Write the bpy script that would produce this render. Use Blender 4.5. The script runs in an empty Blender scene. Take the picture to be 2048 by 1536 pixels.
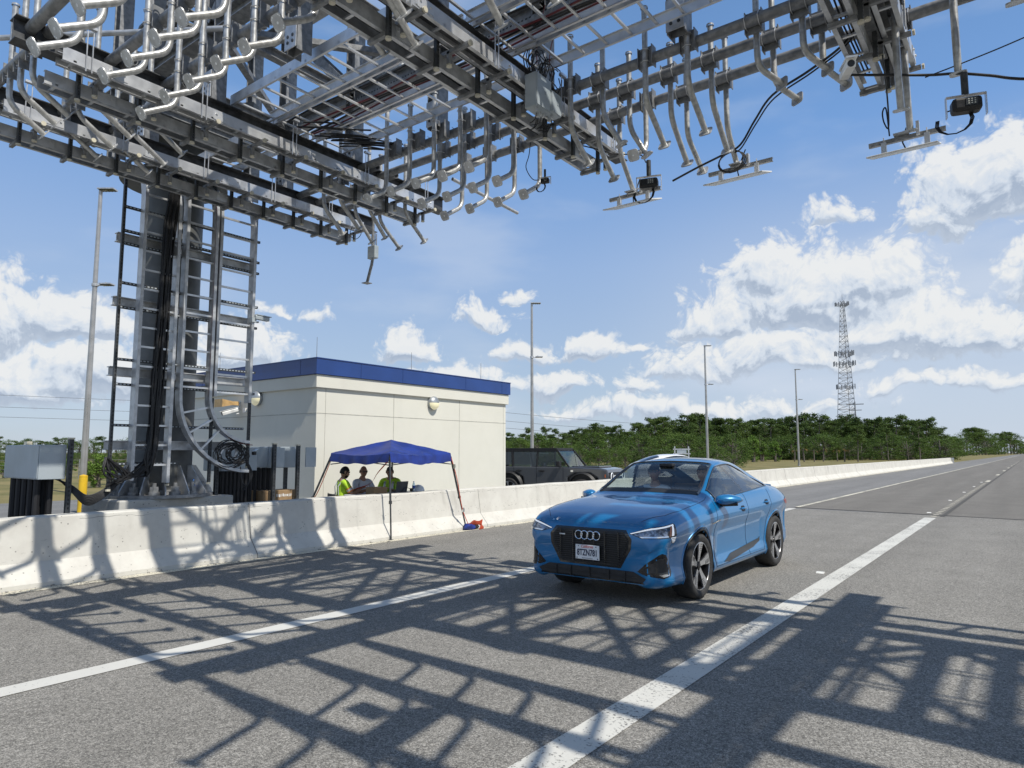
import bpy, bmesh, math, random
from mathutils import Vector, Matrix, noise
from mathutils.bvhtree import BVHTree
RD = math.radians
V = Vector
random.seed(7)
scn = bpy.context.scene
COL = scn.collection

# ---------------------------------------------------------------- camera
cam_d = bpy.data.cameras.new('camera')
cam_d.sensor_width = 36.0
cam_d.lens = 1365.0 / 2048.0 * 36.0
cam_d.clip_start = 0.05
cam_d.clip_end = 6000
cam = bpy.data.objects.new('camera', cam_d)
COL.objects.link(cam)
CAM_R = V((0.7966, 0.6045, 0.0)); CAM_F = V((-0.6015, 0.7926, 0.0999)).normalized()
CAM_R = (CAM_R - CAM_F * CAM_R.dot(CAM_F)).normalized()
CAM_U = CAM_R.cross(CAM_F)
mw = Matrix((CAM_R, CAM_U, -CAM_F)).transposed().to_4x4()
mw.translation = (0, 0, 1.69)
cam.matrix_world = mw
scn.camera = cam

# ---------------------------------------------------------------- sun, sky, exposure
SUN = V((0.71, -0.075, 1.0)).normalized()
sun_d = bpy.data.lights.new('sun', 'SUN')
sun_d.energy = 4.0
sun_d.angle = RD(0.53)
sun_d.color = (1.0, 0.95, 0.86)
sun = bpy.data.objects.new('sun', sun_d)
COL.objects.link(sun)
sun.rotation_euler = (-SUN).to_track_quat('-Z', 'Y').to_euler()
sun.location = (20, -10, 40)
EL = math.asin(SUN.z); AZ = math.atan2(SUN.x, SUN.y)
scn.view_settings.view_transform = 'Standard'
scn.view_settings.look = 'None'
scn.view_settings.exposure = 0.15
scn.view_settings.gamma = 1.0

world = bpy.data.worlds.new("World")
scn.world = world
world.use_nodes = True
wt = world.node_tree
wt.nodes.clear()

def nd(t, typ, **kw):
    n = t.nodes.new(typ)
    for k, v in kw.items():
        if k.startswith('i_'):
            n.inputs[int(k[2:])].default_value = v
        else:
            setattr(n, k, v)
    return n

def mth(t, op, a, b=None, c=None, clamp=False):
    n = t.nodes.new('ShaderNodeMath'); n.operation = op; n.use_clamp = clamp
    for i, x in enumerate((a, b, c)):
        if x is None: continue
        if isinstance(x, (int, float)): n.inputs[i].default_value = x
        else: t.links.new(x, n.inputs[i])
    return n.outputs[0]

def vmt(t, op, a, b=None):
    n = t.nodes.new('ShaderNodeVectorMath'); n.operation = op
    for i, x in enumerate((a, b)):
        if x is None: continue
        if isinstance(x, (tuple, Vector)): n.inputs[i].default_value = x
        else: t.links.new(x, n.inputs[i])
    return n.outputs[1] if op in ('DOT_PRODUCT', 'LENGTH') else n.outputs[0]

def smooth(t, x, a, b):
    n = t.nodes.new('ShaderNodeMapRange'); n.interpolation_type = 'SMOOTHSTEP'
    t.links.new(x, n.inputs[0]); n.inputs[1].default_value = a; n.inputs[2].default_value = b
    return n.outputs[0]

# the heading of the road view, used as zero of azimuth for the clouds
AZ0 = math.atan2(CAM_F.x, CAM_F.y)
# cumulus banks in the sky: (azimuth from the view heading, elevation, half width, half height, strength) in degrees
CLOUDS = [
 (24.0, 11.2, 9.0, 4.2, 1.0), (21.0, 13.6, 4.6, 3.2, .9), (27.5, 12.2, 5.5, 3.2, .9), (17.0, 10.2, 4.2, 2.4, .75), (20.5, 7.4, 7.5, 3.0, .62), (31.0, 8.2, 7.0, 3.4, .7), (14.5, 6.5, 4.5, 2.0, .5),
 (36.5, 17.6, 6.5, 4.8, 1.0), (33.2, 16.0, 3.6, 2.8, .8), (42.0, 17.0, 6.0, 5.2, 1.0), (25.8, 17.6, 2.4, 1.5, .45),
 (29.5, 8.6, 7.0, 2.3, .85), (35.5, 8.0, 5.0, 2.6, .85), (40.0, 11.5, 5.0, 3.0, .85), (23.0, 6.8, 9.0, 1.5, .6),
 (7.0, 8.5, 3.2, 1.7, .95), (10.5, 8.9, 1.2, .9, .7), (-2.7, 11.2, 2.9, 1.5, .72), (1.0, 8.1, 3.2, 1.4, .75), (3.2, 5.4, 4.4, 1.5, .8),
 (11.0, 4.9, 2.2, 1.3, .85), (16.5, 6.4, 2.6, 1.0, .45),
 (-8.8, 8.2, 3.2, 2.1, .95), (-4.5, 5.7, 4.8, 1.8, .6), (-22.0, 7.6, 4.2, 3.0, .8), (-19.0, 11.3, 1.4, .9, .5),
 (-33.5, 8.8, 5.2, 2.9, .95), (-31.0, 5.2, 9.0, 3.0, .9), (-38.5, 8.4, 5.0, 4.2, .95), (-25.5, 5.0, 7.0, 2.4, .75), (-36.5, 4.0, 7.0, 2.5, .8),
 (0.6, 13.2, 1.4, .8, .4), (33.0, 4.6, 8.0, 1.1, .55), (14.0, 3.2, 14.0, 1.2, .5), (-16.5, 10.9, 1.7, .8, .5),
 (70, 14, 16, 8, 1.0), (-75, 15, 18, 8, 1.0), (110, 20, 16, 8, .9), (-120, 16, 20, 8, .9), (165, 14, 26, 8, .9),
]
def cloud_group():
    g = bpy.data.node_groups.new('cloud_density', 'ShaderNodeTree')
    g.interface.new_socket('P', in_out='INPUT', socket_type='NodeSocketVector')
    g.interface.new_socket('D', in_out='OUTPUT', socket_type='NodeSocketFloat')
    g.interface.new_socket('T', in_out='OUTPUT', socket_type='NodeSocketFloat')
    gi = g.nodes.new('NodeGroupInput'); go = g.nodes.new('NodeGroupOutput')
    p = gi.outputs[0]
    w = nd(g, 'ShaderNodeTexNoise', i_2=.22, noise_dimensions='2D'); w.inputs['Detail'].default_value = 3
    g.links.new(p, w.inputs[0])
    wv = vmt(g, 'SCALE', vmt(g, 'SUBTRACT', w.outputs[1], (.5, .5, .5)), None)
    wv.node.inputs[3].default_value = 3.4
    q = vmt(g, 'ADD', p, wv)
    best = None; tsum = None; wsum = None
    for (a, e, ha, he, s) in CLOUDS:
        d = vmt(g, 'MULTIPLY', vmt(g, 'SUBTRACT', q, (a, e, 0)), (1 / ha, 1 / he, 0))
        sx = g.nodes.new('ShaderNodeSeparateXYZ'); g.links.new(d, sx.inputs[0])
        # flat bases: distances below the centre count double
        dy = mth(g, 'MAXIMUM', sx.outputs[1], mth(g, 'MULTIPLY', sx.outputs[1], -2.1))
        l = mth(g, 'SQRT', mth(g, 'ADD', mth(g, 'MULTIPLY', sx.outputs[0], sx.outputs[0]), mth(g, 'MULTIPLY', dy, dy)))
        f = mth(g, 'MULTIPLY_ADD', l, -s, s)
        best = f if best is None else mth(g, 'SMOOTH_MAX', best, f, .2)
        wgt = mth(g, 'MAXIMUM', f, .001); wgt = mth(g, 'MULTIPLY', wgt, wgt)
        tw = mth(g, 'MULTIPLY', wgt, sx.outputs[1])
        tsum = tw if tsum is None else mth(g, 'ADD', tsum, tw)
        wsum = wgt if wsum is None else mth(g, 'ADD', wsum, wgt)
    n = nd(g, 'ShaderNodeTexNoise', i_2=.5, noise_dimensions='2D'); n.inputs['Detail'].default_value = 7; n.inputs['Roughness'].default_value = .56
    g.links.new(p, n.inputs[0])
    k = mth(g, 'MULTIPLY_ADD', n.outputs[0], .85, -.42)
    for sc_, am_ in ((.95, .30), (2.3, .17), (5.6, .09)):
        vo = nd(g, 'ShaderNodeTexVoronoi', i_2=sc_, voronoi_dimensions='2D'); g.links.new(vmt(g, 'ADD', p, wv), vo.inputs[0])
        k = mth(g, 'ADD', k, mth(g, 'MULTIPLY_ADD', vo.outputs[0], -am_, am_ * .46))
    g.links.new(mth(g, 'ADD', best, k), go.inputs[0])
    g.links.new(mth(g, 'DIVIDE', tsum, wsum), go.inputs[1])
    return g
CG = cloud_group()
tc = nd(wt, 'ShaderNodeTexCoord')
sp = nd(wt, 'ShaderNodeSeparateXYZ'); wt.links.new(tc.outputs['Generated'], sp.inputs[0])
az = mth(wt, 'SUBTRACT', mth(wt, 'ARCTAN2', sp.outputs[0], sp.outputs[1]), AZ0)
az = mth(wt, 'WRAP', az, math.pi, -math.pi)
el = mth(wt, 'ARCSINE', sp.outputs[2])
cb = nd(wt, 'ShaderNodeCombineXYZ')
wt.links.new(mth(wt, 'MULTIPLY', az, 57.2958), cb.inputs[0]); wt.links.new(mth(wt, 'MULTIPLY', el, 57.2958), cb.inputs[1])
def dens(off):
    n = wt.nodes.new('ShaderNodeGroup'); n.node_tree = CG
    wt.links.new(vmt(wt, 'ADD', cb.outputs[0], off) if off else cb.outputs[0], n.inputs[0])
    return n.outputs
(d0, t0_), d1 = dens(None), dens((.35, .55, 0))[0]
alpha = smooth(wt, d0, -.05, .32)
relief = mth(wt, 'MULTIPLY', mth(wt, 'SUBTRACT', d0, d1), 1.5)
thick = smooth(wt, d0, .1, .9)
vert = smooth(wt, t0_, -.34, .62)
lit = mth(wt, 'ADD', mth(wt, 'MULTIPLY_ADD', vert, .80, .10), relief, clamp=True)
lit = mth(wt, 'ADD', lit, mth(wt, 'MULTIPLY_ADD', thick, -.22, .16), clamp=True)
ramp = nd(wt, 'ShaderNodeValToRGB')
cr = ramp.color_ramp
cr.elements[0].position = 0; cr.elements[0].color = (.36, .43, .54, 1)
cr.elements[1].position = 1; cr.elements[1].color = (.77, .78, .78, 1)
e = cr.elements.new(.45); e.color = (.60, .66, .74, 1)
wt.links.new(lit, ramp.inputs[0])
sky = nd(wt, 'ShaderNodeTexSky'); sky.sky_type = 'NISHITA'; sky.sun_disc = False
sky.sun_elevation = EL; sky.sun_rotation = AZ; sky.air_density = 1.0; sky.dust_density = .35; sky.ozone_density = 1.6
# thin high veil and horizon milkiness
# pale mist banks low over the horizon
veil = nd(wt, 'ShaderNodeTexNoise', i_2=.045, noise_dimensions='2D'); veil.inputs['Detail'].default_value = 5
wt.links.new(vmt(wt, 'MULTIPLY', cb.outputs[0], (1, 3.2, 1)), veil.inputs[0])
vl = mth(wt, 'MULTIPLY', smooth(wt, veil.outputs[0], .46, .72), .34)
lowm = mth(wt, 'MULTIPLY', smooth(wt, mth(wt, 'MULTIPLY', el, -57.2958), -26, -5), smooth(wt, mth(wt, 'MULTIPLY', az, 57.2958), 4, 24))
vl = mth(wt, 'ADD', vl, mth(wt, 'MULTIPLY', lowm, .55), clamp=True)
SKYK = .105
CLK = 1 / SKYK
air = nd(wt, 'ShaderNodeValToRGB'); ac = air.color_ramp
for i_, (q_, c_) in enumerate(((0, (.40, .49, .62)), (.09, (.36, .475, .66)), (.17, (.30, .44, .70)), (.27, (.17, .345, .69)), (.42, (.12, .255, .52)), (.6, (.085, .15, .29)), (1, (.06, .10, .19)))):
    e_ = ac.elements[0] if q_ == 0 else ac.elements[len(ac.elements) - 1] if q_ == 1 else ac.elements.new(q_)
    e_.position = q_; e_.color = (*c_, 1)
wt.links.new(mth(wt, 'MULTIPLY', el, 2 / math.pi * 1.0), air.inputs[0])
asc = nd(wt, 'ShaderNodeMixRGB', blend_type='MULTIPLY'); asc.inputs[0].default_value = 1; asc.inputs[2].default_value = (CLK, CLK, CLK, 1)
wt.links.new(air.outputs[0], asc.inputs[1])
am = nd(wt, 'ShaderNodeMixRGB'); am.inputs[0].default_value = .78
wt.links.new(sky.outputs[0], am.inputs[1]); wt.links.new(asc.outputs[0], am.inputs[2])
mx0 = nd(wt, 'ShaderNodeMixRGB'); mx0.inputs[2].default_value = (.56 * CLK, .63 * CLK, .74 * CLK, 1)
wt.links.new(vl, mx0.inputs[0]); wt.links.new(am.outputs[0], mx0.inputs[1])
scl = nd(wt, 'ShaderNodeMixRGB', blend_type='MULTIPLY'); scl.inputs[0].default_value = 1
scl.inputs[2].default_value = (CLK, CLK, CLK, 1)
wt.links.new(ramp.outputs[0], scl.inputs[1])
mx = nd(wt, 'ShaderNodeMixRGB')
wt.links.new(mth(wt, 'MULTIPLY', alpha, .93), mx.inputs[0])
wt.links.new(mx0.outputs[0], mx.inputs[1]); wt.links.new(scl.outputs[0], mx.inputs[2])
bg = nd(wt, 'ShaderNodeBackground'); bg.inputs[1].default_value = SKYK
wt.links.new(mx.outputs[0], bg.inputs[0])
wo = nd(wt, 'ShaderNodeOutputWorld'); wt.links.new(bg.outputs[0], wo.inputs[0])
world.cycles.sampling_method = 'MANUAL'; world.cycles.sample_map_resolution = 512
scn.render.engine = 'CYCLES'
try:
    scn.cycles.use_denoising = True
    scn.cycles.max_bounces = 6; scn.cycles.transparent_max_bounces = 16
    scn.cycles.sample_clamp_indirect = 6
except Exception: pass

# ---------------------------------------------------------------- materials
MATS = {}
def mat(name, col, rough=.6, metal=0.0, var=.15, scale=6.0, bump=0.0, bscale=60.0, spec=.5, col2=None, coat=0, lo=.35, hi=.65, detail=4, rvar=.1, stretch=None):
    if name in MATS: return MATS[name]
    m = bpy.data.materials.new(name); m.use_nodes = True
    t = m.node_tree; b = t.nodes['Principled BSDF']
    b.inputs['Roughness'].default_value = rough; b.inputs['Metallic'].default_value = metal
    b.inputs['Specular IOR Level'].default_value = spec
    if coat: b.inputs['Coat Weight'].default_value = coat; b.inputs['Coat Roughness'].default_value = .03
    tcn = t.nodes.new('ShaderNodeTexCoord')
    vec = tcn.outputs['Object']
    if stretch: vec = vmt(t, 'MULTIPLY', vec, stretch)
    n = nd(t, 'ShaderNodeTexNoise'); n.inputs['Scale'].default_value = scale; n.inputs['Detail'].default_value = detail
    t.links.new(vec, n.inputs[0])
    f = smooth(t, n.outputs[0], lo, hi)
    mxx = nd(t, 'ShaderNodeMixRGB')
    c2 = col2 or tuple(min(1, c * (1 + var)) for c in col)
    c1 = col if col2 else tuple(c * (1 - var) for c in col)
    mxx.inputs[1].default_value = (*c1, 1); mxx.inputs[2].default_value = (*c2, 1)
    t.links.new(f, mxx.inputs[0]); t.links.new(mxx.outputs[0], b.inputs['Base Color'])
    if rvar:
        r = mth(t, 'MULTIPLY_ADD', n.outputs[0], rvar * 2, rough - rvar, clamp=True)
        t.links.new(r, b.inputs['Roughness'])
    if bump:
        n2 = nd(t, 'ShaderNodeTexNoise'); n2.inputs['Scale'].default_value = bscale; n2.inputs['Detail'].default_value = 4
        t.links.new(vec, n2.inputs[0])
        bp = nd(t, 'ShaderNodeBump'); bp.inputs['Strength'].default_value = bump; bp.inputs['Distance'].default_value = .01
        t.links.new(n2.outputs[0], bp.inputs['Height']); t.links.new(bp.outputs[0], b.inputs['Normal'])
    MATS[name] = m
    return m

def glass(name, tint=(.9, .95, .93), alpha=.2, rough=.02):
    """thin car glass: part reflection, part tinted see-through"""
    if name in MATS: return MATS[name]
    m = bpy.data.materials.new(name); m.use_nodes = True; t = m.node_tree
    t.nodes.clear()
    o = t.nodes.new('ShaderNodeOutputMaterial')
    g = nd(t, 'ShaderNodeBsdfGlossy'); g.inputs['Roughness'].default_value = rough; g.inputs[0].default_value = (.9, .95, 1, 1)
    tr = nd(t, 'ShaderNodeBsdfTransparent'); tr.inputs[0].default_value = (*tint, 1)
    ge = nd(t, 'ShaderNodeNewGeometry'); cs = mth(t, 'ABSOLUTE', vmt(t, 'DOT_PRODUCT', ge.outputs['Normal'], ge.outputs['Incoming']))
    f = mth(t, 'MULTIPLY_ADD', mth(t, 'POWER', mth(t, 'SUBTRACT', 1, cs, clamp=True), 5), .9, .05 + alpha, clamp=True)
    ms = t.nodes.new('ShaderNodeMixShader')
    t.links.new(f, ms.inputs[0]); t.links.new(tr.outputs[0], ms.inputs[1]); t.links.new(g.outputs[0], ms.inputs[2])
    t.links.new(ms.outputs[0], o.inputs[0])
    MATS[name] = m
    return m

def emit_mat(name, col, s):
    m = bpy.data.materials.new(name); m.use_nodes = True
    b = m.node_tree.nodes['Principled BSDF']
    b.inputs['Base Color'].default_value = (*col, 1); b.inputs['Emission Color'].default_value = (*col, 1)
    b.inputs['Emission Strength'].default_value = s; b.inputs['Roughness'].default_value = .3
    MATS[name] = m; return m

GALV = mat('galvanised_steel', (.44, .45, .46), .42, .5, scale=9, col2=(.60, .61, .62), bump=.05, bscale=40)
GALVD = mat('weathered_galvanised', (.20, .205, .21), .5, .35, scale=14, col2=(.31, .315, .32), bump=.08)
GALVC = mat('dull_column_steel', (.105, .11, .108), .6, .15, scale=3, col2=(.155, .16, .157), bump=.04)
ALU = mat('aluminium', (.60, .61, .62), .34, .6, scale=5, col2=(.74, .75, .76))
PIPE = mat('pipe_aluminium', (.42, .42, .41), .38, .5, scale=18, col2=(.60, .60, .585), bump=.04, bscale=90)
BLK = mat('black_rubber', (.012, .012, .013), .45, 0, scale=30, var=.4)
BLKM = mat('dark_strut', (.045, .05, .052), .5, .3, scale=12, col2=(.08, .085, .09))
RED = mat('red_cable', (.11, .010, .014), .4)
CAPM = mat('cream_plastic_cap', (.62, .58, .46), .5)
WHT = mat('white_plastic', (.75, .75, .73), .4)
GREYBOX = mat('grey_enclosure', (.36, .41, .44), .42, .1, scale=2.5, col2=(.42, .47, .50))
CONC = None

# ---------------------------------------------------------------- mesh helpers
class MB:
    def __init__(s): s.v = []; s.f = []; s.m = []; s.s = []
    def add(s, vs, fs, m=0, sm=False):
        k = len(s.v); s.v += [V(p) for p in vs]
        for f in fs: s.f.append([k + i for i in f]); s.m.append(m); s.s.append(sm)
        return s
    def box(s, c, d, rot=None, m=0):
        c = V(c); h = [x / 2 for x in d]; vs = []
        for x in (-1, 1):
            for y in (-1, 1):
                for z in (-1, 1):
                    p = V((x * h[0], y * h[1], z * h[2]))
                    if rot is not None: p = rot @ p
                    vs.append(c + p)
        return s.add(vs, [(0, 1, 3, 2), (4, 6, 7, 5), (0, 4, 5, 1), (2, 3, 7, 6), (0, 2, 6, 4), (1, 5, 7, 3)], m)
    def prof(s, p0, p1, poly, up=(0, 0, 1), m=0, caps=True, sm=False):
        p0 = V(p0); p1 = V(p1); d = (p1 - p0).normalized(); up = V(up)
        a = d.cross(up)
        if a.length < 1e-4: a = d.cross(V((1, 0, 0)))
        a.normalize(); u = a.cross(d).normalized()
        n = len(poly); vs = [p0 + a * x + u * y for x, y in poly] + [p1 + a * x + u * y for x, y in poly]
        fs = [(i, (i + 1) % n, n + (i + 1) % n, n + i) for i in range(n)]
        k = len(s.v); s.v += vs
        for f in fs: s.f.append([k + i for i in f]); s.m.append(m); s.s.append(sm)
        if caps:
            s.f.append([k + i for i in range(n)][::-1]); s.m.append(m); s.s.append(False)
            s.f.append([k + n + i for i in range(n)]); s.m.append(m); s.s.append(False)
        return s
    def bar(s, p0, p1, w, h, up=(0, 0, 1), m=0):
        w /= 2; h /= 2
        return s.prof(p0, p1, [(-w, -h), (w, -h), (w, h), (-w, h)], up, m)
    def chan(s, p0, p1, w, h, t=.006, up=(0, 0, 1), side=1, m=0):
        """C channel: web of height h on the +side, flanges of width w"""
        k = side; h2 = h / 2
        return s.prof(p0, p1, [(k * x, y) for x, y in ((0, -h2), (-w, -h2), (-w, -h2 + t), (-t, -h2 + t), (-t, h2 - t), (-w, h2 - t), (-w, h2), (0, h2))], up, m)
    def ibeam(s, p0, p1, w, h, t=.012, up=(0, 0, 1), m=0):
        w /= 2; h /= 2; q = t / 2
        return s.prof(p0, p1, [(-w, -h), (w, -h), (w, -h + t), (q, -h + t), (q, h - t), (w, h - t), (w, h), (-w, h), (-w, h - t), (-q, h - t), (-q, -h + t), (-w, -h + t)], up, m)
    def tube(s, pts, r, n=10, m=0, caps=True, open_end=False):
        pts = [V(p) for p in pts]; N = len(pts)
        rs = r if isinstance(r, (list, tuple)) else [r] * N
        t0 = (pts[1] - pts[0]).normalized()
        a = t0.cross(V((0, 0, 1)))
        if a.length < 1e-3: a = t0.cross(V((1, 0, 0)))
        a.normalize(); k = len(s.v)
        for i in range(N):
            if i == 0: t = t0
            elif i == N - 1: t = (pts[i] - pts[i - 1]).normalized()
            else: t = ((pts[i + 1] - pts[i]).normalized() + (pts[i] - pts[i - 1]).normalized())
            if t.length < 1e-6: t = (pts[i] - pts[i - 1])
            t.normalize()
            a = (a - t * a.dot(t))
            if a.length < 1e-5: a = t.orthogonal()
            a.normalize(); b = t.cross(a)
            for j in range(n):
                w = 2 * math.pi * j / n
                s.v.append(pts[i] + (a * math.cos(w) + b * math.sin(w)) * rs[i])
        for i in range(N - 1):
            for j in range(n):
                s.f.append([k + i * n + j, k + i * n + (j + 1) % n, k + (i + 1) * n + (j + 1) % n, k + (i + 1) * n + j]); s.m.append(m); s.s.append(True)
        if caps:
            s.f.append([k + j for j in range(n)][::-1]); s.m.append(m); s.s.append(False)
            s.f.append([k + (N - 1) * n + j for j in range(n)]); s.m.append(m); s.s.append(False)
        return s
    def cyl(s, p0, p1, r, n=14, m=0): return s.tube([p0, p1], r, n, m)
    def lathe(s, prof, o=(0, 0, 0), ax=(0, 0, 1), n=24, m=0, sm=True, close=False):
        o = V(o); ax = V(ax).normalized(); a = ax.orthogonal().normalized(); b = ax.cross(a); k = len(s.v); N = len(prof)
        for r, z in prof:
            for j in range(n):
                w = 2 * math.pi * j / n
                s.v.append(o + ax * z + (a * math.cos(w) + b * math.sin(w)) * r)
        for i in range(N if close else N - 1):
            i2 = (i + 1) % N
            for j in range(n):
                s.f.append([k + i * n + j, k + i * n + (j + 1) % n, k + i2 * n + (j + 1) % n, k + i2 * n + j]); s.m.append(m); s.s.append(sm)
        return s
    def disc(s, o, ax, r, n=20, m=0):
        o = V(o); ax = V(ax).normalized(); a = ax.orthogonal().normalized(); b = ax.cross(a)
        return s.add([o + (a * math.cos(2 * math.pi * j / n) + b * math.sin(2 * math.pi * j / n)) * r for j in range(n)], [list(range(n))], m)
    def prism(s, poly, off, m=0):
        poly = [V(p) for p in poly]; off = V(off); n = len(poly)
        return s.add(poly + [p + off for p in poly], [list(range(n))[::-1], [n + i for i in range(n)]] + [(i, (i + 1) % n, n + (i + 1) % n, n + i) for i in range(n)], m)
    def quad(s, *p, m=0): return s.add(p, [tuple(range(len(p)))], m)
    def build(s, name, mats, parent=None, org=None, bevel=0, ang=38, recalc=True):
        if not isinstance(mats, (list, tuple)): mats = [mats]
        if org is None: org = ORG.get(parent.name, V((0, 0, 0))) if parent else V((0, 0, 0))
        org = V(org)
        me = bpy.data.meshes.new(name)
        me.from_pydata([p - org for p in s.v], [], s.f)
        me.polygons.foreach_set('material_index', s.m); me.polygons.foreach_set('use_smooth', s.s)
        for q in mats: me.materials.append(q)
        if recalc:
            bm = bmesh.new(); bm.from_mesh(me); bmesh.ops.recalc_face_normals(bm, faces=bm.faces); bm.to_mesh(me); bm.free()
        if any(s.s): me.set_sharp_from_angle(angle=RD(ang))
        me.update()
        o = bpy.data.objects.new(name, me); COL.objects.link(o)
        if parent: o.parent = parent; ORG[o.name] = org
        else: o.location = org; ORG[o.name] = org
        if bevel:
            b = o.modifiers.new('bevel', 'BEVEL'); b.width = bevel; b.segments = 2; b.limit_method = 'ANGLE'; b.angle_limit = RD(40)
        return o
ORG = {}
def tag(o, label=None, cat=None, group=None, kind=None):
    if label: o['label'] = label
    if cat: o['category'] = cat
    if group: o['group'] = group
    if kind: o['kind'] = kind
    return o
def thing(name, label, cat, loc=(0, 0, 0), group=None, rz=0):
    o = bpy.data.objects.new(name, None); COL.objects.link(o); o.location = loc; o.rotation_euler.z = rz
    o.empty_display_size = .2
    ORG[o.name] = V(loc) if rz == 0 else V((0, 0, 0))
    return tag(o, label, cat, group)
KIDS = {}
def copy_tree(o, parent=None):
    c = o.copy(); COL.objects.link(c)
    if parent: c.parent = parent
    for ch in [x for x in bpy.data.objects if x.parent == o]: copy_tree(ch, c)
    return c
def repeat(o, offs):
    """further copies of one small part, moved along by the given offsets"""
    out = [o]
    for d in offs:
        c = o.copy(); COL.objects.link(c); c.location = o.location + V(d); out.append(c)
    return out
def bend(p0, p1, p2, r, n=6):
    """points of a rounded corner at p1"""
    p0, p1, p2 = V(p0), V(p1), V(p2); a = (p0 - p1).normalized(); b = (p2 - p1).normalized()
    s = p1 + a * r; e = p1 + b * r; out = []
    for i in range(n + 1):
        t = i / n; out.append(s * (1 - t) ** 2 + p1 * 2 * t * (1 - t) + e * t * t)
    return out
def sag(p0, p1, d, n=12, wob=0):
    p0, p1 = V(p0), V(p1); out = []
    for i in range(n + 1):
        t = i / n; p = p0.lerp(p1, t); p.z -= d * 4 * t * (1 - t)
        if wob and 0 < i < n: p += V((random.uniform(-wob, wob), random.uniform(-wob, wob), random.uniform(-wob, wob)))
        out.append(p)
    return out
# ================================================================ ground and roads
def asphalt(name, base, light, dark, tint=(1, 1, 1), bump=.5, speck=1.0):
    m = bpy.data.materials.new(name); m.use_nodes = True; t = m.node_tree; b = t.nodes['Principled BSDF']
    tcn = t.nodes.new('ShaderNodeTexCoord'); vec = tcn.outputs['Object']
    v1 = nd(t, 'ShaderNodeTexVoronoi'); v1.inputs['Scale'].default_value = 150; t.links.new(vec, v1.inputs[0])
    v2 = nd(t, 'ShaderNodeTexVoronoi'); v2.inputs['Scale'].default_value = 70; t.links.new(vec, v2.inputs[0])
    n1 = nd(t, 'ShaderNodeTexNoise'); n1.inputs['Scale'].default_value = 1.1; n1.inputs['Detail'].default_value = 6; t.links.new(vec, n1.inputs[0])
    n2 = nd(t, 'ShaderNodeTexNoise'); n2.inputs['Scale'].default_value = 24; n2.inputs['Detail'].default_value = 5; t.links.new(vec, n2.inputs[0])
    n3 = nd(t, 'ShaderNodeTexNoise'); n3.inputs['Scale'].default_value = 1; n3.inputs['Detail'].default_value = 4
    t.links.new(vmt(t, 'MULTIPLY', vec, (1.3, .05, 1)), n3.inputs[0])
    s1 = nd(t, 'ShaderNodeSeparateColor'); t.links.new(v1.outputs['Color'], s1.inputs[0])
    s2 = nd(t, 'ShaderNodeSeparateColor'); t.links.new(v2.outputs['Color'], s2.inputs[0])
    f = mth(t, 'ADD', mth(t, 'MULTIPLY', s1.outputs[0], .55 * speck), mth(t, 'MULTIPLY', s2.outputs[1], .3 * speck))
    f = mth(t, 'ADD', f, mth(t, 'MULTIPLY_ADD', n2.outputs[0], .28, -.14 + .1))
    gap = smooth(t, v1.outputs['Distance'], .55, .9)
    f = mth(t, 'SUBTRACT', f, mth(t, 'MULTIPLY', gap, .25 * speck), clamp=True)
    rp = nd(t, 'ShaderNodeValToRGB'); c = rp.color_ramp
    c.elements[0].position = .05; c.elements[0].color = (*dark, 1); c.elements[1].position = .95; c.elements[1].color = (*light, 1)
    e = c.elements.new(.5); e.color = (*base, 1)
    t.links.new(f, rp.inputs[0])
    big = mth(t, 'MULTIPLY_ADD', n1.outputs[0], .36, .82)
    big = mth(t, 'MULTIPLY', big, mth(t, 'MULTIPLY_ADD', n3.outputs[0], .5, .75))
    mm = nd(t, 'ShaderNodeVectorMath', operation='SCALE'); t.links.new(rp.outputs[0], mm.inputs[0]); t.links.new(big, mm.inputs[3])
    # a few oil drips and tar blots
    sp = nd(t, 'ShaderNodeTexVoronoi'); sp.inputs['Scale'].default_value = .9; sp.inputs['Randomness'].default_value = 1; t.links.new(vec, sp.inputs[0])
    nn = mth(t, 'ADD', sp.outputs['Distance'], mth(t, 'MULTIPLY', n2.outputs[0], .06))
    blot = smooth(t, nn, .062, .05)
    mx = nd(t, 'ShaderNodeMixRGB'); mx.inputs[2].default_value = (.05, .048, .045, 1)
    t.links.new(mth(t, 'MULTIPLY', blot, .6), mx.inputs[0]); t.links.new(mm.outputs[0], mx.inputs[1])
    t.links.new(mx.outputs[0], b.inputs['Base Color'])
    b.inputs['Roughness'].default_value = .88; b.inputs['Specular IOR Level'].default_value = .25
    h = mth(t, 'ADD', mth(t, 'MULTIPLY', v1.outputs['Distance'], -.7), mth(t, 'MULTIPLY', v2.outputs['Distance'], -.5))
    bp = nd(t, 'ShaderNodeBump'); bp.inputs['Strength'].default_value = bump; bp.inputs['Distance'].default_value = .009
    t.links.new(h, bp.inputs['Height']); t.links.new(bp.outputs[0], b.inputs['Normal'])
    return m
ROADM = asphalt('aged_asphalt', (.222, .213, .193), (.46, .44, .40), (.075, .072, .067), speck=1.0)
ROADM2 = asphalt('brown_asphalt', (.215, .203, .182), (.34, .32, .29), (.12, .112, .10), speck=.6)
SHOULD = asphalt('pale_shoulder_asphalt', (.25, .245, .235), (.38, .375, .36), (.12, .12, .12), speck=.6)
YARD = asphalt('yard_asphalt', (.24, .24, .235), (.33, .33, .32), (.14, .14, .14), speck=.4)

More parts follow.
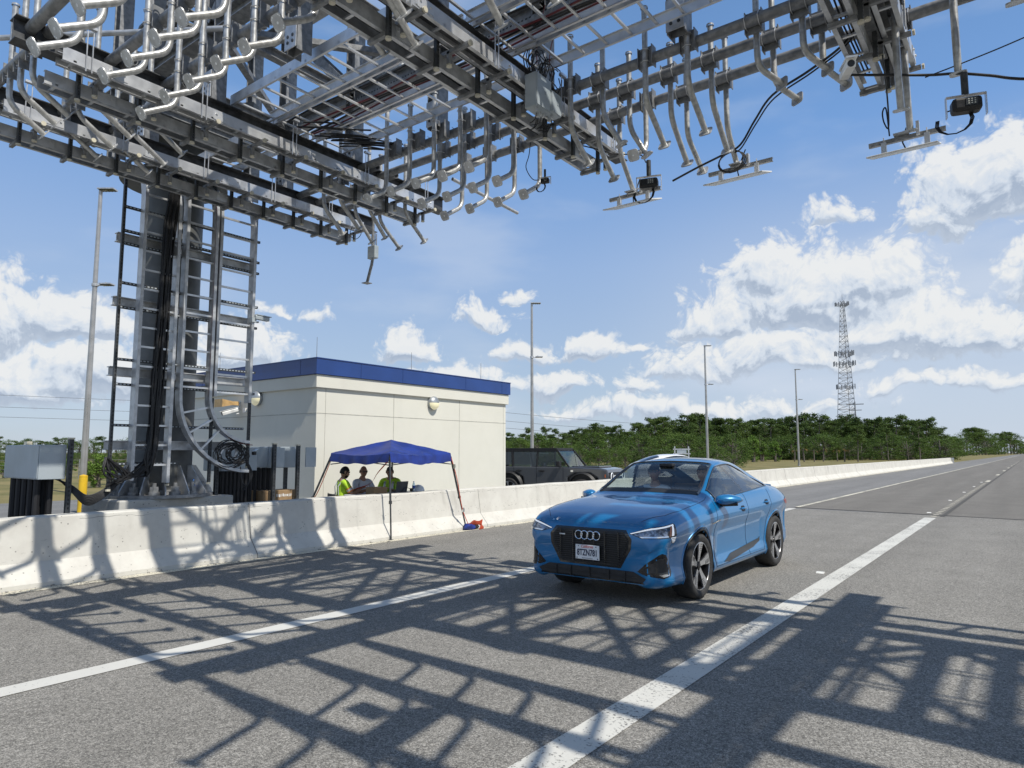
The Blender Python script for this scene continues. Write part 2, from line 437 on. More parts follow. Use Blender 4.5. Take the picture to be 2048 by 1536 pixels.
def plane(name, x0, x1, y0, y1, z, m, nx=1, ny=1):
    b = MB()
    for i in range(nx):
        for j in range(ny):
            xa, xb = x0 + (x1 - x0) * i / nx, x0 + (x1 - x0) * (i + 1) / nx
            ya, yb = y0 + (y1 - y0) * j / ny, y0 + (y1 - y0) * (j + 1) / ny
            b.quad((xa, ya, z), (xb, ya, z), (xb, yb, z), (xa, yb, z))
    return b.build(name, m, org=(0, 0, 0))
GRASSM = mat('dry_grass', (.12, .115, .03), .95, 0, scale=.35, col2=(.235, .19, .075), bump=.6, bscale=18, detail=8, lo=.3, hi=.7, rvar=0)
tag(plane('ground', -3000, 3000, -3000, 3000, -.02, GRASSM), kind='structure')
tag(plane('road', -10.9, 16, -40, 21.75, 0, ROADM), kind='structure')
b = MB(); b.quad((-5.95, 22.3, 0), (16, 19.7, 0), (16, 2600, 0), (-5.95, 2600, 0)); tag(b.build('far_road', ROADM2, org=(0, 0, .001)), kind='structure')
b = MB(); b.quad((-10.9, 21.7, -.003), (16, 19, -.003), (16, 2600, -.003), (-10.9, 2600, -.003)); tag(b.build('shoulder', SHOULD, org=(0, 0, 0)), kind='structure')
# dark joint between the two surfacings
b = MB(); b.quad((-5.95, 22.27, .006), (16, 19.67, .006), (16, 19.78, .006), (-5.95, 22.38, .006)); tag(b.build('pavement_joint', mat('tar_joint', (.05, .048, .045), .8), org=(0, 0, 0)), kind='structure')
tag(plane('service_yard', -27.5, -10.9, -30, 62, -.004, YARD), kind='structure')

def paint(name, col, wear, scale=38, dirt=(.13, .125, .12)):
    m = bpy.data.materials.new(name); m.use_nodes = True; t = m.node_tree; b = t.nodes['Principled BSDF']
    tcn = t.nodes.new('ShaderNodeTexCoord'); vec = tcn.outputs['Object']
    n = nd(t, 'ShaderNodeTexNoise'); n.inputs['Scale'].default_value = scale; n.inputs['Detail'].default_value = 8; n.inputs['Roughness'].default_value = .7; t.links.new(vec, n.inputs[0])
    n2 = nd(t, 'ShaderNodeTexNoise'); n2.inputs['Scale'].default_value = 1.4; n2.inputs['Detail'].default_value = 3; t.links.new(vec, n2.inputs[0])
    f = mth(t, 'ADD', n.outputs[0], mth(t, 'MULTIPLY', n2.outputs[0], .35))
    w = smooth(t, f, wear, wear - .07)
    mx = nd(t, 'ShaderNodeMixRGB'); mx.inputs[1].default_value = (*col, 1); mx.inputs[2].default_value = (*dirt, 1)
    t.links.new(w, mx.inputs[0])
    big = mth(t, 'MULTIPLY_ADD', n2.outputs[0], .3, .85)
    mm = nd(t, 'ShaderNodeVectorMath', operation='SCALE'); t.links.new(mx.outputs[0], mm.inputs[0]); t.links.new(big, mm.inputs[3])
    t.links.new(mm.outputs[0], b.inputs['Base Color']); b.inputs['Roughness'].default_value = .75
    bp = nd(t, 'ShaderNodeBump'); bp.inputs['Strength'].default_value = .35; bp.inputs['Distance'].default_value = .006
    t.links.new(n.outputs[0], bp.inputs['Height']); t.links.new(bp.outputs[0], b.inputs['Normal'])
    return m
PAINTW = paint('white_road_paint', (.60, .59, .545), .56)
PAINTR = paint('worn_white_road_paint', (.60, .59, .54), .625)
PAINTE = paint('cream_edge_paint', (.64, .60, .48), .66)
tag(plane('lane_line', -6.02, -5.80, -30, 21.9, .005, PAINTW, ny=8), kind='structure')
tag(plane('solid_lane_line', -2.35, -2.09, -30, 20.9, .005, PAINTR, ny=8), kind='structure')
tag(plane('edge_line', -10.03, -9.82, -30, 118, .005, PAINTE, ny=8), kind='structure')
tag(plane('far_lane_line', -6.0, -5.86, 22.5, 420, .005, PAINTE, ny=8), kind='structure')
b = MB(); y = 21.3
while y < 46:
    b.quad((-2.26, y, .006), (-2.13, y, .006), (-2.13, y + .2, .006), (-2.26, y + .2, .006)); y += .62
for k in range(9): b.quad((-2.3, 48 + k * 14.6, .006), (-2.1, 48 + k * 14.6, .006), (-2.1, 51 + k * 14.6, .006), (-2.3, 51 + k * 14.6, .006))
tag(b.build('skip_line', PAINTE, org=(0, 0, 0)), kind='structure')
b = MB(); b.quad((-2.06, 21.4, .005), (-1.95, 21.4, .005), (-1.95, 200, .005), (-2.06, 200, .005)); tag(b.build('tar_seam', mat('tar_seam', (.075, .07, .06), .8), org=(0, 0, 0)), kind='structure')
# raised reflective markers
mk = MB(); mk.prof((-.05, 0, 0), (.05, 0, 0), [(-.05, 0), (.05, 0), (.028, .018), (-.028, .018)])
mko = None
for i, yy in enumerate((10.45, 22.6, 28.8, 35, 41.2, 47.4)):
    if mko is None: mko = mk.build('road_marker', mat('marker_white', (.78, .77, .72), .35), org=(0, 0, 0)); o = mko
    else: o = mko.copy(); COL.objects.link(o)
    o.location = (-2.48 if i == 0 else -2.42, yy, .003)
    tag(o, 'white raised reflective marker ' + ('beside the wide white line near the blue car', 'at the dark pavement joint', 'next beyond the pavement joint one', 'third along the worn skip line', 'fourth along the worn skip line', 'farthest one along the worn skip line')[i], 'road marker', 'raised markers along the lane line')

# ================================================================ concrete barrier
def concrete(name, c1, c2, pits=True, sc=1.0, stain=.5):
    m = bpy.data.materials.new(name); m.use_nodes = True; t = m.node_tree; b = t.nodes['Principled BSDF']
    tcn = t.nodes.new('ShaderNodeTexCoord'); vec = tcn.outputs['Object']
    n = nd(t, 'ShaderNodeTexNoise'); n.inputs['Scale'].default_value = 2.2 * sc; n.inputs['Detail'].default_value = 9; n.inputs['Roughness'].default_value = .65; t.links.new(vec, n.inputs[0])
    st = nd(t, 'ShaderNodeTexNoise'); st.inputs['Scale'].default_value = 1; st.inputs['Detail'].default_value = 6
    t.links.new(vmt(t, 'MULTIPLY', vec, (4 * sc, 4 * sc, .7 * sc)), st.inputs[0])
    mx = nd(t, 'ShaderNodeMixRGB'); mx.inputs[1].default_value = (*c1, 1); mx.inputs[2].default_value = (*c2, 1)
    t.links.new(smooth(t, n.outputs[0], .3, .7), mx.inputs[0])
    k = mth(t, 'MULTIPLY_ADD', smooth(t, st.outputs[0], .55, .75), -.28 * stain, 1)
    if pits:
        v = nd(t, 'ShaderNodeTexVoronoi'); v.inputs['Scale'].default_value = 17; t.links.new(vec, v.inputs[0])
        s = nd(t, 'ShaderNodeSeparateColor'); t.links.new(v.outputs['Color'], s.inputs[0])
        p = mth(t, 'SUBTRACT', v.outputs['Distance'], mth(t, 'MULTIPLY_ADD', s.outputs[0], .26, -.08))
        pit = smooth(t, p, .03, -.01)
        k = mth(t, 'MULTIPLY', k, mth(t, 'MULTIPLY_ADD', pit, -.5, 1))
    if pits:
        # ragged pour line a little under the top edge, and scuffs
        sz = nd(t, 'ShaderNodeSeparateXYZ'); t.links.new(vec, sz.inputs[0])
        ln = nd(t, 'ShaderNodeTexNoise'); ln.inputs['Scale'].default_value = 3.5; ln.inputs['Detail'].default_value = 5; t.links.new(vmt(t, 'MULTIPLY', vec, (1, 1, .3)), ln.inputs[0])
        dz = mth(t, 'ABSOLUTE', mth(t, 'SUBTRACT', mth(t, 'ADD', sz.outputs[2], mth(t, 'MULTIPLY_ADD', ln.outputs[0], .09, -.045)), .80))
        cr_ = mth(t, 'MULTIPLY', smooth(t, mth(t, 'MULTIPLY', dz, -1), -.007, -.001), smooth(t, n.outputs[0], .47, .56))
        k = mth(t, 'MULTIPLY', k, mth(t, 'MULTIPLY_ADD', cr_, -.5, 1))
        sc2 = nd(t, 'ShaderNodeTexNoise'); sc2.inputs['Scale'].default_value = 9; sc2.inputs['Detail'].default_value = 8; sc2.inputs['Roughness'].default_value = .7; t.links.new(vmt(t, 'MULTIPLY', vec, (1, .45, 1.6)), sc2.inputs[0])
        k = mth(t, 'MULTIPLY', k, mth(t, 'MULTIPLY_ADD', smooth(t, sc2.outputs[0], .60, .70), -.22, 1))
    mm = nd(t, 'ShaderNodeVectorMath', operation='SCALE'); t.links.new(mx.outputs[0], mm.inputs[0]); t.links.new(k, mm.inputs[3])
    t.links.new(mm.outputs[0], b.inputs['Base Color']); b.inputs['Roughness'].default_value = .85; b.inputs['Specular IOR Level'].default_value = .2
    bp = nd(t, 'ShaderNodeBump'); bp.inputs['Strength'].default_value = .35; bp.inputs['Distance'].default_value = .01
    t.links.new(n.outputs[0], bp.inputs['Height']); t.links.new(bp.outputs[0], b.inputs['Normal'])
    return m
CONC = concrete('barrier_concrete', (.56, .54, .49), (.65, .635, .58), stain=.6)
CONC2 = concrete('pedestal_concrete', (.42, .41, .38), (.54, .53, .49))
WALLM = concrete('painted_wall', (.70, .685, .60), (.735, .72, .635), pits=False, stain=.12, sc=.5)

bar = thing('concrete_barrier', 'long pale concrete road barrier with sloped foot running beside the shoulder', 'barrier', (-10.5, 0, 0))
def barprof(h=.86): return [(-10.04, 0), (-10.04, .06), (-10.06, .085), (-10.25, .30), (-10.335, h - .02), (-10.355, h), (-10.60, h), (-10.62, h - .02), (-10.70, .30), (-10.90, .085), (-10.92, 0)]
b = MB()
def bz(y): return .858 + (.012 * math.sin(y * 1.7) + .006 * math.sin(y * 4.1)) * .5
ys = [-12 + i * .5 for i in range(70)] + [23 + i * 3 for i in range(36)]
k = 0; P = barprof()
for i, y in enumerate(ys):
    dh = bz(y) - .858; 
    for (x, z) in P: b.v.append(V((x, y, z + (dh if z > .5 else 0))))
n = len(P)
for i in range(len(ys) - 1):
    for j in range(n - 1):
        b.f.append([i * n + j, i * n + j + 1, (i + 1) * n + j + 1, (i + 1) * n + j]); b.m.append(0); b.s.append(True)
b.f.append(list(range(n))); b.m.append(0); b.s.append(False)
b.f.append([(len(ys) - 1) * n + j for j in range(n)][::-1]); b.m.append(0); b.s.append(False)
b.build('barrier_wall', CONC, bar, ang=25)
b = MB()
for y in (-5.6, .6, 6.45, 12.3, 18.4, 24.6, 30.6, 37, 43, 55, 67, 79, 91, 103):
    pr = [(x + (.0025 if x > -10.5 else -.0025), z + .0015) for x, z in P]
    for j in range(n - 1):
        (xa, za), (xb, zb) = pr[j], pr[j + 1]
        w = .006 if y < 20 else .018
        b.quad((xa, y - w, za), (xb, y - w, zb), (xb, y + w, zb), (xa, y + w, za))
b.build('crack_joint', mat('joint_shadow', (.17, .165, .15), .9), bar, recalc=False)
# end cushion
b = MB()
for i in range(4): b.chan((-10.5 - .35 + i * .02, 128, .12 + i * .22), (-9.9, 128, .12 + i * .22), .05, .18, .01, side=1)
cush = tag(b.build('crash_cushion', GALV, org=(-10.2, 128, 0)), 'small slatted grey crash cushion at the far end of the concrete barrier', 'crash cushion')

# stones and rubble along the barrier foot
b = MB()
for i in range(60):
    y = random.uniform(2, 20); r = random.uniform(.008, .028); c = V((random.uniform(-10.03, -9.8), y, r * .4))
    vs = []
    for q in range(8):
        vs.append(c + V(((1 if q & 1 else -1) * r * random.uniform(.5, 1.1), (1 if q & 2 else -1) * r * random.uniform(.5, 1.1), (1 if q & 4 else -1) * r * random.uniform(.3, .6))))
    b.add(vs, [(0, 2, 3, 1), (4, 5, 7, 6), (0, 1, 5, 4), (2, 6, 7, 3), (0, 4, 6, 2), (1, 3, 7, 5)])
tag(b.build('gravel', mat('pebble', (.2, .19, .17), .9, col2=(.4, .38, .34), scale=30), org=(0, 0, 0)), kind='stuff')

# ================================================================ equipment building
BLUE = mat('blue_fascia', (.018, .058, .23), .35, 0, scale=1.2, var=.08, coat=.2)
bd = thing('equipment_building', 'low cream concrete building with a blue roof edge behind the barrier', 'building', (-16.5, 13.3, 0))
X1, X0, Y0, Y1 = -13.1, -22.0, 9.8, 16.93
b = MB(); b.box(((X0 + X1) / 2, (Y0 + Y1) / 2, 1.6), (X1 - X0, Y1 - Y0, 3.2))
wall = b.build('wall', WALLM, bd)
JM = mat('panel_joint', (.42, .41, .36), .9)
b = MB()
for z in (2.60, .62):
    b.box((X1 + .001, (Y0 + Y1) / 2, z), (.006, Y1 - Y0 - .002, .014)); b.box(((X0 + X1) / 2, Y0 - .001, z), (X1 - X0 - .004, .006, .014))
for y in (12.2, 14.75): b.box((X1 + .001, y, 1.6), (.006, .014, 3.2))
b.box((X1 + .001, Y0 + .25, 1.6), (.006, .01, 3.18)); b.box((X1 + .001, Y1 - .12, 1.6), (.006, .01, 3.18))
for x in (-15.9, -18.8): b.box((x, Y0 - .001, 1.28), (.014, .006, 2.6))
b.build('panel_groove', JM, wall)
b = MB(); b.box(((X0 + X1) / 2, (Y0 + Y1) / 2, .31), (X1 - X0 + .05, Y1 - Y0 + .05, .615)); b.build('plinth', WALLM, bd)
b = MB(); b.box(((X0 + X1) / 2, (Y0 + Y1) / 2, 3.34), (X1 - X0 + .14, Y1 - Y0 + .14, .30)); b.build('roof_band', WALLM, bd, bevel=.008)
b = MB(); b.box(((X0 + X1) / 2, (Y0 + Y1) / 2, 3.68), (X1 - X0 + .22, Y1 - Y0 + .22, .37)); fas = b.build('blue_fascia', BLUE, bd, bevel=.006)
b = MB()
for y in (11.0, 12.4, 14.9, 16.6): b.box((X1 + .112, y, 3.68), (.004, .008, .366))
for x in (-13.6, -15.6, -18): b.box((x, Y0 - .112, 3.68), (.008, .004, .366))
b.build('fascia_seam', mat('seam_blue', (.01, .03, .12), .5), fas)
b = MB(); b.box(((X0 + X1) / 2, (Y0 + Y1) / 2, 3.87), (X1 - X0 + .25, Y1 - Y0 + .25, .02)); b.build('coping', BLUE, bd)
b = MB(); b.box(((X0 + X1) / 2, (Y0 + Y1) / 2, 3.885), (X1 - X0 - .3, Y1 - Y0 - .3, .02)); b.build('roof', CONC2, bd)
for i, (x, y) in enumerate(((-13.35, 9.95), (-13.4, 13.1), (-13.3, 15.95), (-17.6, 9.95))):
    b = MB(); b.tube([(x, y, 3.88), (x, y, 4.42)], [.008, .005], 6); b.cyl((x, y, 3.88), (x, y, 3.93), .03, 8)
    tag(b.build('lightning_rod', GALVD, org=(x, y, 3.88)), 'thin lightning rod on the blue roof edge, ' + ('at the near corner', 'above the wall lamp that faces the road', 'toward the far end of the road side', 'on the shaded end, behind the cable ladders')[i], 'lightning rod', 'lightning rods on the roof')
LAMPG = mat('lamp_grey', (.38, .40, .41), .4, .5, scale=4)
def wall_lamp(p, nrm, label):
    p = V(p); nrm = V(nrm); t = thing('wall_lamp', label, 'wall lamp', p, 'round lamps on the building')
    b = MB(); b.lathe([(.185, .0), (.19, .05), (.175, .10), (.13, .145), (.07, .17), (0, .178)], p, nrm, 28); b.build('lamp_body', LAMPG, t)
    side = nrm.cross(V((0, 0, 1)))
    b = MB(); N = 14; vs = [];
    # half dome lens, lower half
    rows = [(.186, .085), (.168, .118), (.133, .152), (.072, .177), (.03, .184), (0, .187)]
    for r, z in rows:
        for j in range(N + 1):
            w = math.pi + math.pi * j / N
            vs.append(p + nrm * z * 1.0 + side * math.cos(w) * r + V((0, 0, 1)) * (math.sin(w) * r - .006))
    fs = [(i * (N + 1) + j, i * (N + 1) + j + 1, (i + 1) * (N + 1) + j + 1, (i + 1) * (N + 1) + j) for i in range(len(rows) - 1) for j in range(N)]
    b.add(vs, fs, 0, True); b.build('lens', LENS, t, recalc=False)
    return t
LENS = emit_mat('lamp_lens', (.9, .83, .55), .25)
wall_lamp((X1, 13.62, 3.05), (1, 0, 0), 'round grey lamp with a yellow half lens on the sunlit wall above the tent')
wall_lamp((-15.45, Y0, 3.05), (0, -1, 0), 'round grey lamp with a yellow half lens on the shaded end wall')
# horn and camera on the end wall
t = thing('horn_speaker', 'tan horn speaker fixed to the shaded end wall', 'speaker', (-16.3, Y0, 2.93))
b = MB(); b.prof((-16.35, 9.7, 2.95), (-16.05, 9.25, 2.9), [(-.06, -.04), (.06, -.04), (.06, .04), (-.06, .04)]); 
b = MB(); c0, c1 = V((-16.3, 9.62, 2.95)), V((-16.28, 9.2, 2.93)); vs = []
for c, w, h in ((c0, .05, .04), (c1, .19, .1)):
    for sx, sz in ((-1, -1), (1, -1), (1, 1), (-1, 1)): vs.append(c + V((sx * w, 0, sz * h)))
b.add(vs, [(0, 1, 5, 4), (1, 2, 6, 5), (2, 3, 7, 6), (3, 0, 4, 7), (3, 2, 1, 0), (4, 5, 6, 7)]); b.box((-16.3, 9.68, 2.95), (.1, .14, .1)); b.build('horn', mat('tan_plastic', (.55, .36, .16), .5), t)
b = MB(); b.box((-16.3, 9.775, 2.9), (.09, .05, .2)); b.build('bracket', ALU, t)
def bullet_cam(loc, d, label, wallp=None, body=WHT, s=1.0):
    loc = V(loc); d = V(d).normalized(); t = thing('security_camera', label, 'camera', loc)
    side = d.cross(V((0, 0, 1))).normalized(); up = side.cross(d)
    b = MB(); b.prof(loc - d * .17 * s, loc + d * .17 * s, [(-.045 * s, -.04 * s), (.045 * s, -.04 * s), (.05 * s, .02 * s), (.035 * s, .05 * s), (-.035 * s, .05 * s), (-.05 * s, .02 * s)]); b.build('housing', body, t, bevel=.006 * s)
    b = MB(); b.prof(loc - d * .15 * s + up * .056 * s, loc + d * .215 * s + up * .056 * s, [(-.055 * s, -.006), (.055 * s, -.006), (.055 * s, .006), (-.055 * s, .006)]); b.build('sun_shield', body, t)
    b = MB(); b.cyl(loc + d * .165 * s, loc + d * .178 * s, .036 * s, 14); b.build('lens', BLK, t)
    if wallp is not None:
        wallp = V(wallp); b = MB(); b.tube(bend(wallp, V((loc.x, loc.y, loc.z - .1 * s)) * .5 + wallp * .5 + V((0, 0, -.02)), loc - up * .04 * s, .03), .018 * s, 8)
        b.box(wallp, (.1 * s, .1 * s, .1 * s)); b.build('bracket', body, t)
    return t
bullet_cam((-16.15, 9.45, 2.72), (-.35, -1, -.35), 'white bullet camera on the end wall below the horn speaker', (-15.9, 9.74, 2.76), s=1.15)

# ================================================================ people-less yard items: fence, poles, lines, tower
def lamp_pole(x, y, label, h=12.1, mid=8.3, far=False):
    t = thing('lamp_post', label, 'lamp post', (x, y, 0), 'lamp posts along the road')
    b = MB(); b.tube([(x, y, .0), (x, y, 4), (x, y, h)], [.13, .115, .075], 16)
    b.lathe([(.2, 0), (.2, .05), (.15, .07), (.14, .4)], (x, y, 0), n=16); b.build('pole', mat('pole_steel', (.40, .385, .36), .3, .6, scale=2, col2=(.5, .48, .455)), t)
    for z, dx, L, tip in ((h, 0, .7, -.02), (mid, .25, .5, .0)):
        d = V((.797, .604, 0)); c = V((x, y, z)) + d * (.28 if z == h else .5)
        b = MB(); s = V((-d.y, d.x, 0))
        b.box(c + V((0, 0, .03)), (L, .36, .05), Matrix((d, s, V((0, 0, 1)))).transposed())
        b.tube([V((x, y, z - .02)), c], .03, 8)
        if z != h: b.lathe([(.13, -.06), (.13, .06)], (x, y, z), n=12); b.cyl(c + V((-.1, 0, .05)), c + V((-.1, 0, .13)), .035, 8)
        hd = b.build('lamp_head', GALV, t)
        b = MB()
        for i in range(5): b.box(c + d * (i - 2) * .13 * L / .7 + V((0, 0, -.005)), (.09 * L / .7, .3, .03), Matrix((d, s, V((0, 0, 1)))).transposed())
        b.build('led_panel', mat('led_panel', (.10, .10, .09), .4), hd)
lamp_pole(-31.2, 11.9, 'tall silver lamp post left of the steel column, behind the yellow bollard', 12.9, 8.75)
lamp_pole(-27.4, 38.4, 'tall lamp post rising behind the dark off-road car')
lamp_pole(-25.0, 64.2, 'tall lamp post right of the blue car roof, middle one of the far three')
lamp_pole(-23.2, 89.6, 'tall lamp post before the palms, farthest to the right')

YEL = mat('yellow_paint', (.72, .46, .02), .45, scale=3, var=.1)
for i, (x, y, lab) in enumerate(((-21.6, 8.25, 'yellow steel bollard in front of the tall silver lamp post'), (-26.6, 6.4, 'yellow steel bollard at the left edge behind the grey cabinet'))):
    b = MB(); b.lathe([(.11, 0), (.11, 1.0), (.105, 1.04), (.0, 1.07)], (x, y, 0), n=20); b.lathe([(.112, .99), (.112, 1.02)], (x, y, 0), n=20)
    tag(b.build('bollard', YEL, org=(x, y, 0)), lab, 'bollard', 'yellow bollards in the yard')

# wire fence
fx = -50
t = thing('wire_fence', 'low wire mesh fence across the dry grass at the far left', 'fence', (fx, 20, 0))
pb = MB(); wb = MB()
for i in range(24):
    y = -10 + i * 3.2; pb.cyl((fx, y, 0), (fx, y, 1.25), .035, 6)
for z in (.15, .4, .65, .9, 1.2): wb.tube([(fx, -10, z), (fx, 64, z)], .008, 4)
for i in range(24):
    y = -10 + i * 3.2
    for k in range(4): wb.tube([(fx, y + .8 * k, .15), (fx, y + .8 * k, 1.2)], .005, 4)
pp = pb.build('post', GALVD, t); tag(pp, kind='stuff'); wb.build('wire_mesh', GALVD, t)

# cell tower
TM = mat('tower_steel', (.30, .31, .33), .6, .2)
tx, ty, H = -55.9, 288, 61
t = thing('cell_tower', 'tall three-legged lattice radio tower rising behind the trees', 'tower', (tx, ty, 0))
b = MB(); lv = 30; rr = lambda z: 4.0 * (1 - z / H) + .75
def leg(i, z): a = RD(90 + 120 * i); return V((tx + math.cos(a) * rr(z), ty + math.sin(a) * rr(z), z))
for i in range(3): b.tube([leg(i, 0), leg(i, H * .5), leg(i, H)], [.13, .10, .07], 6)
for k in range(lv):
    z0 = H * (1 - (1 - k / lv) ** 1.0); z1 = H * (k + 1) / lv
    for i in range(3):
        j = (i + 1) % 3
        b.tube([leg(i, z0), leg(j, z0)], .06, 4); 
        b.tube([leg(i, z0), leg(j, z1)], .055, 4)
        b.tube([leg(j, z0), leg(i, z1)], .055, 4)
b.build('lattice', TM, t)
for z, w, n in ((H - 1.5, 3.3, 14), (40, 4.6, 16), (36, 5.2, 14), (27, 4.4, 6)):
    fr = MB()
    for i in range(3):
        a = RD(90 + 120 * i); a2 = RD(90 + 120 * (i + 1)); p = V((tx + math.cos(a) * w, ty + math.sin(a) * w, z)); q = V((tx + math.cos(a2) * w, ty + math.sin(a2) * w, z))
        m_ = (p + q) / 2; dd = (q - p).normalized() * w * .62
        fr.tube([m_ - dd, m_ + dd], .07, 5); fr.tube([V((tx, ty, z)), m_], .07, 5)
        for k in range(n // 3 + 1):
            c = m_ - dd + dd * 2 * k / (n // 3); fr.box(c, (.3, .3, 1.9 if z < 50 else 1.5))
    fr.build('antenna_platform', TM, t)
b = MB(); b.cyl((tx, ty, H), (tx, ty, H + 2.4), .06, 5); b.build('lightning_rod', TM, t)

# power lines and far pylons
PWM = mat('power_line', (.12, .13, .15), .6)
b = MB()
for k, z in enumerate((13.2, 10.8, 8.8)):
    b.tube(sag((-210, -60, z + 3), (-120, 150, z), 1.5, 14), .035, 4); b.tube(sag((-120, 150, z), (-60, 330, z), 2.5, 14), .045, 4)
tag(b.build('power_line', PWM, org=(-150, 50, 0)), 'three thin power lines crossing the sky low above the trees', 'power line')
for i, (x, y, h) in enumerate(((-61, 330, 24), (-98, 980, 33), (-70, 1250, 30))):
    b = MB(); b.cyl((x, y, 0), (x, y, h), .3, 6); b.bar((x - 3.5, y, h - 1.2), (x + 3.5, y, h - 1.2), .3, .35); b.bar((x - 2.6, y, h - 3.8), (x + 2.6, y, h - 3.8), .25, .3)
    tag(b.build('power_pole', TM, org=(x, y, 0)), ('power pole top above the trees right of the second lamp post', 'distant power pole above the trees right of the radio tower', 'farthest power pole at the right edge')[i], 'power pole', 'power poles beyond the trees')
# ================================================================ vegetation
def leafm(name, c1, c2, tr=.25):
    m = bpy.data.materials.new(name); m.use_nodes = True; t = m.node_tree; b = t.nodes['Principled BSDF']
    oi = t.nodes.new('ShaderNodeObjectInfo'); tcn = t.nodes.new('ShaderNodeTexCoord')
    n = nd(t, 'ShaderNodeTexNoise'); n.inputs['Scale'].default_value = .9; n.inputs['Detail'].default_value = 3; t.links.new(tcn.outputs['Object'], n.inputs[0])
    f = mth(t, 'ADD', mth(t, 'MULTIPLY', oi.outputs['Random'], .45), mth(t, 'MULTIPLY', smooth(t, n.outputs[0], .3, .7), .6), clamp=True)
    mx = nd(t, 'ShaderNodeMixRGB'); mx.inputs[1].default_value = (*c1, 1); mx.inputs[2].default_value = (*c2, 1)
    t.links.new(f, mx.inputs[0]); t.links.new(mx.outputs[0], b.inputs['Base Color']); b.inputs['Roughness'].default_value = .7
    b.inputs['Specular IOR Level'].default_value = .25
    tl = t.nodes.new('ShaderNodeBsdfTranslucent'); t.links.new(mx.outputs[0], tl.inputs[0])
    ms = t.nodes.new('ShaderNodeMixShader'); ms.inputs[0].default_value = tr
    o = t.nodes['Material Output']
    t.links.new(b.outputs[0], ms.inputs[1]); t.links.new(tl.outputs[0], ms.inputs[2]); t.links.new(ms.outputs[0], o.inputs[0])
    return m
PINE = leafm('pine_needles', (.036, .07, .016), (.105, .16, .036))
OAK = leafm('broad_leaves', (.04, .082, .016), (.12, .185, .036))
BRT = leafm('bright_leaves', (.09, .17, .025), (.17, .27, .05))
PALM = leafm('palm_fronds', (.06, .09, .02), (.13, .15, .04))
DEAD = leafm('dead_fronds', (.24, .15, .06), (.36, .24, .11))
BARK = mat('bark', (.10, .085, .07), .9, scale=6, col2=(.19, .165, .14), bump=.4)
def leaf_quads(b, c, r, n, s, rng, m=0, flat=1.0, up=.35):
    for i in range(n):
        d = V((rng.gauss(0, 1), rng.gauss(0, 1), rng.gauss(0, 1)))
        if d.length < 1e-3: continue
        d.normalize(); q = c + V((d.x * r, d.y * r, d.z * r * flat)) * (rng.random() ** .45)
        nn = (d + V((rng.gauss(0, .6), rng.gauss(0, .6), rng.gauss(0, .6) + up))).normalized()
        a = nn.orthogonal().normalized(); a.rotate(Matrix.Rotation(rng.uniform(0, 6.28), 3, nn)); e = nn.cross(a)
        k = s * rng.uniform(.6, 1.35); w = k * rng.uniform(.4, .75)
        b.add([q - a * k * .5, q + e * w * .5 - a * k * .05, q + a * k * .55, q - e * w * .5 + a * k * .05], [(0, 1, 2, 3)], m)
def make_tree(name, kind, h, seed, leaf, label):
    rng = random.Random(seed); t = thing(name, label, 'tree', (0, 0, 0)); ORG[t.name] = V((0, 0, 0))
    tr = MB(); cr = MB(); lean = V((rng.uniform(-.04, .04), rng.uniform(-.04, .04), 0))
    if kind == 'pine':
        pts = [V((0, 0, 0))]; 
        for i in range(1, 7): pts.append(V((lean.x * i * h / 6 + rng.uniform(-.12, .12), lean.y * i * h / 6 + rng.uniform(-.12, .12), h * .95 * i / 6)))
        tr.tube(pts, [.2, .17, .15, .13, .11, .08, .03], 6)
        z0 = rng.uniform(.28, .45)
        for k in range(rng.randint(15, 20)):
            f = z0 + (1 - z0) * (k / 17) ** .9; f = min(f, .99)
            a = rng.uniform(0, 6.28); R_ = h * .2 * (1.25 - abs((f - z0) / (1 - z0) - .45) * 1.15) * rng.uniform(.6, 1.1)
            base = V((lean.x * h * f, lean.y * h * f, h * f * .96)); tip = base + V((math.cos(a) * R_, math.sin(a) * R_, h * rng.uniform(-.01, .07)))
            tr.tube([base, (base + tip) / 2 + V((0, 0, -.1)), tip], [.05, .035, .015], 4, caps=False)
            for q in range(rng.randint(2, 4)):
                c = base.lerp(tip, rng.uniform(.45, 1.05)) + V((rng.uniform(-.3, .3), rng.uniform(-.3, .3), rng.uniform(-.1, .35)))
                leaf_quads(cr, c, h * rng.uniform(.05, .09), 50, h * .027, rng, flat=.7)
    else:
        tr.tube([(0, 0, 0), (lean.x * h * .3, lean.y * h * .3, h * .3), (lean.x * h, lean.y * h, h * .75)], [.24, .18, .06], 6)
        W = h * rng.uniform(.34, .46)
        for k in range(40):
            f = rng.uniform(.05, 1.0)
            a = rng.uniform(0, 6.28); prof_ = max(.05, math.sin(min(1, .12 + f * .86) * math.pi)) ** .6
            R_ = W * prof_ * rng.uniform(.35, 1.0)
            c = V((math.cos(a) * R_, math.sin(a) * R_, h * f * .95))
            tr.tube([V((0, 0, max(.2, c.z * .55))), c], [.05, .015], 4, caps=False)
            leaf_quads(cr, c, h * rng.uniform(.07, .14), 74, h * (.028 if kind != 'bush' else .05), rng, flat=.8)
    tk = tr.build('trunk', BARK, t, recalc=False); ck = cr.build('crown', leaf, t, recalc=False)
    return t
PROTO = {
 'pine': [make_tree('pine_tree', 'pine', 12, 10 + i, PINE, 'x') for i in range(5)],
 'oak': [make_tree('broadleaf_tree', 'oak', 9, 30 + i, OAK, 'x') for i in range(4)],
 'bush': [make_tree('leafy_shrub', 'bush', 3.2, 50 + i, BRT, 'x') for i in range(2)],
}
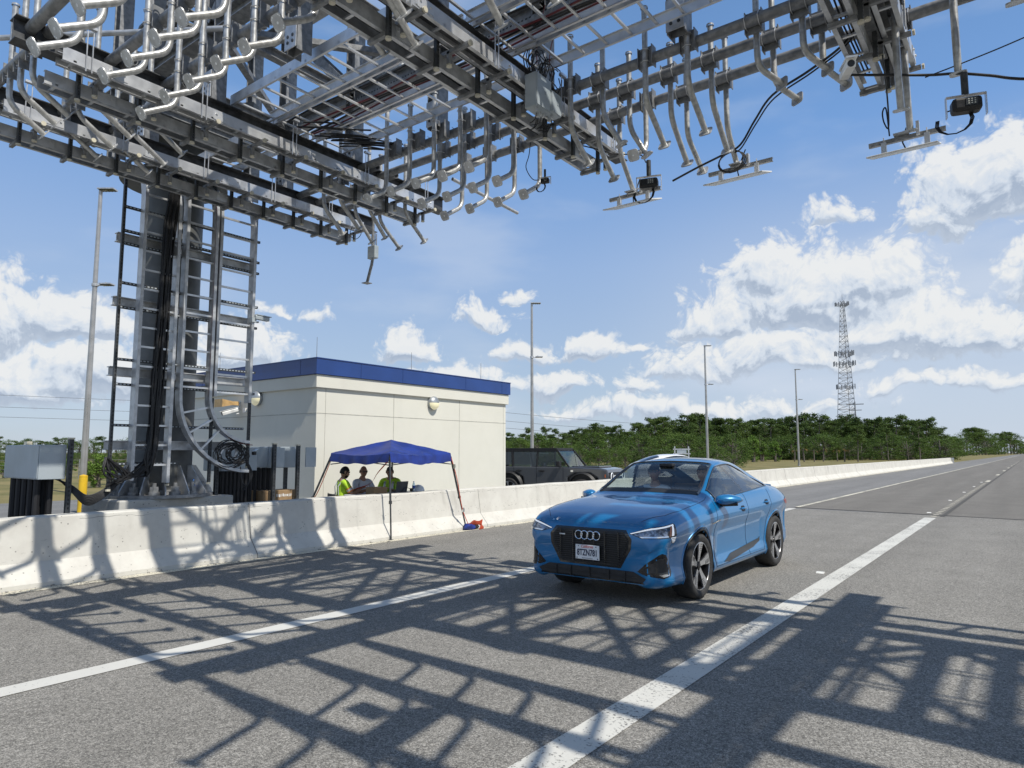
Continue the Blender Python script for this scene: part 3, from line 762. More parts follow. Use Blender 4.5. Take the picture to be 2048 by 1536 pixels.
def make_palm(seed):
    rng = random.Random(seed); t = thing('palm_tree', 'x', 'palm', (0, 0, 0)); ORG[t.name] = V((0, 0, 0)); h = 4.2
    b = MB(); b.tube([(0, 0, 0), (.1, 0, h * .5), (.15, .05, h)], [.22, .2, .16], 8); b.build('trunk', BARK, t)
    g = MB(); dd = MB()
    for k in range(34):
        a = rng.uniform(0, 6.28); el = rng.uniform(-.7, 1.2); tgt = dd if el < -.15 and rng.random() < .85 else g
        L = rng.uniform(1.1, 1.7); d = V((math.cos(a) * math.cos(el), math.sin(a) * math.cos(el), math.sin(el)))
        o = V((.15, .05, h)); tip = o + d * L
        for q in range(9):
            f = (q - 4) / 4; s = d.orthogonal().normalized(); s.rotate(Matrix.Rotation(a, 3, d)); e2 = tip + (s * f * .55) + V((0, 0, -.25 - abs(f) * .2)) + d * (.25 - abs(f) * .2)
            w = s * .03; tgt.add([o + d * L * .5 - w, o + d * L * .5 + w, e2], [(0, 1, 2)])
    g.build('frond', PALM, t, recalc=False); dd.build('dead_frond', DEAD, t, recalc=False)
    return t
PROTO['palm'] = [make_palm(70), make_palm(71)]
used = set()
def wpos(px, depth):
    """ground point seen along picture column px at a given distance"""
    r = CAM_R * ((px - 1024) / 1365.0) + CAM_F * 1.0; r.z = 0; return V((r.x, r.y, 0)) * depth
FOREST = []
def plant(kind, px, depth, top, label, group, hs=1.0):
    """top = height of the crown top above ground, metres"""
    ps = PROTO[kind]; pr = ps[random.randrange(len(ps))]
    base = {'pine': 12.0, 'oak': 9.2, 'bush': 3.3, 'palm': 5.6}[kind]
    if pr.name in used: o = copy_tree(pr)
    else: o = pr; used.add(pr.name)
    p = wpos(px, depth); o.location = p; s = top / base; o.scale = (s * hs, s * hs, s); o.rotation_euler.z = random.uniform(0, 6.28)
    tag(o, label, None, group)
    return o
def topz(y, depth): return 1.69 + (905 - y) / 1365.0 * depth
rng = random.Random(3)
# skyline of the wood as (picture column, top row)
SKY = [(1010, 872), (1060, 864), (1100, 872), (1150, 856), (1185, 846), (1215, 846), (1245, 858), (1275, 846), (1310, 828), (1345, 838), (1385, 828), (1430, 832), (1470, 838), (1510, 836), (1545, 840), (1585, 830), (1615, 826), (1650, 838), (1690, 830), (1720, 836), (1760, 834), (1800, 832), (1840, 836), (1872, 846), (1885, 866)]
def skyl(px):
    for (a, ya), (b_, yb) in zip(SKY, SKY[1:]):
        if a <= px <= b_: return ya + (yb - ya) * (px - a) / (b_ - a)
    return 870
n = 0
px = 1004
LMK = [(-99, 'the left picture edge'), (168, 'the silver lamp post'), (232, 'the left slotted post'), (400, 'the steel column'), (1000, 'the building'), (1063, 'the second lamp post'), (1150, 'the dark car windscreen'), (1245, 'the dark car'), (1357, 'the grey metal frame'), (1413, 'the third lamp post'), (1505, 'the blue car roof'), (1590, 'the fourth lamp post'), (1690, 'the radio tower'), (1884, 'the end of the tall wood'), (1960, 'the far power pole')]
NUM = 'first second third fourth fifth sixth seventh eighth ninth tenth eleventh twelfth thirteenth fourteenth fifteenth sixteenth seventeenth eighteenth nineteenth twentieth twenty-first twenty-second twenty-third'.split()
ordn = {}
def lab(kind, px, row=''):
    w = [n_ for x_, n_ in LMK if x_ <= px][-1]; k = (kind, w); ordn[k] = ordn.get(k, 0) + 1
    return '%s %s right of %s' % (NUM[min(ordn[k], 23) - 1], kind, w)
while px < 1884:
    d = rng.uniform(175, 215); top = topz(skyl(px) + rng.uniform(-2, 9), d)
    plant('pine', px, d, top, lab('tall front-row pine', px), 'pines of the wood', 1.35); px += rng.uniform(10, 15)
px = 1008
while px < 1880:
    d = rng.uniform(220, 255); top = topz(skyl(px) + rng.uniform(4, 16), d)
    plant('pine' if rng.random() < .6 else 'oak', px, d, top, lab('tall back-row tree', px), 'pines of the wood', 1.5); px += rng.uniform(11, 16)
px = 1004
while px < 1890:
    d = rng.uniform(150, 172) if px > 1480 else rng.uniform(100, 150); top = topz(rng.uniform(862, 890), d)
    plant('oak', px, d, top, lab('low leafy tree of the wood', px), 'leafy undergrowth trees of the wood', 1.8); px += rng.uniform(7, 10)
px = 1020
while px < 1880:
    d = rng.uniform(125, 165); plant('pine', px, d, topz(rng.uniform(848, 872), d), lab('middle-row pine', px), 'pines of the wood', 1.1); px += rng.uniform(22, 50) if px < 1450 else rng.uniform(60, 110)
for i, px in enumerate((1205, 1262, 1345, 1455, 1475, 1502, 1520, 1545)):
    d = rng.uniform(120, 140); plant('bush', px, d, topz(rng.uniform(868, 884), d), 'bright green pointed shrub before the wood, %s from the left' % ('first', 'second', 'third', 'fourth', 'fifth', 'sixth', 'seventh', 'eighth')[i], 'bright shrubs before the wood')
for i, (px, d) in enumerate(((1583, 128), (1602, 124), (1622, 126), (1640, 130), (1668, 132), (1682, 127))):
    plant('palm', px, d, topz(892 - (i % 2) * 4, d), 'short palm with brown dead fronds before the wood, %s from the left' % ('first', 'second', 'third', 'fourth', 'fifth', 'sixth')[i], 'palms before the wood')
px = 1010
while px < 1470:
    d = rng.uniform(66, 88); plant('oak', px, d, topz(rng.uniform(888, 903), d), lab('low near thicket', px), 'low thickets near the yard', 1.9); px += rng.uniform(13, 20)
# receding right part
px = 1885
while px < 2075:
    f = (px - 1880) / 195; d = 260 + f * 560 + rng.uniform(-15, 15)
    yt = 868 + 4 * math.sin(px * .09) - (8 if 1925 < px < 1975 else 0) + (10 if px > 2020 else 0)
    plant('oak' if rng.random() < .65 else 'pine', px, d, topz(yt, d), lab('receding roadside tree', px), 'trees receding at the right', 1.5); px += rng.uniform(5, 7)
# left side
px = -60; k = 0
while px < 640:
    d = rng.uniform(150, 190); k += 1
    plant('oak' if rng.random() < .7 else 'pine', px, d, topz(878 + rng.uniform(-5, 5) - (10 if px < 15 else 0), d), lab('dark skyline tree', px), 'trees of the left wood', 1.5); px += rng.uniform(13, 18)
px = -60; k = 0
while px < 640:
    d = rng.uniform(75, 90); plant('oak', px, d, topz(rng.uniform(902, 915), d), lab('low near thicket', px), 'low thickets near the yard', 2.0); px += rng.uniform(16, 24)
px = -60
while px < 640:
    d = rng.uniform(95, 120); k += 1
    plant('oak', px, d, topz(905 + rng.uniform(-6, 8), d), lab('low tree before the left wood', px), 'low trees of the left wood', 1.7); px += rng.uniform(20, 30)
for i, (px, d, y) in enumerate(((208, 34, 905), (228, 37, 918), (188, 42, 925), (148, 50, 915), (20, 46, 925))):
    plant('bush', px, d, topz(y, d), ('round bright green shrub just right of the silver lamp post', 'lower bright shrub close to the dark ladder posts', 'low shrub directly behind the yellow bollard', 'green shrub left of the silver lamp post', 'low green shrub at the left edge behind the fence')[i], 'shrubs by the wire fence', 1.1)
# ================================================================ toll gantry
def AT(px, py, x=None, y=None, z=None):
    """where the line of sight through a measured picture point meets a known plane of the site"""
    r = CAM_R * (px - 1024) - CAM_U * (py - 768) + CAM_F * 1365
    t = x / r.x if x is not None else y / r.y if y is not None else (z - 1.69) / r.z
    return V((0, 0, 1.69)) + r * t
GY0, GY1, GZ0, GZ1, PAN = 4.42, 6.72, 7.28, 9.2, 1.81
CX, CY = -11.62, 5.60
CR = .475
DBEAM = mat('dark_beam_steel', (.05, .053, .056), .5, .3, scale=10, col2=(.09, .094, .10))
gan = thing('toll_gantry', 'large grey steel lattice gantry over the road on a thick round column', 'gantry', (CX, CY, 0))
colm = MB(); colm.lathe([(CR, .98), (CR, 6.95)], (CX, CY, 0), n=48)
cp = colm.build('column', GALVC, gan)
b = MB(); b.lathe([(0, .97), (.82, .97), (.82, 1.02), (0, 1.02)], (CX, CY, 0), n=48, sm=False); b.lathe([(CR + .03, 1.02), (CR + .03, 1.08), (CR, 1.09)], (CX, CY, 0), n=40); b.build('base_plate', GALVD, cp)
for k in range(14):
    a = 2 * math.pi * (k + .25) / 14; d = V((math.cos(a), math.sin(a), 0)); s = V((-d.y, d.x, 0)) * .009
    c = V((CX, CY, 1.02)); p = [c + d * CR, c + d * .80, c + d * .80 + V((0, 0, .05)), c + d * (CR + .06) + V((0, 0, .46)), c + d * CR + V((0, 0, .46))]
    b = MB(); b.prism([q - s for q in p], s * 2); b.build('stiffener', GALV, cp)
for k in range(14):
    a = 2 * math.pi * (k + .75) / 14; c = V((CX + math.cos(a) * .67, CY + math.sin(a) * .67, 1.02))
    b = MB(); b.cyl(c, c + V((0, 0, .05)), .085, 16); b.cyl(c + V((0, 0, .05)), c + V((0, 0, .13)), .07, 6); b.cyl(c + V((0, 0, .13)), c + V((0, 0, .19)), .032, 12); b.build('anchor_bolt', GALVD, cp)
b = MB(); b.lathe([(0, 6.95), (.80, 6.95), (.80, 7.0), (0, 7.0)], (CX, CY, 0), n=40, sm=False); b.lathe([(CR, 6.3), (.85, 6.3), (.85, 6.34), (CR, 6.34)], (CX, CY, 0), n=40, sm=False); b.build('cap_plate', GALVC, cp)
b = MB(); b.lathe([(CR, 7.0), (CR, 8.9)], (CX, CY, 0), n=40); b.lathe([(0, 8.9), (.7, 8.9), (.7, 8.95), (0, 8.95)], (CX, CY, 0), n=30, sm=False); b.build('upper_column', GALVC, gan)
b = MB(); b.box((CX + .02, CY, .484), (1.36, 1.84, .968)); tag(b.build('column_footing', CONC2, org=(CX, CY, 0), bevel=.02), 'square concrete footing under the steel column, behind the barrier', 'footing')
# water bottle on the base plate
def bottle(loc, lab, s=1.0):
    x, y, z = loc; b = MB()
    t = thing('water_bottle', lab, 'bottle', loc)
    b.lathe([(0, 0), (.032, 0), (.034, .01), (.034, .07), (.031, .075), (.034, .08), (.034, .15), (.028, .18), (.013, .2), (.013, .215)], loc, n=14); b.build('bottle_body', glass('bottle_plastic', (.75, .88, .95), .25), t)
    b = MB(); b.lathe([(.0345, .085), (.0345, .14)], loc, n=14); b.build('bottle_label', mat('label_blue', (.03, .10, .42), .4), t)
    b = MB(); b.lathe([(.015, .212), (.015, .232), (0, .232)], loc, n=12); b.build('bottle_cap', mat('cap_blue', (.05, .2, .6), .4), t)
bottle((CX + .55, CY + .28, 1.02), 'blue-labelled water bottle standing on the base plate of the steel column')

def wbeam(p0, p1, w, h, up): b = MB(); b.ibeam(p0, p1, w, h, .014, up); return b
XS = [-10.04 + PAN * i for i in range(11)]
for y in (GY0, GY1):
    for z in (GZ0, GZ1): wbeam((-11.5, y, z), (XS[-1] + .6, y, z), .2, .2, (0, 0, 1)).build('chord', GALVD, gan)
    for i, x in enumerate([-11.1] + XS):
        b = wbeam((x, y, 6.22), (x, y, GZ1), .2, .21, (1, 0, 0)); vt = b.build('vertical_post', GALVD, gan)
        if i > 0:
            s = -1 if y == GY0 else 1
            g = MB(); g.box((x, y - .115, 6.42), (.21, .012, .36))
            for dx in (-.045, .045):
                for dz in (-.12, -.05): g.cyl((x + dx, y - .121, 6.44 + dz), (x + dx, y - .128, 6.44 + dz), .02, 8, m=1)
            g.build('gusset_plate', [GALV, BLKM], vt)
    for i in range(len(XS) - 1):
        xa, xb = XS[i], XS[i + 1]
        if i % 2: xa, xb = xb, xa
        wbeam((xa, y, GZ1 - .08), (xb, y, GZ0 + .08), .16, .2, (0, 1, 0)).build('diagonal_brace', GALVD, gan)
for i, x in enumerate([-11.1] + XS):
    for z in (GZ0 + .02, GZ1 - .02):
        b = MB(); b.ibeam((x, GY0 + .1, z), (x, GY1 - .1, z), .13, .14); b.build('cross_strut', GALVD, gan)
for i in range(len(XS) - 1):
    for z, a, c in ((GZ1 + .03, GY0, GY1), (GZ1 - .06, GY1, GY0), (GZ0 - .03, GY0, GY1) if i % 2 else (GZ0 - .03, GY1, GY0)):
        b = MB(); b.bar((XS[i], a, z), (XS[i + 1], c, z), .1, .08); b.build('lateral_brace', GALVD, gan)
    b = MB(); b.bar(((XS[i] + XS[i + 1]) / 2, GY0, GZ1 + .02), ((XS[i] + XS[i + 1]) / 2, GY1, GZ1 + .02), .07, .07); b.build('cross_strut', GALVD, gan)
for z in (7.1, 7.9):
    for s in (-1, 1):
        b = MB(); b.bar((CX, CY + .66 * s, z), (-10.9, CY + 1.05 * s, z), .2, .22); b.build('column_bracket', GALVC, gan)
# transverse equipment beams under the truss
BX = {'A': -10.04, 'B': -8.22, 'C': -4.60, 'D': -0.98, 'E': 2.64, 'F': 6.26}
BEAMZ = 6.10
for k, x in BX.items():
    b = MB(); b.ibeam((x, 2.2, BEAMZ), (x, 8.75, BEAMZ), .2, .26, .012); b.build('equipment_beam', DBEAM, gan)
ROW = {'R1': 2.36, 'R2': 3.14, 'R3': 3.78, 'P1': 6.98, 'P2': 7.30, 'P3': 7.80}
ROW = {'R1': 2.36, 'R2': 3.14, 'R3': 3.78, 'P1': 6.65 + .2, 'P2': 7.2 + .05, 'P3': 7.75}
ROWZ = 6.17
def openpipe(p0, p1, r, m=None, parent=gan, name='mounting_pipe'):
    b = MB(); p0, p1 = V(p0), V(p1); d = (p1 - p0).normalized()
    b.tube([p0, p1], r, 16, caps=False); b.tube([p0, p1], r * .9, 16, caps=False)
    for p, s in ((p0, -1), (p1, 1)): b.lathe([(r, 0), (r * .9, 0)], p, d, 16)
    b.disc(p0 + d * .12, d, r * .9, 12, m=1); b.disc(p1 - d * .12, d, r * .9, 12, m=1)
    return b.build(name, [m or GALVD, BLK], parent, recalc=False)
for k, y in ROW.items():
    openpipe((-8.42, y, ROWZ), (7.2, y, ROWZ), .060)
    openpipe((-10.7, y + .16, ROWZ + .03), (-8.0, y + .16, ROWZ + .03), .060)
# the long thin brace pipe over the left part and the one beyond the far side
openpipe((-11.5, 1.9, 7.05), (-7.4, 4.6, 7.05), .035, GALV)
b = MB(); p0, p1 = AT(905, 358, y=8.0), AT(1035, 426, y=9.6)
openpipe(p0, p1, .03, GALV)

# ---------------- equipment rails (paired cable trays hung under each beam)
RAILL = {'A': 'hung ladder rail nearest the steel column', 'B': 'second hung ladder rail from the column, in front of the column top', 'C': 'hung ladder rail that carries the grey junction boxes', 'D': 'hung ladder rail at the upper right with the white camera at its end', 'E': 'hung ladder rail outside the right edge, shading the wide white line', 'F': 'outermost hung ladder rail'}
SPC = {'A': .62, 'B': .66, 'C': .70, 'D': .72, 'E': .8, 'F': .8}
def rail(k):
    x = BX[k]; t = thing('equipment_rail', RAILL[k], 'cable tray', (x, 5.5, 6.0), 'hung equipment rails')
    y0, y1 = (2.6, 8.3)
    for (xa, xb, z, m1) in ((x + .22, x + .02, 5.95, ALU), (x - .08, x - .30, 5.76, GALV)):
        dy = 0 if z > 5.9 else -.06
        for xx, s in ((xa, 1), (xb, -1)):
            b = MB(); b.chan((xx, y0 + dy, z), (xx, y1 + dy, z), .045, .15, .006, side=s); r_ = b.build('side_rail', m1, t)
        n = 15; y = y0 + .12 + dy
        b = MB(); b.bar((xb, y, z - .05), (xa, y, z - .05), .03, .02); repeat(b.build('rung', ALU, r_), [(0, (y1 - y0 - .24) * i / (n - 1), 0) for i in range(1, n)])
        y = y0 + .55; b = MB()
        b.box((xa + .004, y, z), (.006, .22, .11))
        for q in (-.07, .07): b.cyl((xa + .005, y + q, z + .02), (xa + .02, y + q, z + .02), .012, 6)
        repeat(b.build('splice_plate', ALU, r_), [(0, 1.25 * i, 0) for i in range(1, 5)])
    n = int((y1 - y0) / SPC[k]); st = []
    for i in range(n + 1):
        y = y0 + .25 + (y1 - y0 - .45) * i / n
        b = MB(); b.bar((x - .03, y, 5.62), (x - .03, y, BEAMZ - .1), .042, .042, (0, 1, 0))
        b.bar((x - .31, y, 5.655), (x - .055, y, 5.655), .042, .042, m=2)
        for q in range(10): b.box((x - .0075, y, 5.66 + q * .035), (.003, .014, .02), m=1)
        s_ = b.build('strut_frame', [BLKM, BLK, GALVD], t)
        b = MB(); b.bar((x - .10, y + .16, 5.845), (x + .27, y + .16, 5.845), .042, .042); b.bar((x + .0, y + .16, 5.72), (x + .0, y + .16, 5.85), .042, .042, (0, 1, 0)); s2 = b.build('strut_frame', [GALVD], t)
        for c, ax, par_ in (((x - .03, y, 5.61), (0, 0, -1), s_), ((x + .28, y + .16, 5.845), (1, 0, 0), s2), ((x + .0, y + .16, 5.71), (0, 0, -1), s2)):
            b = MB(); b.cyl(V(c), V(c) + V(ax) * .022, .031, 8); b.build('end_cap', CAPM, par_)
        if i % 2 == 0:
            b = MB()
            for q in (-.03, .03): b.cyl((x + .24, y + q, 5.83), (x + .24, y + q, 6.34), .007, 6)
            b.box((x + .24, y, 6.34), (.05, .11, .03)); b.build('hanger_rod', ALU, s2)
    # cables lying in the rail
    b = MB()
    for q in range(3):
        b.tube(sag((x - .2 + q * .04, 2.9 + q * .5, 5.72), (x - .2 + q * .04, 7.8, 5.72), -.02, 10, .012), .009, 5)
    b.build('cable', BLK, t)
    return t
for k in BX: rail(k)

# ---------------- ladder trays lying along the truss between the beams
TL = 'wide ladder cable tray %s between %s'
def ladder(name, lab, x0, x1, y0, y1, z, pitch=.305, hgt=.13):
    t = thing(name, lab, 'cable tray', ((x0 + x1) / 2, y0, z), 'ladder trays inside the gantry')
    for y, s in ((y0, -1), (y1, 1)):
        b = MB(); b.chan((x0, y, z), (x1, y, z), .03, hgt, .005, side=-s); b.build('side_rail', ALU, t)
    b = MB(); x = x0 + .1
    b.bar((x, y0, z - .035), (x, y1, z - .035), .03, .022); repeat(b.build('rung', ALU, t), [(pitch * i, 0, 0) for i in range(1, int((x1 - x) / pitch) + 1)])
    return t
TY = ((4.62, 5.22, 'near'), (5.28, 5.92, 'middle'), (5.98, 6.50, 'far'))
SPN = (('B', 'C', 'from the second to the third hung rail'), ('C', 'D', 'third to upper right rail'), ('D', 'E', 'right of the upper right rail'), ('E', 'F', 'at the outer end'))
for (a, c, w) in SPN:
    for (y0, y1, nm) in TY:
        ladder('ladder_tray', '%s ladder tray of three side by side, %s' % (nm, w), BX[a] + .02, BX[c] - .02 + (.3 if a != 'B' else 0), y0, y1, 6.34)
ladder('ladder_tray', 'short ladder cable tray between the column and the second hung rail', -10.7, -8.25, 5.3, 5.9, 6.34)
for i, (y, m, w) in enumerate(((5.86, RED, 'dark red'), (5.80, BLK, 'black'), (5.74, BLK, 'second black'), (5.42, BLK, 'third black'), (5.66, RED, 'second dark red'))):
    b = MB()
    pts = [V((x, y + .03 * math.sin(x * 2.3 + i), 6.315 + .012)) for x in [BX['B'] + .1 + j * .3 for j in range(25)]]
    b.tube(pts, .013 if i else .011, 6); tag(b.build('cable', m, org=pts[0]), w + ' cable lying along the middle ladder tray of the gantry', 'cable', 'cables in the ladder trays')
b = MB()
for q in range(16):
    x = -7.9 + random.uniform(0, .5); y = 5.9 + random.uniform(-.2, .9)
    b.tube(bend((x - .25, y - .5, 6.16), (x, y, 6.2 + random.uniform(0, .16)), (x + .3, y + .5, 6.3), .35), .013, 5)
tag(b.build('cable_bundle', BLK, org=(-7.9, 6, 6.2)), 'tangle of black cables where the ladder tray meets the second hung rail', 'cable')
b = MB()
for q in range(22):
    c = V((-4.35 + random.uniform(-.05, .08), 6.35 + random.uniform(-.25, .25), 6.15 + random.uniform(-.05, .05))); r = random.uniform(.1, .2)
    a0 = random.uniform(0, 3); b.tube([c + V((random.uniform(-.02, .02), math.cos(a0 + w) * r, math.sin(a0 + w) * r * 1.2)) for w in [j * .45 for j in range(random.randint(8, 14))]], .007, 5)
tag(b.build('cable_coil', BLK, org=(-4.35, 6.35, 6.15)), 'messy hanging coil of black cables above the grey junction boxes', 'cable')
# strut channels carrying boxes between the trays
for i, (x0, x1) in enumerate(((-8.2, -4.6), (-4.6, -.98))):
    b = MB(); b.chan((x0, 6.60, 7.12), (x1, 6.60, 7.12), .045, .1, .005)
    for q in range(int((x1 - x0) / .06)): b.box((x0 + .03 + q * .06, 6.552, 7.12), (.03, .004, .02), m=1)
    tag(b.build('slotted_channel', [GALVD, BLK], org=(x0, 6.6, 7.12)), 'slotted steel channel behind the ladder trays, ' + ('left of' if i == 0 else 'right of') + ' the junction box rail', 'strut', 'slotted channels inside the gantry')
EQ = []
for i, (x, lab) in enumerate(((-7.93, 'left one between second and third rails'), (-7.56, 'right one between second and third rails'), (-5.45, 'grey one near the third rail'), (-4.85, 'white one near the third rail'))):
    b = MB(); b.box((x, 6.98, 7.60), (.30, .2, .42)); b.box((x, 6.87, 7.60), (.27, .015, .39)); o = b.build('equipment_cabinet', WHT if i % 2 else GREYBOX, org=(x, 6.98, 7.4), bevel=.01)
    tag(o, 'pale cabinet inside the gantry truss, ' + lab, 'cabinet', 'cabinets inside the truss')

# ---------------- bent pipe arms
def plate_shape(c, n, up, s=.072, t=.012, b=None):
    n = n.normalized(); a = n.cross(up).normalized(); u = a.cross(n).normalized(); pts = []
    for i in range(24):
        w = 2 * math.pi * i / 24 + .13; k = 1 / max(abs(math.cos(w)) ** 4.5 + abs(math.sin(w)) ** 4.5, 1e-6) ** (1 / 4.5)
        pts.append(c + (a * math.cos(w) + u * math.sin(w)) * s * min(k, 1.22))
    b.prism(pts, n * t)
    for i in range(4):
        w0 = math.pi / 4 + i * math.pi / 2
        for q in (-.26, .04):
            w = w0 + q; p = c + n * (t + .0008) + (a * math.cos(w) + u * math.sin(w)) * s * .98
            p2 = c + n * (t + .0008) + (a * math.cos(w + .22) + u * math.sin(w + .22)) * s * .98
            b.bar(p, p2, .010, .001, n, m=1)
    b.cyl(c + n * t, c + n * (t + .002), .012, 8, m=1)
SLOT = mat('slot_light', (.85, .88, .92), .5)
_armn = {}
def arm(row, x, zt, zb, L, ang, s, lab, off=None, group='bent pipe arms', plate=True, tw=0):
    y = ROW[row] + (.12 * s if off is None else off); ab = ROW[row] + .16 if x < -8.1 else ROW[row]
    if x < -8.1: y += .16
    t = thing('pipe_arm', lab, 'pipe arm', (x, y, ROWZ), group)
    a = RD(ang); d = V((math.sin(RD(tw)) * math.cos(a), s * math.cos(a) * math.cos(RD(tw)), -math.sin(a)))
    e = V((x, y, zb)); end = e + d * L
    pts = [V((x, y, zt)), V((x, y, (zt + zb) / 2))] + bend((x, y, zt), e, end, .13, 7) + [end]
    b = MB(); b.tube(pts, .033, 14, caps=False); b.tube([pts[0] - V((0, 0, .08)), pts[0] + V((0, 0, .001))], .029, 10, m=1); b.lathe([(.043, -.0), (.043, .02), (.027, .021)], pts[0], (0, 0, 1), 14); b.build('pipe', [PIPE, BLK], t, recalc=False)
    if plate:
        b = MB(); plate_shape(end, d, V((1, 0, 0)) if abs(d.x) < .9 else V((0, 0, 1)), b=b); b.build('end_plate', [GALV, SLOT], t)
    b = MB(); py = ab; zz = ROWZ
    b.box((x, (y + py) / 2 + (-.01 if s > 0 else .01), zz), (.17, .012, .24)); 
    b.box((x - .085, (y + py) / 2, zz), (.01, .11, .24)); b.box((x + .085, (y + py) / 2, zz), (.01, .11, .24))
    for q in (-.07, .07):
        sg = 1 if y > py else -1
        b.tube([V((x - .05, y - .045 * sg, zz + q)), V((x - .044, y + .02 * sg, zz + q)), V((x, y + .046 * sg, zz + q)), V((x + .044, y + .02 * sg, zz + q)), V((x + .05, y - .045 * sg, zz + q))], .005, 5, m=1)
        b.tube([V((x + q, py + .04 * sg, zz - .072)), V((x + q, py - .03 * sg, zz - .068)), V((x + q, py - .075 * sg, zz)), V((x + q, py - .03 * sg, zz + .068)), V((x + q, py + .04 * sg, zz + .072))], .005, 5, m=1)
    b.build('clamp_bracket', [GALVD, ALU], t)
    return end, d
ORDN = ['first', 'second', 'third', 'fourth', 'fifth', 'sixth', 'seventh', 'eighth', 'ninth', 'tenth', 'eleventh', 'twelfth']
ROWN = {'R1': 'nearest', 'R2': 'second nearest', 'R3': 'third nearest', 'P1': 'first far', 'P2': 'middle far', 'P3': 'farthest'}
def armset(row, xs, zb, s, where, ang=33, L=.45, zt=None, **kw):
    out = []
    for i, x in enumerate(xs):
        dirn = 'toward the camera' if s < 0 else 'away down the road'
        lb = '%s %s pipe arm on the %s row %s' % (ORDN[i], 'camera-facing' if s < 0 else 'away-facing', ROWN[row], where)
        out.append(arm(row, x + random.uniform(-.015, .015), (zt or zb + 1.18) + random.uniform(-.04, .05), zb + random.uniform(-.02, .02), L, ang, s, lb, **kw))
    return out
W1 = 'between second and third rails'; W0 = 'left of the second rail'; W2 = 'right of the third rail'; W3 = 'right of the upper right rail'
armset('R3', [-7.65, -7.13, -6.61, -6.11, -5.62, -5.09], 5.70, -1, W1)
armset('R2', [-7.01, -6.51, -5.99, -5.51], 5.61, -1, W1)
armset('R1', [-6.98, -6.51, -6.06, -5.61][1:], 5.30, -1, W1, L=.40)
armset('R1', [-9.36, -9.0, -8.6], 5.80, 1, W0, off=.0)
armset('R2', [-9.97, -9.52, -9.02], 6.0, 1, W0, off=.0, L=.52)
armset('R3', [-9.98, -9.5, -9.0], 6.03, 1, W0, off=.0, L=.56)
armset('P1', [-9.18, -8.78], 5.80, 1, W0, ang=42, L=.55, off=-.12)
armset('P2', [-9.01, -8.66], 5.78, 1, W0, ang=46, L=.56, off=.0)
armset('P3', [-8.95, -8.3], 5.75, 1, W0, ang=38, L=.6, off=.0)
armset('P1', [-7.26, -6.77, -6.31, -5.83, -5.37], 5.46, -1, W1, L=.4, off=-.32)
armset('P2', [-6.72, -6.23, -5.76, -5.34], 5.45, -1, W1, L=.42, off=-.17)
armset('P3', [-6.76, -6.27, -5.73, -5.29], 5.44, -1, W1, L=.46, off=-.12)
armset('P1', [-4.23], 5.60, 1, W2, ang=34, L=.5, zt=6.75, off=-.08)
armset('P1', [-3.25, -2.75], 5.64, 1, W2 + ', long kind', ang=36, L=.58, zt=6.75, off=-.08)
armset('P2', [-4.16], 5.6, 1, W2, ang=38, L=.5, zt=6.62, off=.07)
armset('P2', [-3.18, -2.69], 5.66, 1, W2 + ', long kind', ang=42, L=.6, zt=6.6, off=.07)
e1 = armset('P3', [-4.15], 5.70, 1, W2, ang=48, L=.55, zt=6.7)[0]
armset('P3', [-3.21], 5.64, 1, W2 + ', long kind', ang=32, L=.55, zt=6.6)
e2 = armset('P3', [-2.70], 5.57, 1, 'above the middle panel antenna', ang=48, L=.45, zt=6.7)[0]
armset('P3', [-3.66], 5.5, -1, W2, ang=30, L=.42)
armset('P1', [-2.05, -1.6], 5.72, 1, 'just left of the upper right rail', ang=14, L=.36, zt=6.7, tw=25)
armset('P2', [-2.0, -1.5], 5.68, 1, 'just left of the upper right rail', ang=14, L=.36, zt=6.7, tw=25)
arm('P2', -3.75, 6.68, 5.7, .4, 60, 1, 'pipe arm tilted sideways on the middle far pipe row right of the third rail', tw=60)
arm('P1', -3.9, 6.68, 5.75, .42, 60, 1, 'pipe arm tilted sideways on the first far pipe row above the junction boxes', tw=60)
e3 = arm('P2', AT(1790, 60, y=7.35).x, 6.9, 5.35, .3, 75, 1, 'long straight pipe arm right of the upper right rail, left one')
e4 = arm('P3', AT(1806, 60, y=7.87).x, 6.9, 5.45, .42, 78, 1, 'long straight pipe arm carrying the rightmost panel antenna')
e5 = arm('P2', AT(1910, 60, y=7.35).x, 6.9, 5.55, .3, 80, 1, 'long straight pipe arm above the black scanner at the upper right')
arm('P1', AT(2036, 60, y=6.9).x, 6.9, 5.8, .25, 75, 1, 'pipe arm at the right edge of the picture')
# near rows right of the third rail (their shadows lie on the road)
for r_ in ('R1', 'R2', 'R3'): armset(r_, [-4.0, -3.45, -2.9, -2.35, -1.85][(1 if r_ == 'R3' else 0):], 5.75, 1, W2, L=.62, ang=36)
for r_ in ('R1', 'R2', 'R3'): armset(r_, [-.02, .53, 1.08, 1.63, 2.18], 5.62, -1, W3, L=.66, ang=30)
for r_ in ('R2', 'R3'): armset(r_, [3.2, 3.75, 4.3], 5.65, -1, 'beyond the outer rail', L=.6, ang=30)
armset('P1', [.3, .8, 1.3, 1.8], 5.6, 1, 'beyond the right frame edge', L=.5)
armset('P2', [3.2, 3.8, 4.4], 5.6, 1, 'at the outer end', L=.5)
armset('P3', [1.2, 1.8], 5.6, 1, 'beyond the right frame edge')
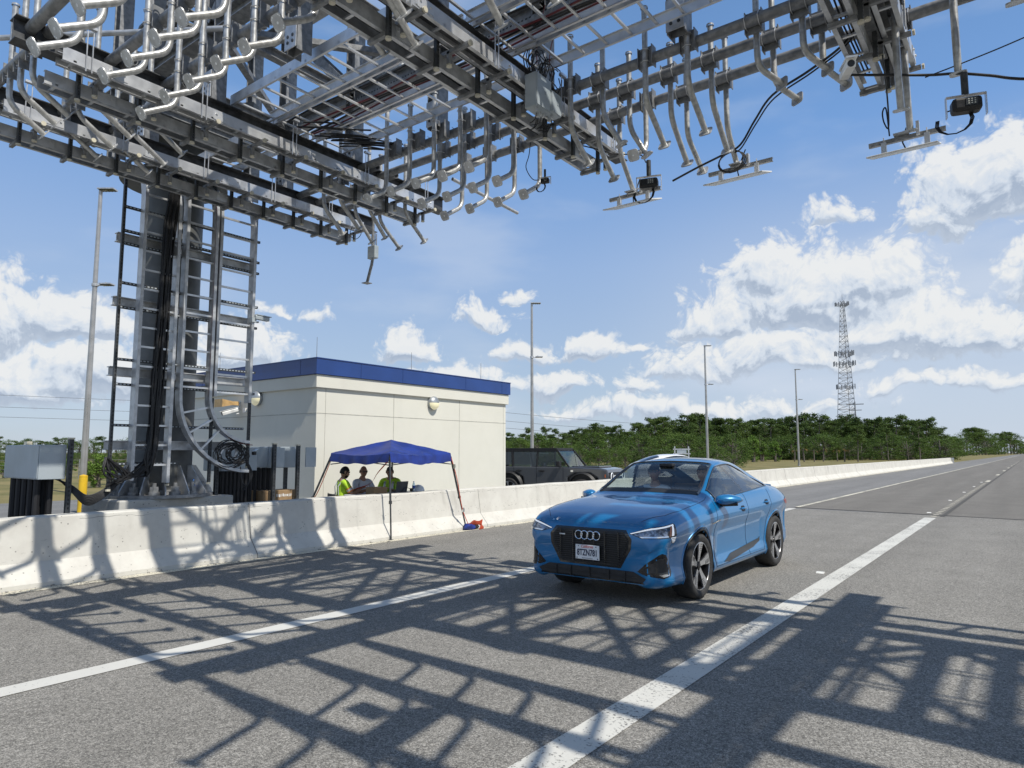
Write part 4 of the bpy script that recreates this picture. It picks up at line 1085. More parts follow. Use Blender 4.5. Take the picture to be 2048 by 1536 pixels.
# arms over the third rail pointing down right
for i, (px, py) in enumerate(((655, 15), (795, 0), (860, 0))): pass
e6 = arm('R3', -4.95, 6.8, 6.05, .62, 38, 1, 'pipe arm crossing in front of the third rail, left one')
arm('R3', -4.48, 6.8, 5.95, .60, 38, 1, 'pipe arm crossing in front of the third rail, middle one')
for i, (x, y) in enumerate(((-4.3, 2.75), (.75, 2.7))):
    bullet_cam((x, y, 5.55), (0, -1, -.3), 'camera housing under the nearest pipe row, ' + ('by the third rail' if i == 0 else 'right of the upper right rail'), (x, y, 6.1), GREYBOX, 1.9)

# ---------------- antennas, scanners, boxes on the arms
def panel_antenna(c, lab, L=.66, ang=.0):
    t = thing('panel_antenna', lab, 'antenna', c, 'flat panel antennas'); c = V(c); ax = V((math.cos(ang), math.sin(ang), 0)); sy = V((-ax.y, ax.x, 0))
    b = MB(); b.chan(c - ax * L * .52, c + ax * L * .55, .04, .045, .005); b.build('support_bar', GALVD, t)
    for q in (-.3, .3):
        b = MB(); b.box(c + ax * L * q + V((0, 0, -.07)), (.05, .05, .12)); b.cyl(c + ax * L * q + V((0, 0, -.07)), c + ax * L * q + V((0, 0, .05)), .006, 6); b.build('standoff', ALU, t)
    b = MB(); b.box(c + ax * -.02 + V((0, 0, -.14)), (L * .98, .42, .018), Matrix((ax, sy, V((0, 0, 1)))).transposed() @ Matrix.Rotation(RD(18), 3, 'X')); b.build('panel', WHT, t, bevel=.006)
    b = MB(); b.box(c + V((.12, 0, .06)), (.03, .06, .15)); b.box(c + V((-.03, 0, .035)), (.14, .14, .012)); b.build('tilt_bracket', ALU, t)
    b = MB(); b.tube([c + V((.0, .0, -.12)), c + V((-.03, .05, -.03)), c + V((.0, .12, .14)), c + V((.06, .1, .25))], .008, 5); b.build('lead', BLK, t)
panel_antenna(e1[0] + V((0, 0, -.05)), 'white panel antenna under the black scanner, right of the third rail', .72)
panel_antenna(e2[0] + V((.02, 0, -.05)), 'white panel antenna under a cable loop, middle of the picture right half', .74)
panel_antenna(e4[0] + V((-.05, 0, -.06)), 'white panel antenna farthest to the right, below the upper right rail', .66)
def scanner(c, lab, s=1.0):
    c = V(c); t = thing('laser_scanner', lab, 'scanner', c, 'black scanners in steel frames')
    ax = V((.95, .3, 0)).normalized(); sy = V((-ax.y, ax.x, 0)); M_ = Matrix((ax, sy, V((0, 0, 1)))).transposed()
    b = MB(); b.box(c, (.24 * s, .14 * s, .13 * s), M_); o = b.build('scanner_body', BLK, t, bevel=.03 * s)
    b = MB(); b.box(c - sy * .072 * s + ax * .03 * s + V((0, 0, .01)), (.09 * s, .006, .07 * s), M_)
    for i in range(3):
        for j in range(3): b.box(c - sy * .077 * s + ax * (.03 + (i - 1) * .025) * s + V((0, 0, .01 + (j - 1) * .02)), (.012 * s, .004, .009 * s), M_, m=1)
    b.build('keypad', [mat('scanner_grey', (.05, .055, .06), .4), mat('key_grey', (.5, .52, .5), .5)], o)
    b = MB(); h = .1 * s
    b.bar(c - ax * .16 * s - V((0, 0, h)), c - ax * .16 * s + V((0, 0, h)), .05 * s, .006, ax); b.bar(c + ax * .16 * s - V((0, 0, h)), c + ax * .16 * s + V((0, 0, h)), .05 * s, .006, ax); b.bar(c - ax * .16 * s + V((0, 0, h)), c + ax * .16 * s + V((0, 0, h)), .05 * s, .006)
    b.build('bracket_frame', ALU, t)
    b = MB(); b.cyl(c + V((0, 0, h)), c + V((0, 0, .32 * s)), .03 * s, 12); b.build('mount_pipe', BLKM, t)
    b = MB()
    for q in range(3): b.tube([c + V((math.cos(w) * (.13 + .012 * q) * s - .1, sy.y * .05, -.1 * s + math.sin(w) * .12 * s)) for w in [j * .5 for j in range(-7, 5)]], .006, 5)
    b.build('cable_loop', BLK, t)
scanner(AT(1298, 368, y=8.0), 'black laser scanner in a steel frame above the leftmost panel antenna')
scanner(AT(1932, 212, y=7.35), 'black laser scanner hanging alone at the upper right before the clouds')
scanner(AT(1090, 362, y=7.3), 'small black scanner at the end of the third rail', .5)
# plates over the scanner at the right
# grey wireless box hanging at the end of the second rail
p = AT(746, 505, y=8.3); t = thing('wireless_box', 'small grey wireless box with two stub antennas hanging below the second rail end', 'antenna box', p)
b = MB(); b.box(p, (.2, .1, .24)); b.build('box_body', GREYBOX, t, bevel=.012)
b = MB(); b.cyl(p + V((.05, 0, .12)), p + V((.05, 0, .38)), .009, 6); b.cyl(p + V((.09, 0, .12)), p + V((.09, 0, .34)), .009, 6); b.cyl(p + V((.0, 0, -.12)), p + V((.0, 0, -.26)), .009, 6); b.build('stub_antenna', GALVD, t)
b = MB(); b.tube([p + V((-.08, .06, .95)), p + V((-.08, .06, -.12)), p + V((-.1, .06, -.2)), p + V((-.26, .1, -.5))], .028, 10); b.box(p + V((-.27, .1, -.52)), (.14, .14, .012)); b.build('hanging_pipe', GALVD, t)
# junction boxes on the third rail
for i, (px, py, w, h, l) in enumerate(((1076, 190, .30, .40, 'larger grey junction box on the third rail, left of the lighter one'), (1101, 212, .20, .26, 'smaller pale grey junction box with cable glands on the third rail'))):
    p = AT(px, py, x=-4.27 if i == 0 else -4.25); t = thing('junction_box', l, 'junction box', p, 'junction boxes on the rail')
    b = MB(); b.box(p, (.16, w, h)); o = b.build('box_body', GREYBOX, t, bevel=.008)
    b = MB(); b.box(p + V((.084, 0, 0)), (.012, w * .94, h * .94)); b.box(p + V((.093, .02, .0)), (.006, .025, .035)); b.build('lid', GREYBOX, o, bevel=.004)
    b = MB()
    for q in range(6):
        a = p + V((random.uniform(-.05, .05), random.uniform(-w * .4, w * .4), -h / 2)); b.cyl(a, a - V((0, 0, .035)), .012, 8, m=1); b.tube(bend(a, a - V((0, 0, .16)), a + V((-.3, random.uniform(-.35, .2), -.12)), .1), .006, 5)
    b.build('cable_gland', [BLK, ALU], t)
bullet_cam(AT(1695, 140, x=-.8), (.35, -.85, -.12), 'white camera with a round black lens at the end of the upper right rail', s=.6)
b = MB(); b.box(((BX['D'] - .10), 7.1, 5.9), (.20, 1.7, .02)); tag(b.build('cable_cover', GALVD, org=(BX['D'], 6.4, 5.9)), 'dark cover plates on the underside of the upper right rail', 'cover plate')
# black cables swinging from the right rail to the antennas
yy = 7.6
def cab(name, pts, r, lab, m=BLK):
    b = MB(); b.tube(pts, r, 6); return tag(b.build(name, m, org=pts[0]), lab, 'cable', 'black cables under the gantry')
def spl(pts, n=6):
    P_ = [V(p) for p in pts]; P_ = [P_[0] * 2 - P_[1]] + P_ + [P_[-1] * 2 - P_[-2]]; o = []
    for i in range(1, len(P_) - 2):
        for k in range(n):
            t = k / n; a, b_, c, d = P_[i - 1:i + 3]
            o.append(.5 * ((2 * b_) + (c - a) * t + (2 * a - 5 * b_ + 4 * c - d) * t * t + (3 * b_ - a - 3 * c + d) * t ** 3))
    return o + [P_[-2]]
cab('hanging_cable', spl([AT(1728, 20, y=7.0), AT(1690, 85, y=7.1), AT(1620, 140, y=7.3), AT(1545, 190, y=7.6), AT(1510, 240, y=7.8), AT(1480, 290, y=8.0), AT(1445, 310, y=8.1), AT(1395, 335, y=8.1), AT(1345, 362, y=8.0)]), .013, 'thick black cable swooping from the upper right rail down to the antennas')
cab('hanging_cable', spl([AT(1735, 12, y=7.0), AT(1698, 84, y=7.12), AT(1626, 143, y=7.32), AT(1549, 196, y=7.6), AT(1513, 246, y=7.8), AT(1484, 294, y=8.0), AT(1470, 305, y=8.05)]), .009, 'thinner black cable beside the thick swooping one')
c = AT(1462, 322, y=8.05)
for q in range(3): cab('cable_loop', [c + V((math.cos(w) * (.15 + q * .012), .02 * q, math.sin(w) * .13)) for w in [j * .35 for j in range(19)]], .008, '%s strand of the black cable loop above the middle panel antenna' % ('inner', 'middle', 'outer')[q])
cab('hanging_cable', spl([AT(1700, 150, y=7.4), AT(1770, 150, y=7.4), AT(1860, 150, y=7.5), AT(1915, 147, y=7.4), AT(1980, 151, y=7.4), AT(2060, 158, y=7.4), AT(2300, 150, y=7.4)]), .013, 'straight black cable running off the right edge of the picture')
cab('hanging_cable', spl([AT(1850, 155, y=7.4), AT(1920, 128, y=7.4), AT(1990, 100, y=7.3), AT(2060, 70, y=7.2)]), .006, 'thin black cable rising to the upper right corner')
cab('hanging_cable', spl([AT(1765, 110, y=7.3), AT(1775, 200, y=7.8), AT(1777, 255, y=7.9), AT(1768, 245, y=7.9), AT(1765, 225, y=7.9), AT(1772, 218, y=7.9), AT(1779, 272, y=7.9)]), .008, 'short black cable with a small loop above the rightmost panel antenna')
cab('hanging_cable', spl([AT(1160, 290, y=7.6), AT(1200, 300, y=7.8), AT(1230, 308, y=8.0), AT(1280, 310, y=8.05), AT(1292, 325, y=8.0)]), .008, 'thin black cable from the third rail end to the left scanner')
cab('hanging_cable', spl([AT(1062, 275, y=7.3), AT(1058, 310, y=7.3), AT(1052, 335, y=7.3), AT(1065, 358, y=7.3), AT(1080, 360, y=7.3)]), .006, 'thin black cable looping below the third rail')
cab('hanging_cable', spl([AT(705, 452, y=8.0), AT(700, 470, y=8.0), AT(712, 478, y=8.0), AT(722, 468, y=8.0), AT(720, 455, y=8.0)]), .006, 'small black cable loop below the first rail end')
for i, (a_, b_) in enumerate((((1110, 60), (1105, 160)), ((1090, 10), (1075, 150)))):
    p0 = AT(*a_, y=6.3); p1 = AT(*b_, y=6.6); cab('hanging_cable', spl([p0, (p0 + p1) / 2 + V((-.06, 0, .0)), p1]), .006, ('dark red', 'second dark red')[i] + ' cable dropping from the trays to the junction boxes', RED)

# ---------------- cable ladders on the column
LX = -10.88
lt = thing('column_cable_ladders', 'three tall silver cable ladders on the column, the middle one curving at its foot', 'cable ladder', (LX, 5.7, 1.3))
def vrail(y0, z0, z1, curve_top=True, name='side_rail', pts=None, yend=None):
    b = MB()
    if pts is None:
        pts = [V((LX, y0, z0)), V((LX, y0, (z0 + z1) / 2))] + (bend((LX, y0, z0), (LX, y0, z1), (LX - .8, y0, z1 + .45), .45) if curve_top else [V((LX, y0, z1))])
    # channel section swept by hand, depth along X and width along Y
    sec = [(-.075, -.024), (.075, -.024), (.075, .024), (.068, .024), (.068, -.018), (-.068, -.018), (-.068, .024), (-.075, .024)]
    n = len(sec); k0 = 0
    for i, p in enumerate(pts):
        t = (pts[min(i + 1, len(pts) - 1)] - pts[max(i - 1, 0)]).normalized()
        if abs(t.y) > .02: ax = V((1, 0, 0)); w = ax.cross(t).normalized()
        else: w = V((0, 1, 0)); ax = w.cross(t).normalized() * -1; ax = V((abs(ax.x), 0, ax.z if ax.x > 0 else -ax.z))
        for a_, c_ in sec: b.v.append(p + ax * a_ + w * c_)
    for i in range(len(pts) - 1):
        for j in range(n):
            b.f.append([i * n + j, i * n + (j + 1) % n, (i + 1) * n + (j + 1) % n, (i + 1) * n + j]); b.m.append(0); b.s.append(False)
    b.f.append(list(range(n))); b.m.append(0); b.s.append(False); b.f.append([(len(pts) - 1) * n + j for j in range(n)]); b.m.append(0); b.s.append(False)
    return b.build(name, GALV, lt)
ZT = 6.12
vrail(4.79, 1.27, ZT); vrail(5.33, 1.22, ZT)
arcO = [V((LX, 5.47, ZT - 3 + i * -.6)) for i in range(2)]
def arc(cy, cz, r, y0, ztop):
    o = [V((LX, y0, ztop)), V((LX, y0, (ztop + cz) / 2)), V((LX, y0, cz))]
    for i in range(1, 13):
        w = math.pi + math.pi / 2 * i / 12; o.append(V((LX, cy + math.cos(w) * r, cz + math.sin(w) * r)))
    return o
top = bend((LX, 0, 3), (LX, 0, ZT), (LX - .8, 0, ZT + .45), .45)[::-1]
def joinarc(y0, cy, cz, r):
    up_ = [V((p.x, y0, p.z)) for p in top]; return up_ + arc(cy, cz, r, y0, ZT - .5)
vrail(0, 0, 0, pts=joinarc(5.47, 6.72, 2.62, 1.25)); vrail(0, 0, 0, pts=joinarc(5.97, 6.72, 2.62, .75))
vrail(6.05, 2.62, ZT); vrail(6.69, 2.55, ZT)
n_ = 0
def rung(p0, p1, parent=lt): b = MB(); b.bar(p0, p1, .03, .036, (1, 0, 0)); return b.build('rung', ALU, parent)
z = 1.5
while z < 6.1: rung((LX + .01, 4.79, z), (LX + .01, 5.33, z)); z += .303
z = 2.75
while z < 6.1: rung((LX + .01, 5.47, z), (LX + .01, 5.97, z)); rung((LX + .01, 6.05, z - .05), (LX + .01, 6.69, z - .05)); z += .303
for w in (14, 30, 46, 62, 77):
    a = RD(180 + w); rung((LX + .01, 6.72 + math.cos(a) * 1.25, 2.62 + math.sin(a) * 1.25), (LX + .01, 6.72 + math.cos(a) * .75, 2.62 + math.sin(a) * .75))
b = MB()
for z, ln in ((5.48, 1), (5.1, 1), (4.9, 1), (4.28, 1), (3.9, 1), (3.1, 1), (2.72, 1), (2.1, .92), (1.52, .45)):
    y1 = 4.5 + (6.85 - 4.5) * ln; b.bar((LX - .07, 4.5, z), (LX - .07, y1, z), .042, .04); 
    q = 4.55
    while q < y1 - .02: b.box((LX - .047, q, z), (.004, .03, .016), m=1); q += .055
b.build('strut', [BLKM, mat('slot_sky', (.45, .5, .55), .6)], lt)
for z in (5.0, 4.0, 2.92, 1.8):
    b = MB(); b.ibeam((LX - .17, 4.47, z), (LX - .17, 6.72, z), .12, .14); b.build('support_beam', GALV, lt)
    b = MB(); b.bar((LX - .17, CY, z), (CX, CY, z), .3, .15); b.build('column_bracket', GALVD, lt)
for y, z0, z1 in ((4.50, 1.15, 6.2), (6.74, 1.45, 5.9), (5.36, 1.2, 2.4), (6.05, 1.2, 2.6)):
    b = MB(); b.bar((LX - .02, y, z0), (LX - .02, y, z1), .042, .042, (1, 0, 0))
    q = z0 + .05
    while q < z1: b.box((LX + .0025, y, q), (.004, .016, .03), m=1); q += .055
    b.cyl((LX - .02, y, z0), (LX - .02, y, z0 - .03), .035, 8, m=2)
    b.build('strut_post', [BLKM, BLK, CAPM], lt)
# black cable bundle on the first ladder
b = MB()
for q in range(24):
    x = LX + random.uniform(-.02, .07); y = 5.26 - q * .0065 + random.uniform(-.02, .02)
    pts = [V((x - .4, y + .02, 6.4)), V((x + .02, y + .03, 6.1)), V((x + .02, y + .02, 5.7))]
    for j in range(9): pts.append(V((x + random.uniform(-.012, .012), y + random.uniform(-.02, .02) - j * .012, 5.3 - j * .42)))
    yb = 4.75 - random.uniform(0, .35)
    pts += [V((x + .03, y - .16, 1.55)), V((x + .02, 4.95 - q * .02, 1.36 - q * .006)), V((x, yb, 1.5 - q * .01)), V((x - .05, 4.45, 1.62))] if q % 2 else [V((x + .03, y - .15, 1.6)), V((x + .02, 5.0, 1.33)), V((x + .0, 4.72, 1.40))]
    b.tube(spl(pts, 3), .0145, 6)
tag(b.build('cable_bundle', BLK, org=(LX, 5.1, 3)), 'thick bundle of black cables running down the first cable ladder of the column', 'cable')
b = MB(); P_ = joinarc(5.90, 6.72, 2.62, .80)
for q in range(3): b.tube([p + V((.05 - q * .006, .05 + q * .012, 0)) for p in P_], .0065, 5)
tag(b.build('red_cable', RED, org=(LX, 5.95, 3)), 'dark red cables following the inner rail of the curved cable ladder', 'cable')
b = MB()
for q in range(16):
    c = V((LX + .05 + random.uniform(-.02, .03), 6.42 + random.uniform(-.14, .12), 1.68 + random.uniform(-.06, .06))); r = random.uniform(.13, .26)
    b.tube([c + V((random.uniform(-.01, .01), math.cos(w + q) * r * 1.05, math.sin(w + q) * r * .85)) for w in [j * .42 for j in range(15)]], .0085, 5)
tag(b.build('cable_coil', BLK, org=(LX, 6.4, 1.7)), 'coil of spare black cable hanging in the curved foot of the cable ladder', 'cable')
b = MB()
for q in range(4): b.tube(spl([V((LX + .02, 6.68, 1.6)), V((LX + .04, 6.75 + q * .02, 1.3)), V((LX + .04, 6.72 - q * .03, 1.12 - q * .03)), V((LX + .03, 6.62, 1.2)), V((LX, 6.6, 1.45))], 5), .009, 5)
tag(b.build('cable_loop', BLK, org=(LX, 6.7, 1.3)), 'loose loop of black cable below the end of the curved ladder', 'cable')
bullet_cam(AT(523, 637, x=-10.8), (-.1, 1, 0), 'grey camera on the outer edge of the right cable ladder', AT(506, 640, x=-10.82), GREYBOX, .85)

# ---------------- cabinets and conduits behind the barrier
def cabinet(x0, x1, y0, y1, z0, z1, lab, seam=True):
    t = thing('grey_cabinet', lab, 'cabinet', ((x0 + x1) / 2, (y0 + y1) / 2, z0), 'grey cabinets behind the barrier')
    b = MB(); b.box(((x0 + x1) / 2, (y0 + y1) / 2, (z0 + z1) / 2), (x1 - x0, y1 - y0, z1 - z0)); b.build('cabinet_body', GREYBOX, t, bevel=.008)
    b = MB(); b.box(((x0 + x1) / 2, y0 - .006, (z0 + z1) / 2), (x1 - x0 - .03, .01, z1 - z0 - .03)); b.build('cabinet_door', GREYBOX, t, bevel=.003)
    return t
def posts(pts, lab, z0=0, name='steel_post'):
    for i, (x, y, z1) in enumerate(pts):
        b = MB(); b.bar((x, y, 0), (x, y, z1), .06, .06, (1, 0, 0))
        q = .9
        while q < z1 - .05: b.box((x + .031, y, q), (.004, .022, .03), m=1); q += .06
        b.box((x, y, z1 + .012), (.075, .075, .024), m=2)
        tag(b.build('strut_post', [BLKM, BLK, CAPM], org=(x, y, 0)), lab[i], 'post', 'dark posts behind the barrier')
def conduits(x, y0, y1, z1, n, lab, dx=.5):
    b = MB()
    for i in range(n):
        y = y0 + (y1 - y0) * i / (n - 1); b.tube([(x, y, 0), (x, y, z1)], .028, 8)
        b.tube([(x - dx * .5, y + .02, 0), (x - dx * .5, y + .02, z1)], .028, 8)
    tag(b.build('conduit_bundle', mat('black_conduit', (.012, .012, .014), .6), org=(x, y0, 0)), lab, 'conduits')
cabinet(-12.45, -11.1, 3.66, 4.0, 1.31, 1.80, 'grey cabinet on black conduits at the left edge behind the barrier')
b = MB()
for i in range(9): b.tube([(-11.3 - i * .115, 3.72 + (i % 2) * .05, 0), (-11.3 - i * .115, 3.72 + (i % 2) * .05, 1.31)], .045, 8)
for i in range(6): b.tube([(-11.35 - i * .15, 3.9, 0), (-11.35 - i * .15, 3.9, 1.31)], .045, 8)
tag(b.build('conduit_bundle', mat('black_conduit', (.012, .012, .014), .6), org=(-11.5, 3.8, 0)), 'bundle of black conduits under the grey cabinet at the left edge', 'conduits')
posts([(-11.05, 4.03, 1.88)], ['dark post beside the grey cabinet at the left edge'])
b = MB(); b.box((-12.0, 3.8, 1.83), (.12, .07, .05)); tag(b.build('vent_cap', CAPM, org=(-12, 3.8, 1.8)), 'small pale cap on top of the grey cabinet at the left edge', 'cap')
b = MB()
for q in range(7):
    b.tube(spl([V((-11.3, 3.9 + q * .012, 1.33)), V((-11.1, 4.08, 1.22 - q * .012)), V((-11.0, 4.25, 1.07 - q * .022)), V((-10.95, 4.42, 1.12 - q * .02)), V((-10.93, 4.62, 1.28 - q * .015)), V((LX, 4.78, 1.45 + q * .01))], 5), .012, 6)
tag(b.build('cable_bundle', BLK, org=(-11, 4.3, 1.2)), 'sagging black cables from the left grey cabinet to the first cable ladder', 'cable')
cabinet(-12.0, -11.4, 6.55, 7.25, 1.36, 1.78, 'wide grey cabinet behind the foot of the curved cable ladder')
cabinet(-12.1, -11.5, 7.55, 8.15, 1.40, 1.80, 'grey cabinet between two dark posts near the building corner')
b = MB(); b.box((-11.3, 7.6, 1.6), (.02, .30, .36)); tag(b.build('mounting_panel', GREYBOX, org=(-11.3, 7.6, 1.6)), 'flat grey panel with a photo sensor left of the dark slotted posts', 'panel')
b = MB(); b.box((-11.3, 8.35, 1.6), (.02, .24, .38)); tag(b.build('mounting_panel', GREYBOX, org=(-11.3, 8.35, 1.6)), 'flat grey panel right of the dark slotted posts', 'panel')
posts([(-11.25, 7.50, 1.84), (-11.25, 8.02, 1.82), (-11.2, 6.35, 1.5), (-11.75, 8.1, 1.5)], ['dark slotted post left of the grey cabinet near the building', 'dark slotted post right of the grey cabinet near the building', 'short dark post behind the coil of cable', 'short dark post behind the right grey cabinet'])
conduits(-11.35, 6.55, 7.0, 1.36, 7, 'bundle of black conduits under the wide grey cabinet')
conduits(-11.6, 7.25, 7.75, 1.4, 6, 'bundle of black conduits under the right grey cabinet')
p = AT(508, 910, x=-11.2); t = thing('photo_sensor', 'small black photo sensor with a tilted clear flap on the mounting panel', 'sensor', p)
b = MB(); b.cyl(p, p + V((0, 0, .06)), .04, 12); b.build('sensor_body', BLK, t); b = MB(); b.box(p + V((0, .03, .09)), (.09, .09, .006), Matrix.Rotation(.5, 3, 'X')); b.build('flap', WHT, t)
# brown carton between the posts
p = AT(535, 997, x=-11.35)
t = thing('brown_carton', 'brown cardboard carton standing between the dark posts behind the barrier', 'box', (p.x, p.y, .6))
CARD = mat('cardboard', (.34, .22, .115), .8, scale=8, var=.08)
b = MB(); b.box((-11.6, 7.75, .79), (.45, .75, .38)); b.build('carton_body', CARD, t, bevel=.005)
def text_mesh(body, size, m, name, parent, M_, org, extrude=.0008, font_scale=(1, 1), bold=0, align='CENTER'):
    c = bpy.data.curves.new(name, 'FONT'); c.body = body; c.size = size; c.extrude = extrude; c.align_x = align; c.align_y = 'CENTER'; c.offset = bold
    o = bpy.data.objects.new(name, c); COL.objects.link(o)
    dg = bpy.context.evaluated_depsgraph_get(); me = bpy.data.meshes.new_from_object(o.evaluated_get(dg)); bpy.data.objects.remove(o); bpy.data.curves.remove(c)
    me.transform(Matrix.Diagonal((font_scale[0], font_scale[1], 1, 1))); me.transform(M_); me.transform(Matrix.Translation(-V(org)))
    me.materials.clear(); me.materials.append(m)
    q = bpy.data.objects.new(name, me); COL.objects.link(q)
    if parent: q.parent = parent
    return q
MX = Matrix(((0, 0, 1, 0), (1, 0, 0, 0), (0, 1, 0, 0), (0, 0, 0, 1)))   # text facing +X
b = MB(); q = 7.66
for w in (.02, .008, .03, .01, .008, .026, .012, .012, .03, .01, .02, .008):
    b.box((-11.374, q + w / 2, .885 + random.uniform(-.006, .006)), (.002, w, random.uniform(.04, .055))); q += w + .012
b.build('carton_print', WHT, t)
# ================================================================ cars
def pchip(xs, ys, x):
    n = len(xs)
    if x <= xs[0]: return ys[0]
    if x >= xs[-1]: return ys[-1]
    h = [xs[i + 1] - xs[i] for i in range(n - 1)]; dl = [(ys[i + 1] - ys[i]) / h[i] for i in range(n - 1)]
    m = [dl[0]] + [0 if dl[i - 1] * dl[i] <= 0 else 2 * dl[i - 1] * dl[i] / (dl[i - 1] + dl[i]) for i in range(1, n - 1)] + [dl[-1]]
    i = max(k for k in range(n - 1) if xs[k] <= x); t = (x - xs[i]) / h[i]
    return ys[i] * (1 + 2 * t) * (1 - t) ** 2 + h[i] * m[i] * t * (1 - t) ** 2 + ys[i + 1] * t * t * (3 - 2 * t) + h[i] * m[i + 1] * t * t * (t - 1)

def paintmat(name, col, flake=.25, scale=3.0):
    m = bpy.data.materials.new(name); m.use_nodes = True; t = m.node_tree; b = t.nodes['Principled BSDF']
    b.inputs['Metallic'].default_value = flake; b.inputs['Roughness'].default_value = .33
    b.inputs['Coat Weight'].default_value = 1.0; b.inputs['Coat Roughness'].default_value = .025; b.inputs['Coat IOR'].default_value = 1.5
    tcn = t.nodes.new('ShaderNodeTexCoord'); n = nd(t, 'ShaderNodeTexNoise'); n.inputs['Scale'].default_value = 900; n.inputs['Detail'].default_value = 1
    t.links.new(tcn.outputs['Object'], n.inputs[0])
    n2 = nd(t, 'ShaderNodeTexNoise'); n2.inputs['Scale'].default_value = 2.2; n2.inputs['Detail'].default_value = 6; t.links.new(tcn.outputs['Object'], n2.inputs[0])
    mx = nd(t, 'ShaderNodeMixRGB'); mx.inputs[1].default_value = (*[c * .93 for c in col], 1); mx.inputs[2].default_value = (*[min(1, c * 1.07) for c in col], 1)
    t.links.new(n.outputs[0], mx.inputs[0]); t.links.new(mx.outputs[0], b.inputs['Base Color'])
    t.links.new(mth(t, 'MULTIPLY_ADD', n2.outputs[0], .14, .28), b.inputs['Roughness'])
    MATS[name] = m; return m
CARBLUE = paintmat('blue_car_paint', (.005, .165, .40), .2)
CARGREY = paintmat('dark_grey_car_paint', (.085, .09, .10), .3)
CARWHITE = paintmat('white_car_paint', (.78, .79, .80), .0)
GLOSSB = mat('gloss_black', (.008, .008, .009), .12, 0, var=0, rvar=0, coat=.6)
MATTB = mat('matt_black_trim', (.018, .018, .019), .55, 0, scale=20, var=.2)
TYRE = mat('tyre_rubber', (.022, .022, .022), .75, 0, scale=40, col2=(.04, .038, .036), bump=.2, bscale=120)
CHROME = mat('bright_chrome', (.75, .76, .78), .12, 1.0, var=0, rvar=0)
SILV = mat('machined_silver', (.55, .55, .56), .28, .85, scale=30, var=.05)
RIMB = mat('rim_black', (.015, .015, .017), .3, .2, var=0)
SCREEN = glass('windscreen_glass', (.86, .92, .90), .03)
SIDEG = glass('side_glass', (.70, .78, .76), .10)
PRIVG = glass('privacy_glass', (.22, .24, .25), .16)
LENSG = glass('lamp_glass', (.93, .95, .96), .04)
INTER = mat('interior_dark', (.05, .052, .056), .7)
SEATM = mat('seat_leather', (.075, .075, .08), .5)
DRL = emit_mat('daytime_light', (.9, .93, .96), .35)

# rows: (half width factor, ...) given as functions of the distance s from the nose
KS = [0, .05, .13, .28, .55, .93, 1.30, 1.62, 1.95, 2.30, 2.75, 3.25, 3.75, 4.15, 4.5, 4.72, 4.84, 4.90]
W_ = [.74, .835, .895, .932, .955, .967, .958, .955, .955, .955, .956, .962, .972, .962, .925, .87, .79, .70]
ZB = [.262, .225, .21, .205, .20, .20, .20, .20, .20, .20, .20, .20, .21, .22, .25, .29, .34, .42]
ZS = [.70, .79, .83, .865, .905, .945, .965, .975, .98, .985, .99, 1.0, 1.015, 1.02, 1.0, .96, .92, .86]   # shoulder
ZBL = [.77, .86, .905, .95, 1.0, 1.04, 1.07, 1.095, 1.11, 1.125, 1.145, 1.17, 1.19, 1.17, 1.13, 1.08, 1.02, .93]  # belt
XB = [.64, .76, .82, .85, .865, .87, .865, .86, .855, .855, .855, .855, .845, .82, .78, .72, .66, .58]
ZR = [.785, .88, .935, .985, 1.035, 1.075, 1.105, 1.20, 1.37, 1.505, 1.53, 1.455, 1.315, 1.215, 1.155, 1.105, 1.04, .95]  # roof side
XR = [.44, .58, .66, .72, .75, .76, .765, .74, .68, .625, .60, .59, .60, .62, .64, .62, .56, .48]
ZC = [.79, .885, .945, 1.0, 1.055, 1.10, 1.135, 1.235, 1.41, 1.565, 1.616, 1.605, 1.525, 1.405, 1.26, 1.15, 1.075, .97]  # centre line
def rowpts(s):
    g = lambda A: pchip(KS, A, s)
    W, zb, zs, zl, xb, zr, xr, zc = g(W_), g(ZB), g(ZS), g(ZBL), g(XB), g(ZR), g(XR), g(ZC)
    arch = max(0, 1 - abs(s - .93) / .62) ** .5 * .5 + max(0, 1 - abs(s - 3.86) / .62) ** .5 * .6 if .2 < s < 4.7 else .5
    mid = (zb + zs) / 2
    return [(0, zb), (W * .80, zb), (W * .93, zb + .03), (W * .978, zb + .10), (W * .960 - (.022 * (1 - arch)) + .02 * arch, zb + .26), (W - .050 * (1 - arch) - .004, (zb + .22 + zs) / 2), (W + .006, zs - .085), (W * .985, zs), (xb + (W - xb) * .3, zl - .03), (xb, zl), (xb * .6 + xr * .4 + .012, zl * .6 + zr * .4), (xb * .25 + xr * .75 + .014, zl * .25 + zr * .75), (xr, zr), (xr * .93, zr + (zc - zr) * .38), (xr * .72, zr + (zc - zr) * .72), (xr * .38, zc - .006), (0, zc)]
NR = 17
IBELT, IRAIL = 9, 12
SUB = 3
def densering(s):
    P_ = rowpts(s); out = []
    L = [0]
    for i in range(1, NR): L.append(L[-1] + max(.02, math.hypot(P_[i][0] - P_[i - 1][0], P_[i][1] - P_[i - 1][1])))
    for i in range(NR - 1):
        for k in range(SUB):
            u = L[i] + (L[i + 1] - L[i]) * k / SUB
            out.append((pchip(L, [p[0] for p in P_], u), pchip(L, [p[1] for p in P_], u)))
    out.append(P_[-1])
    return out
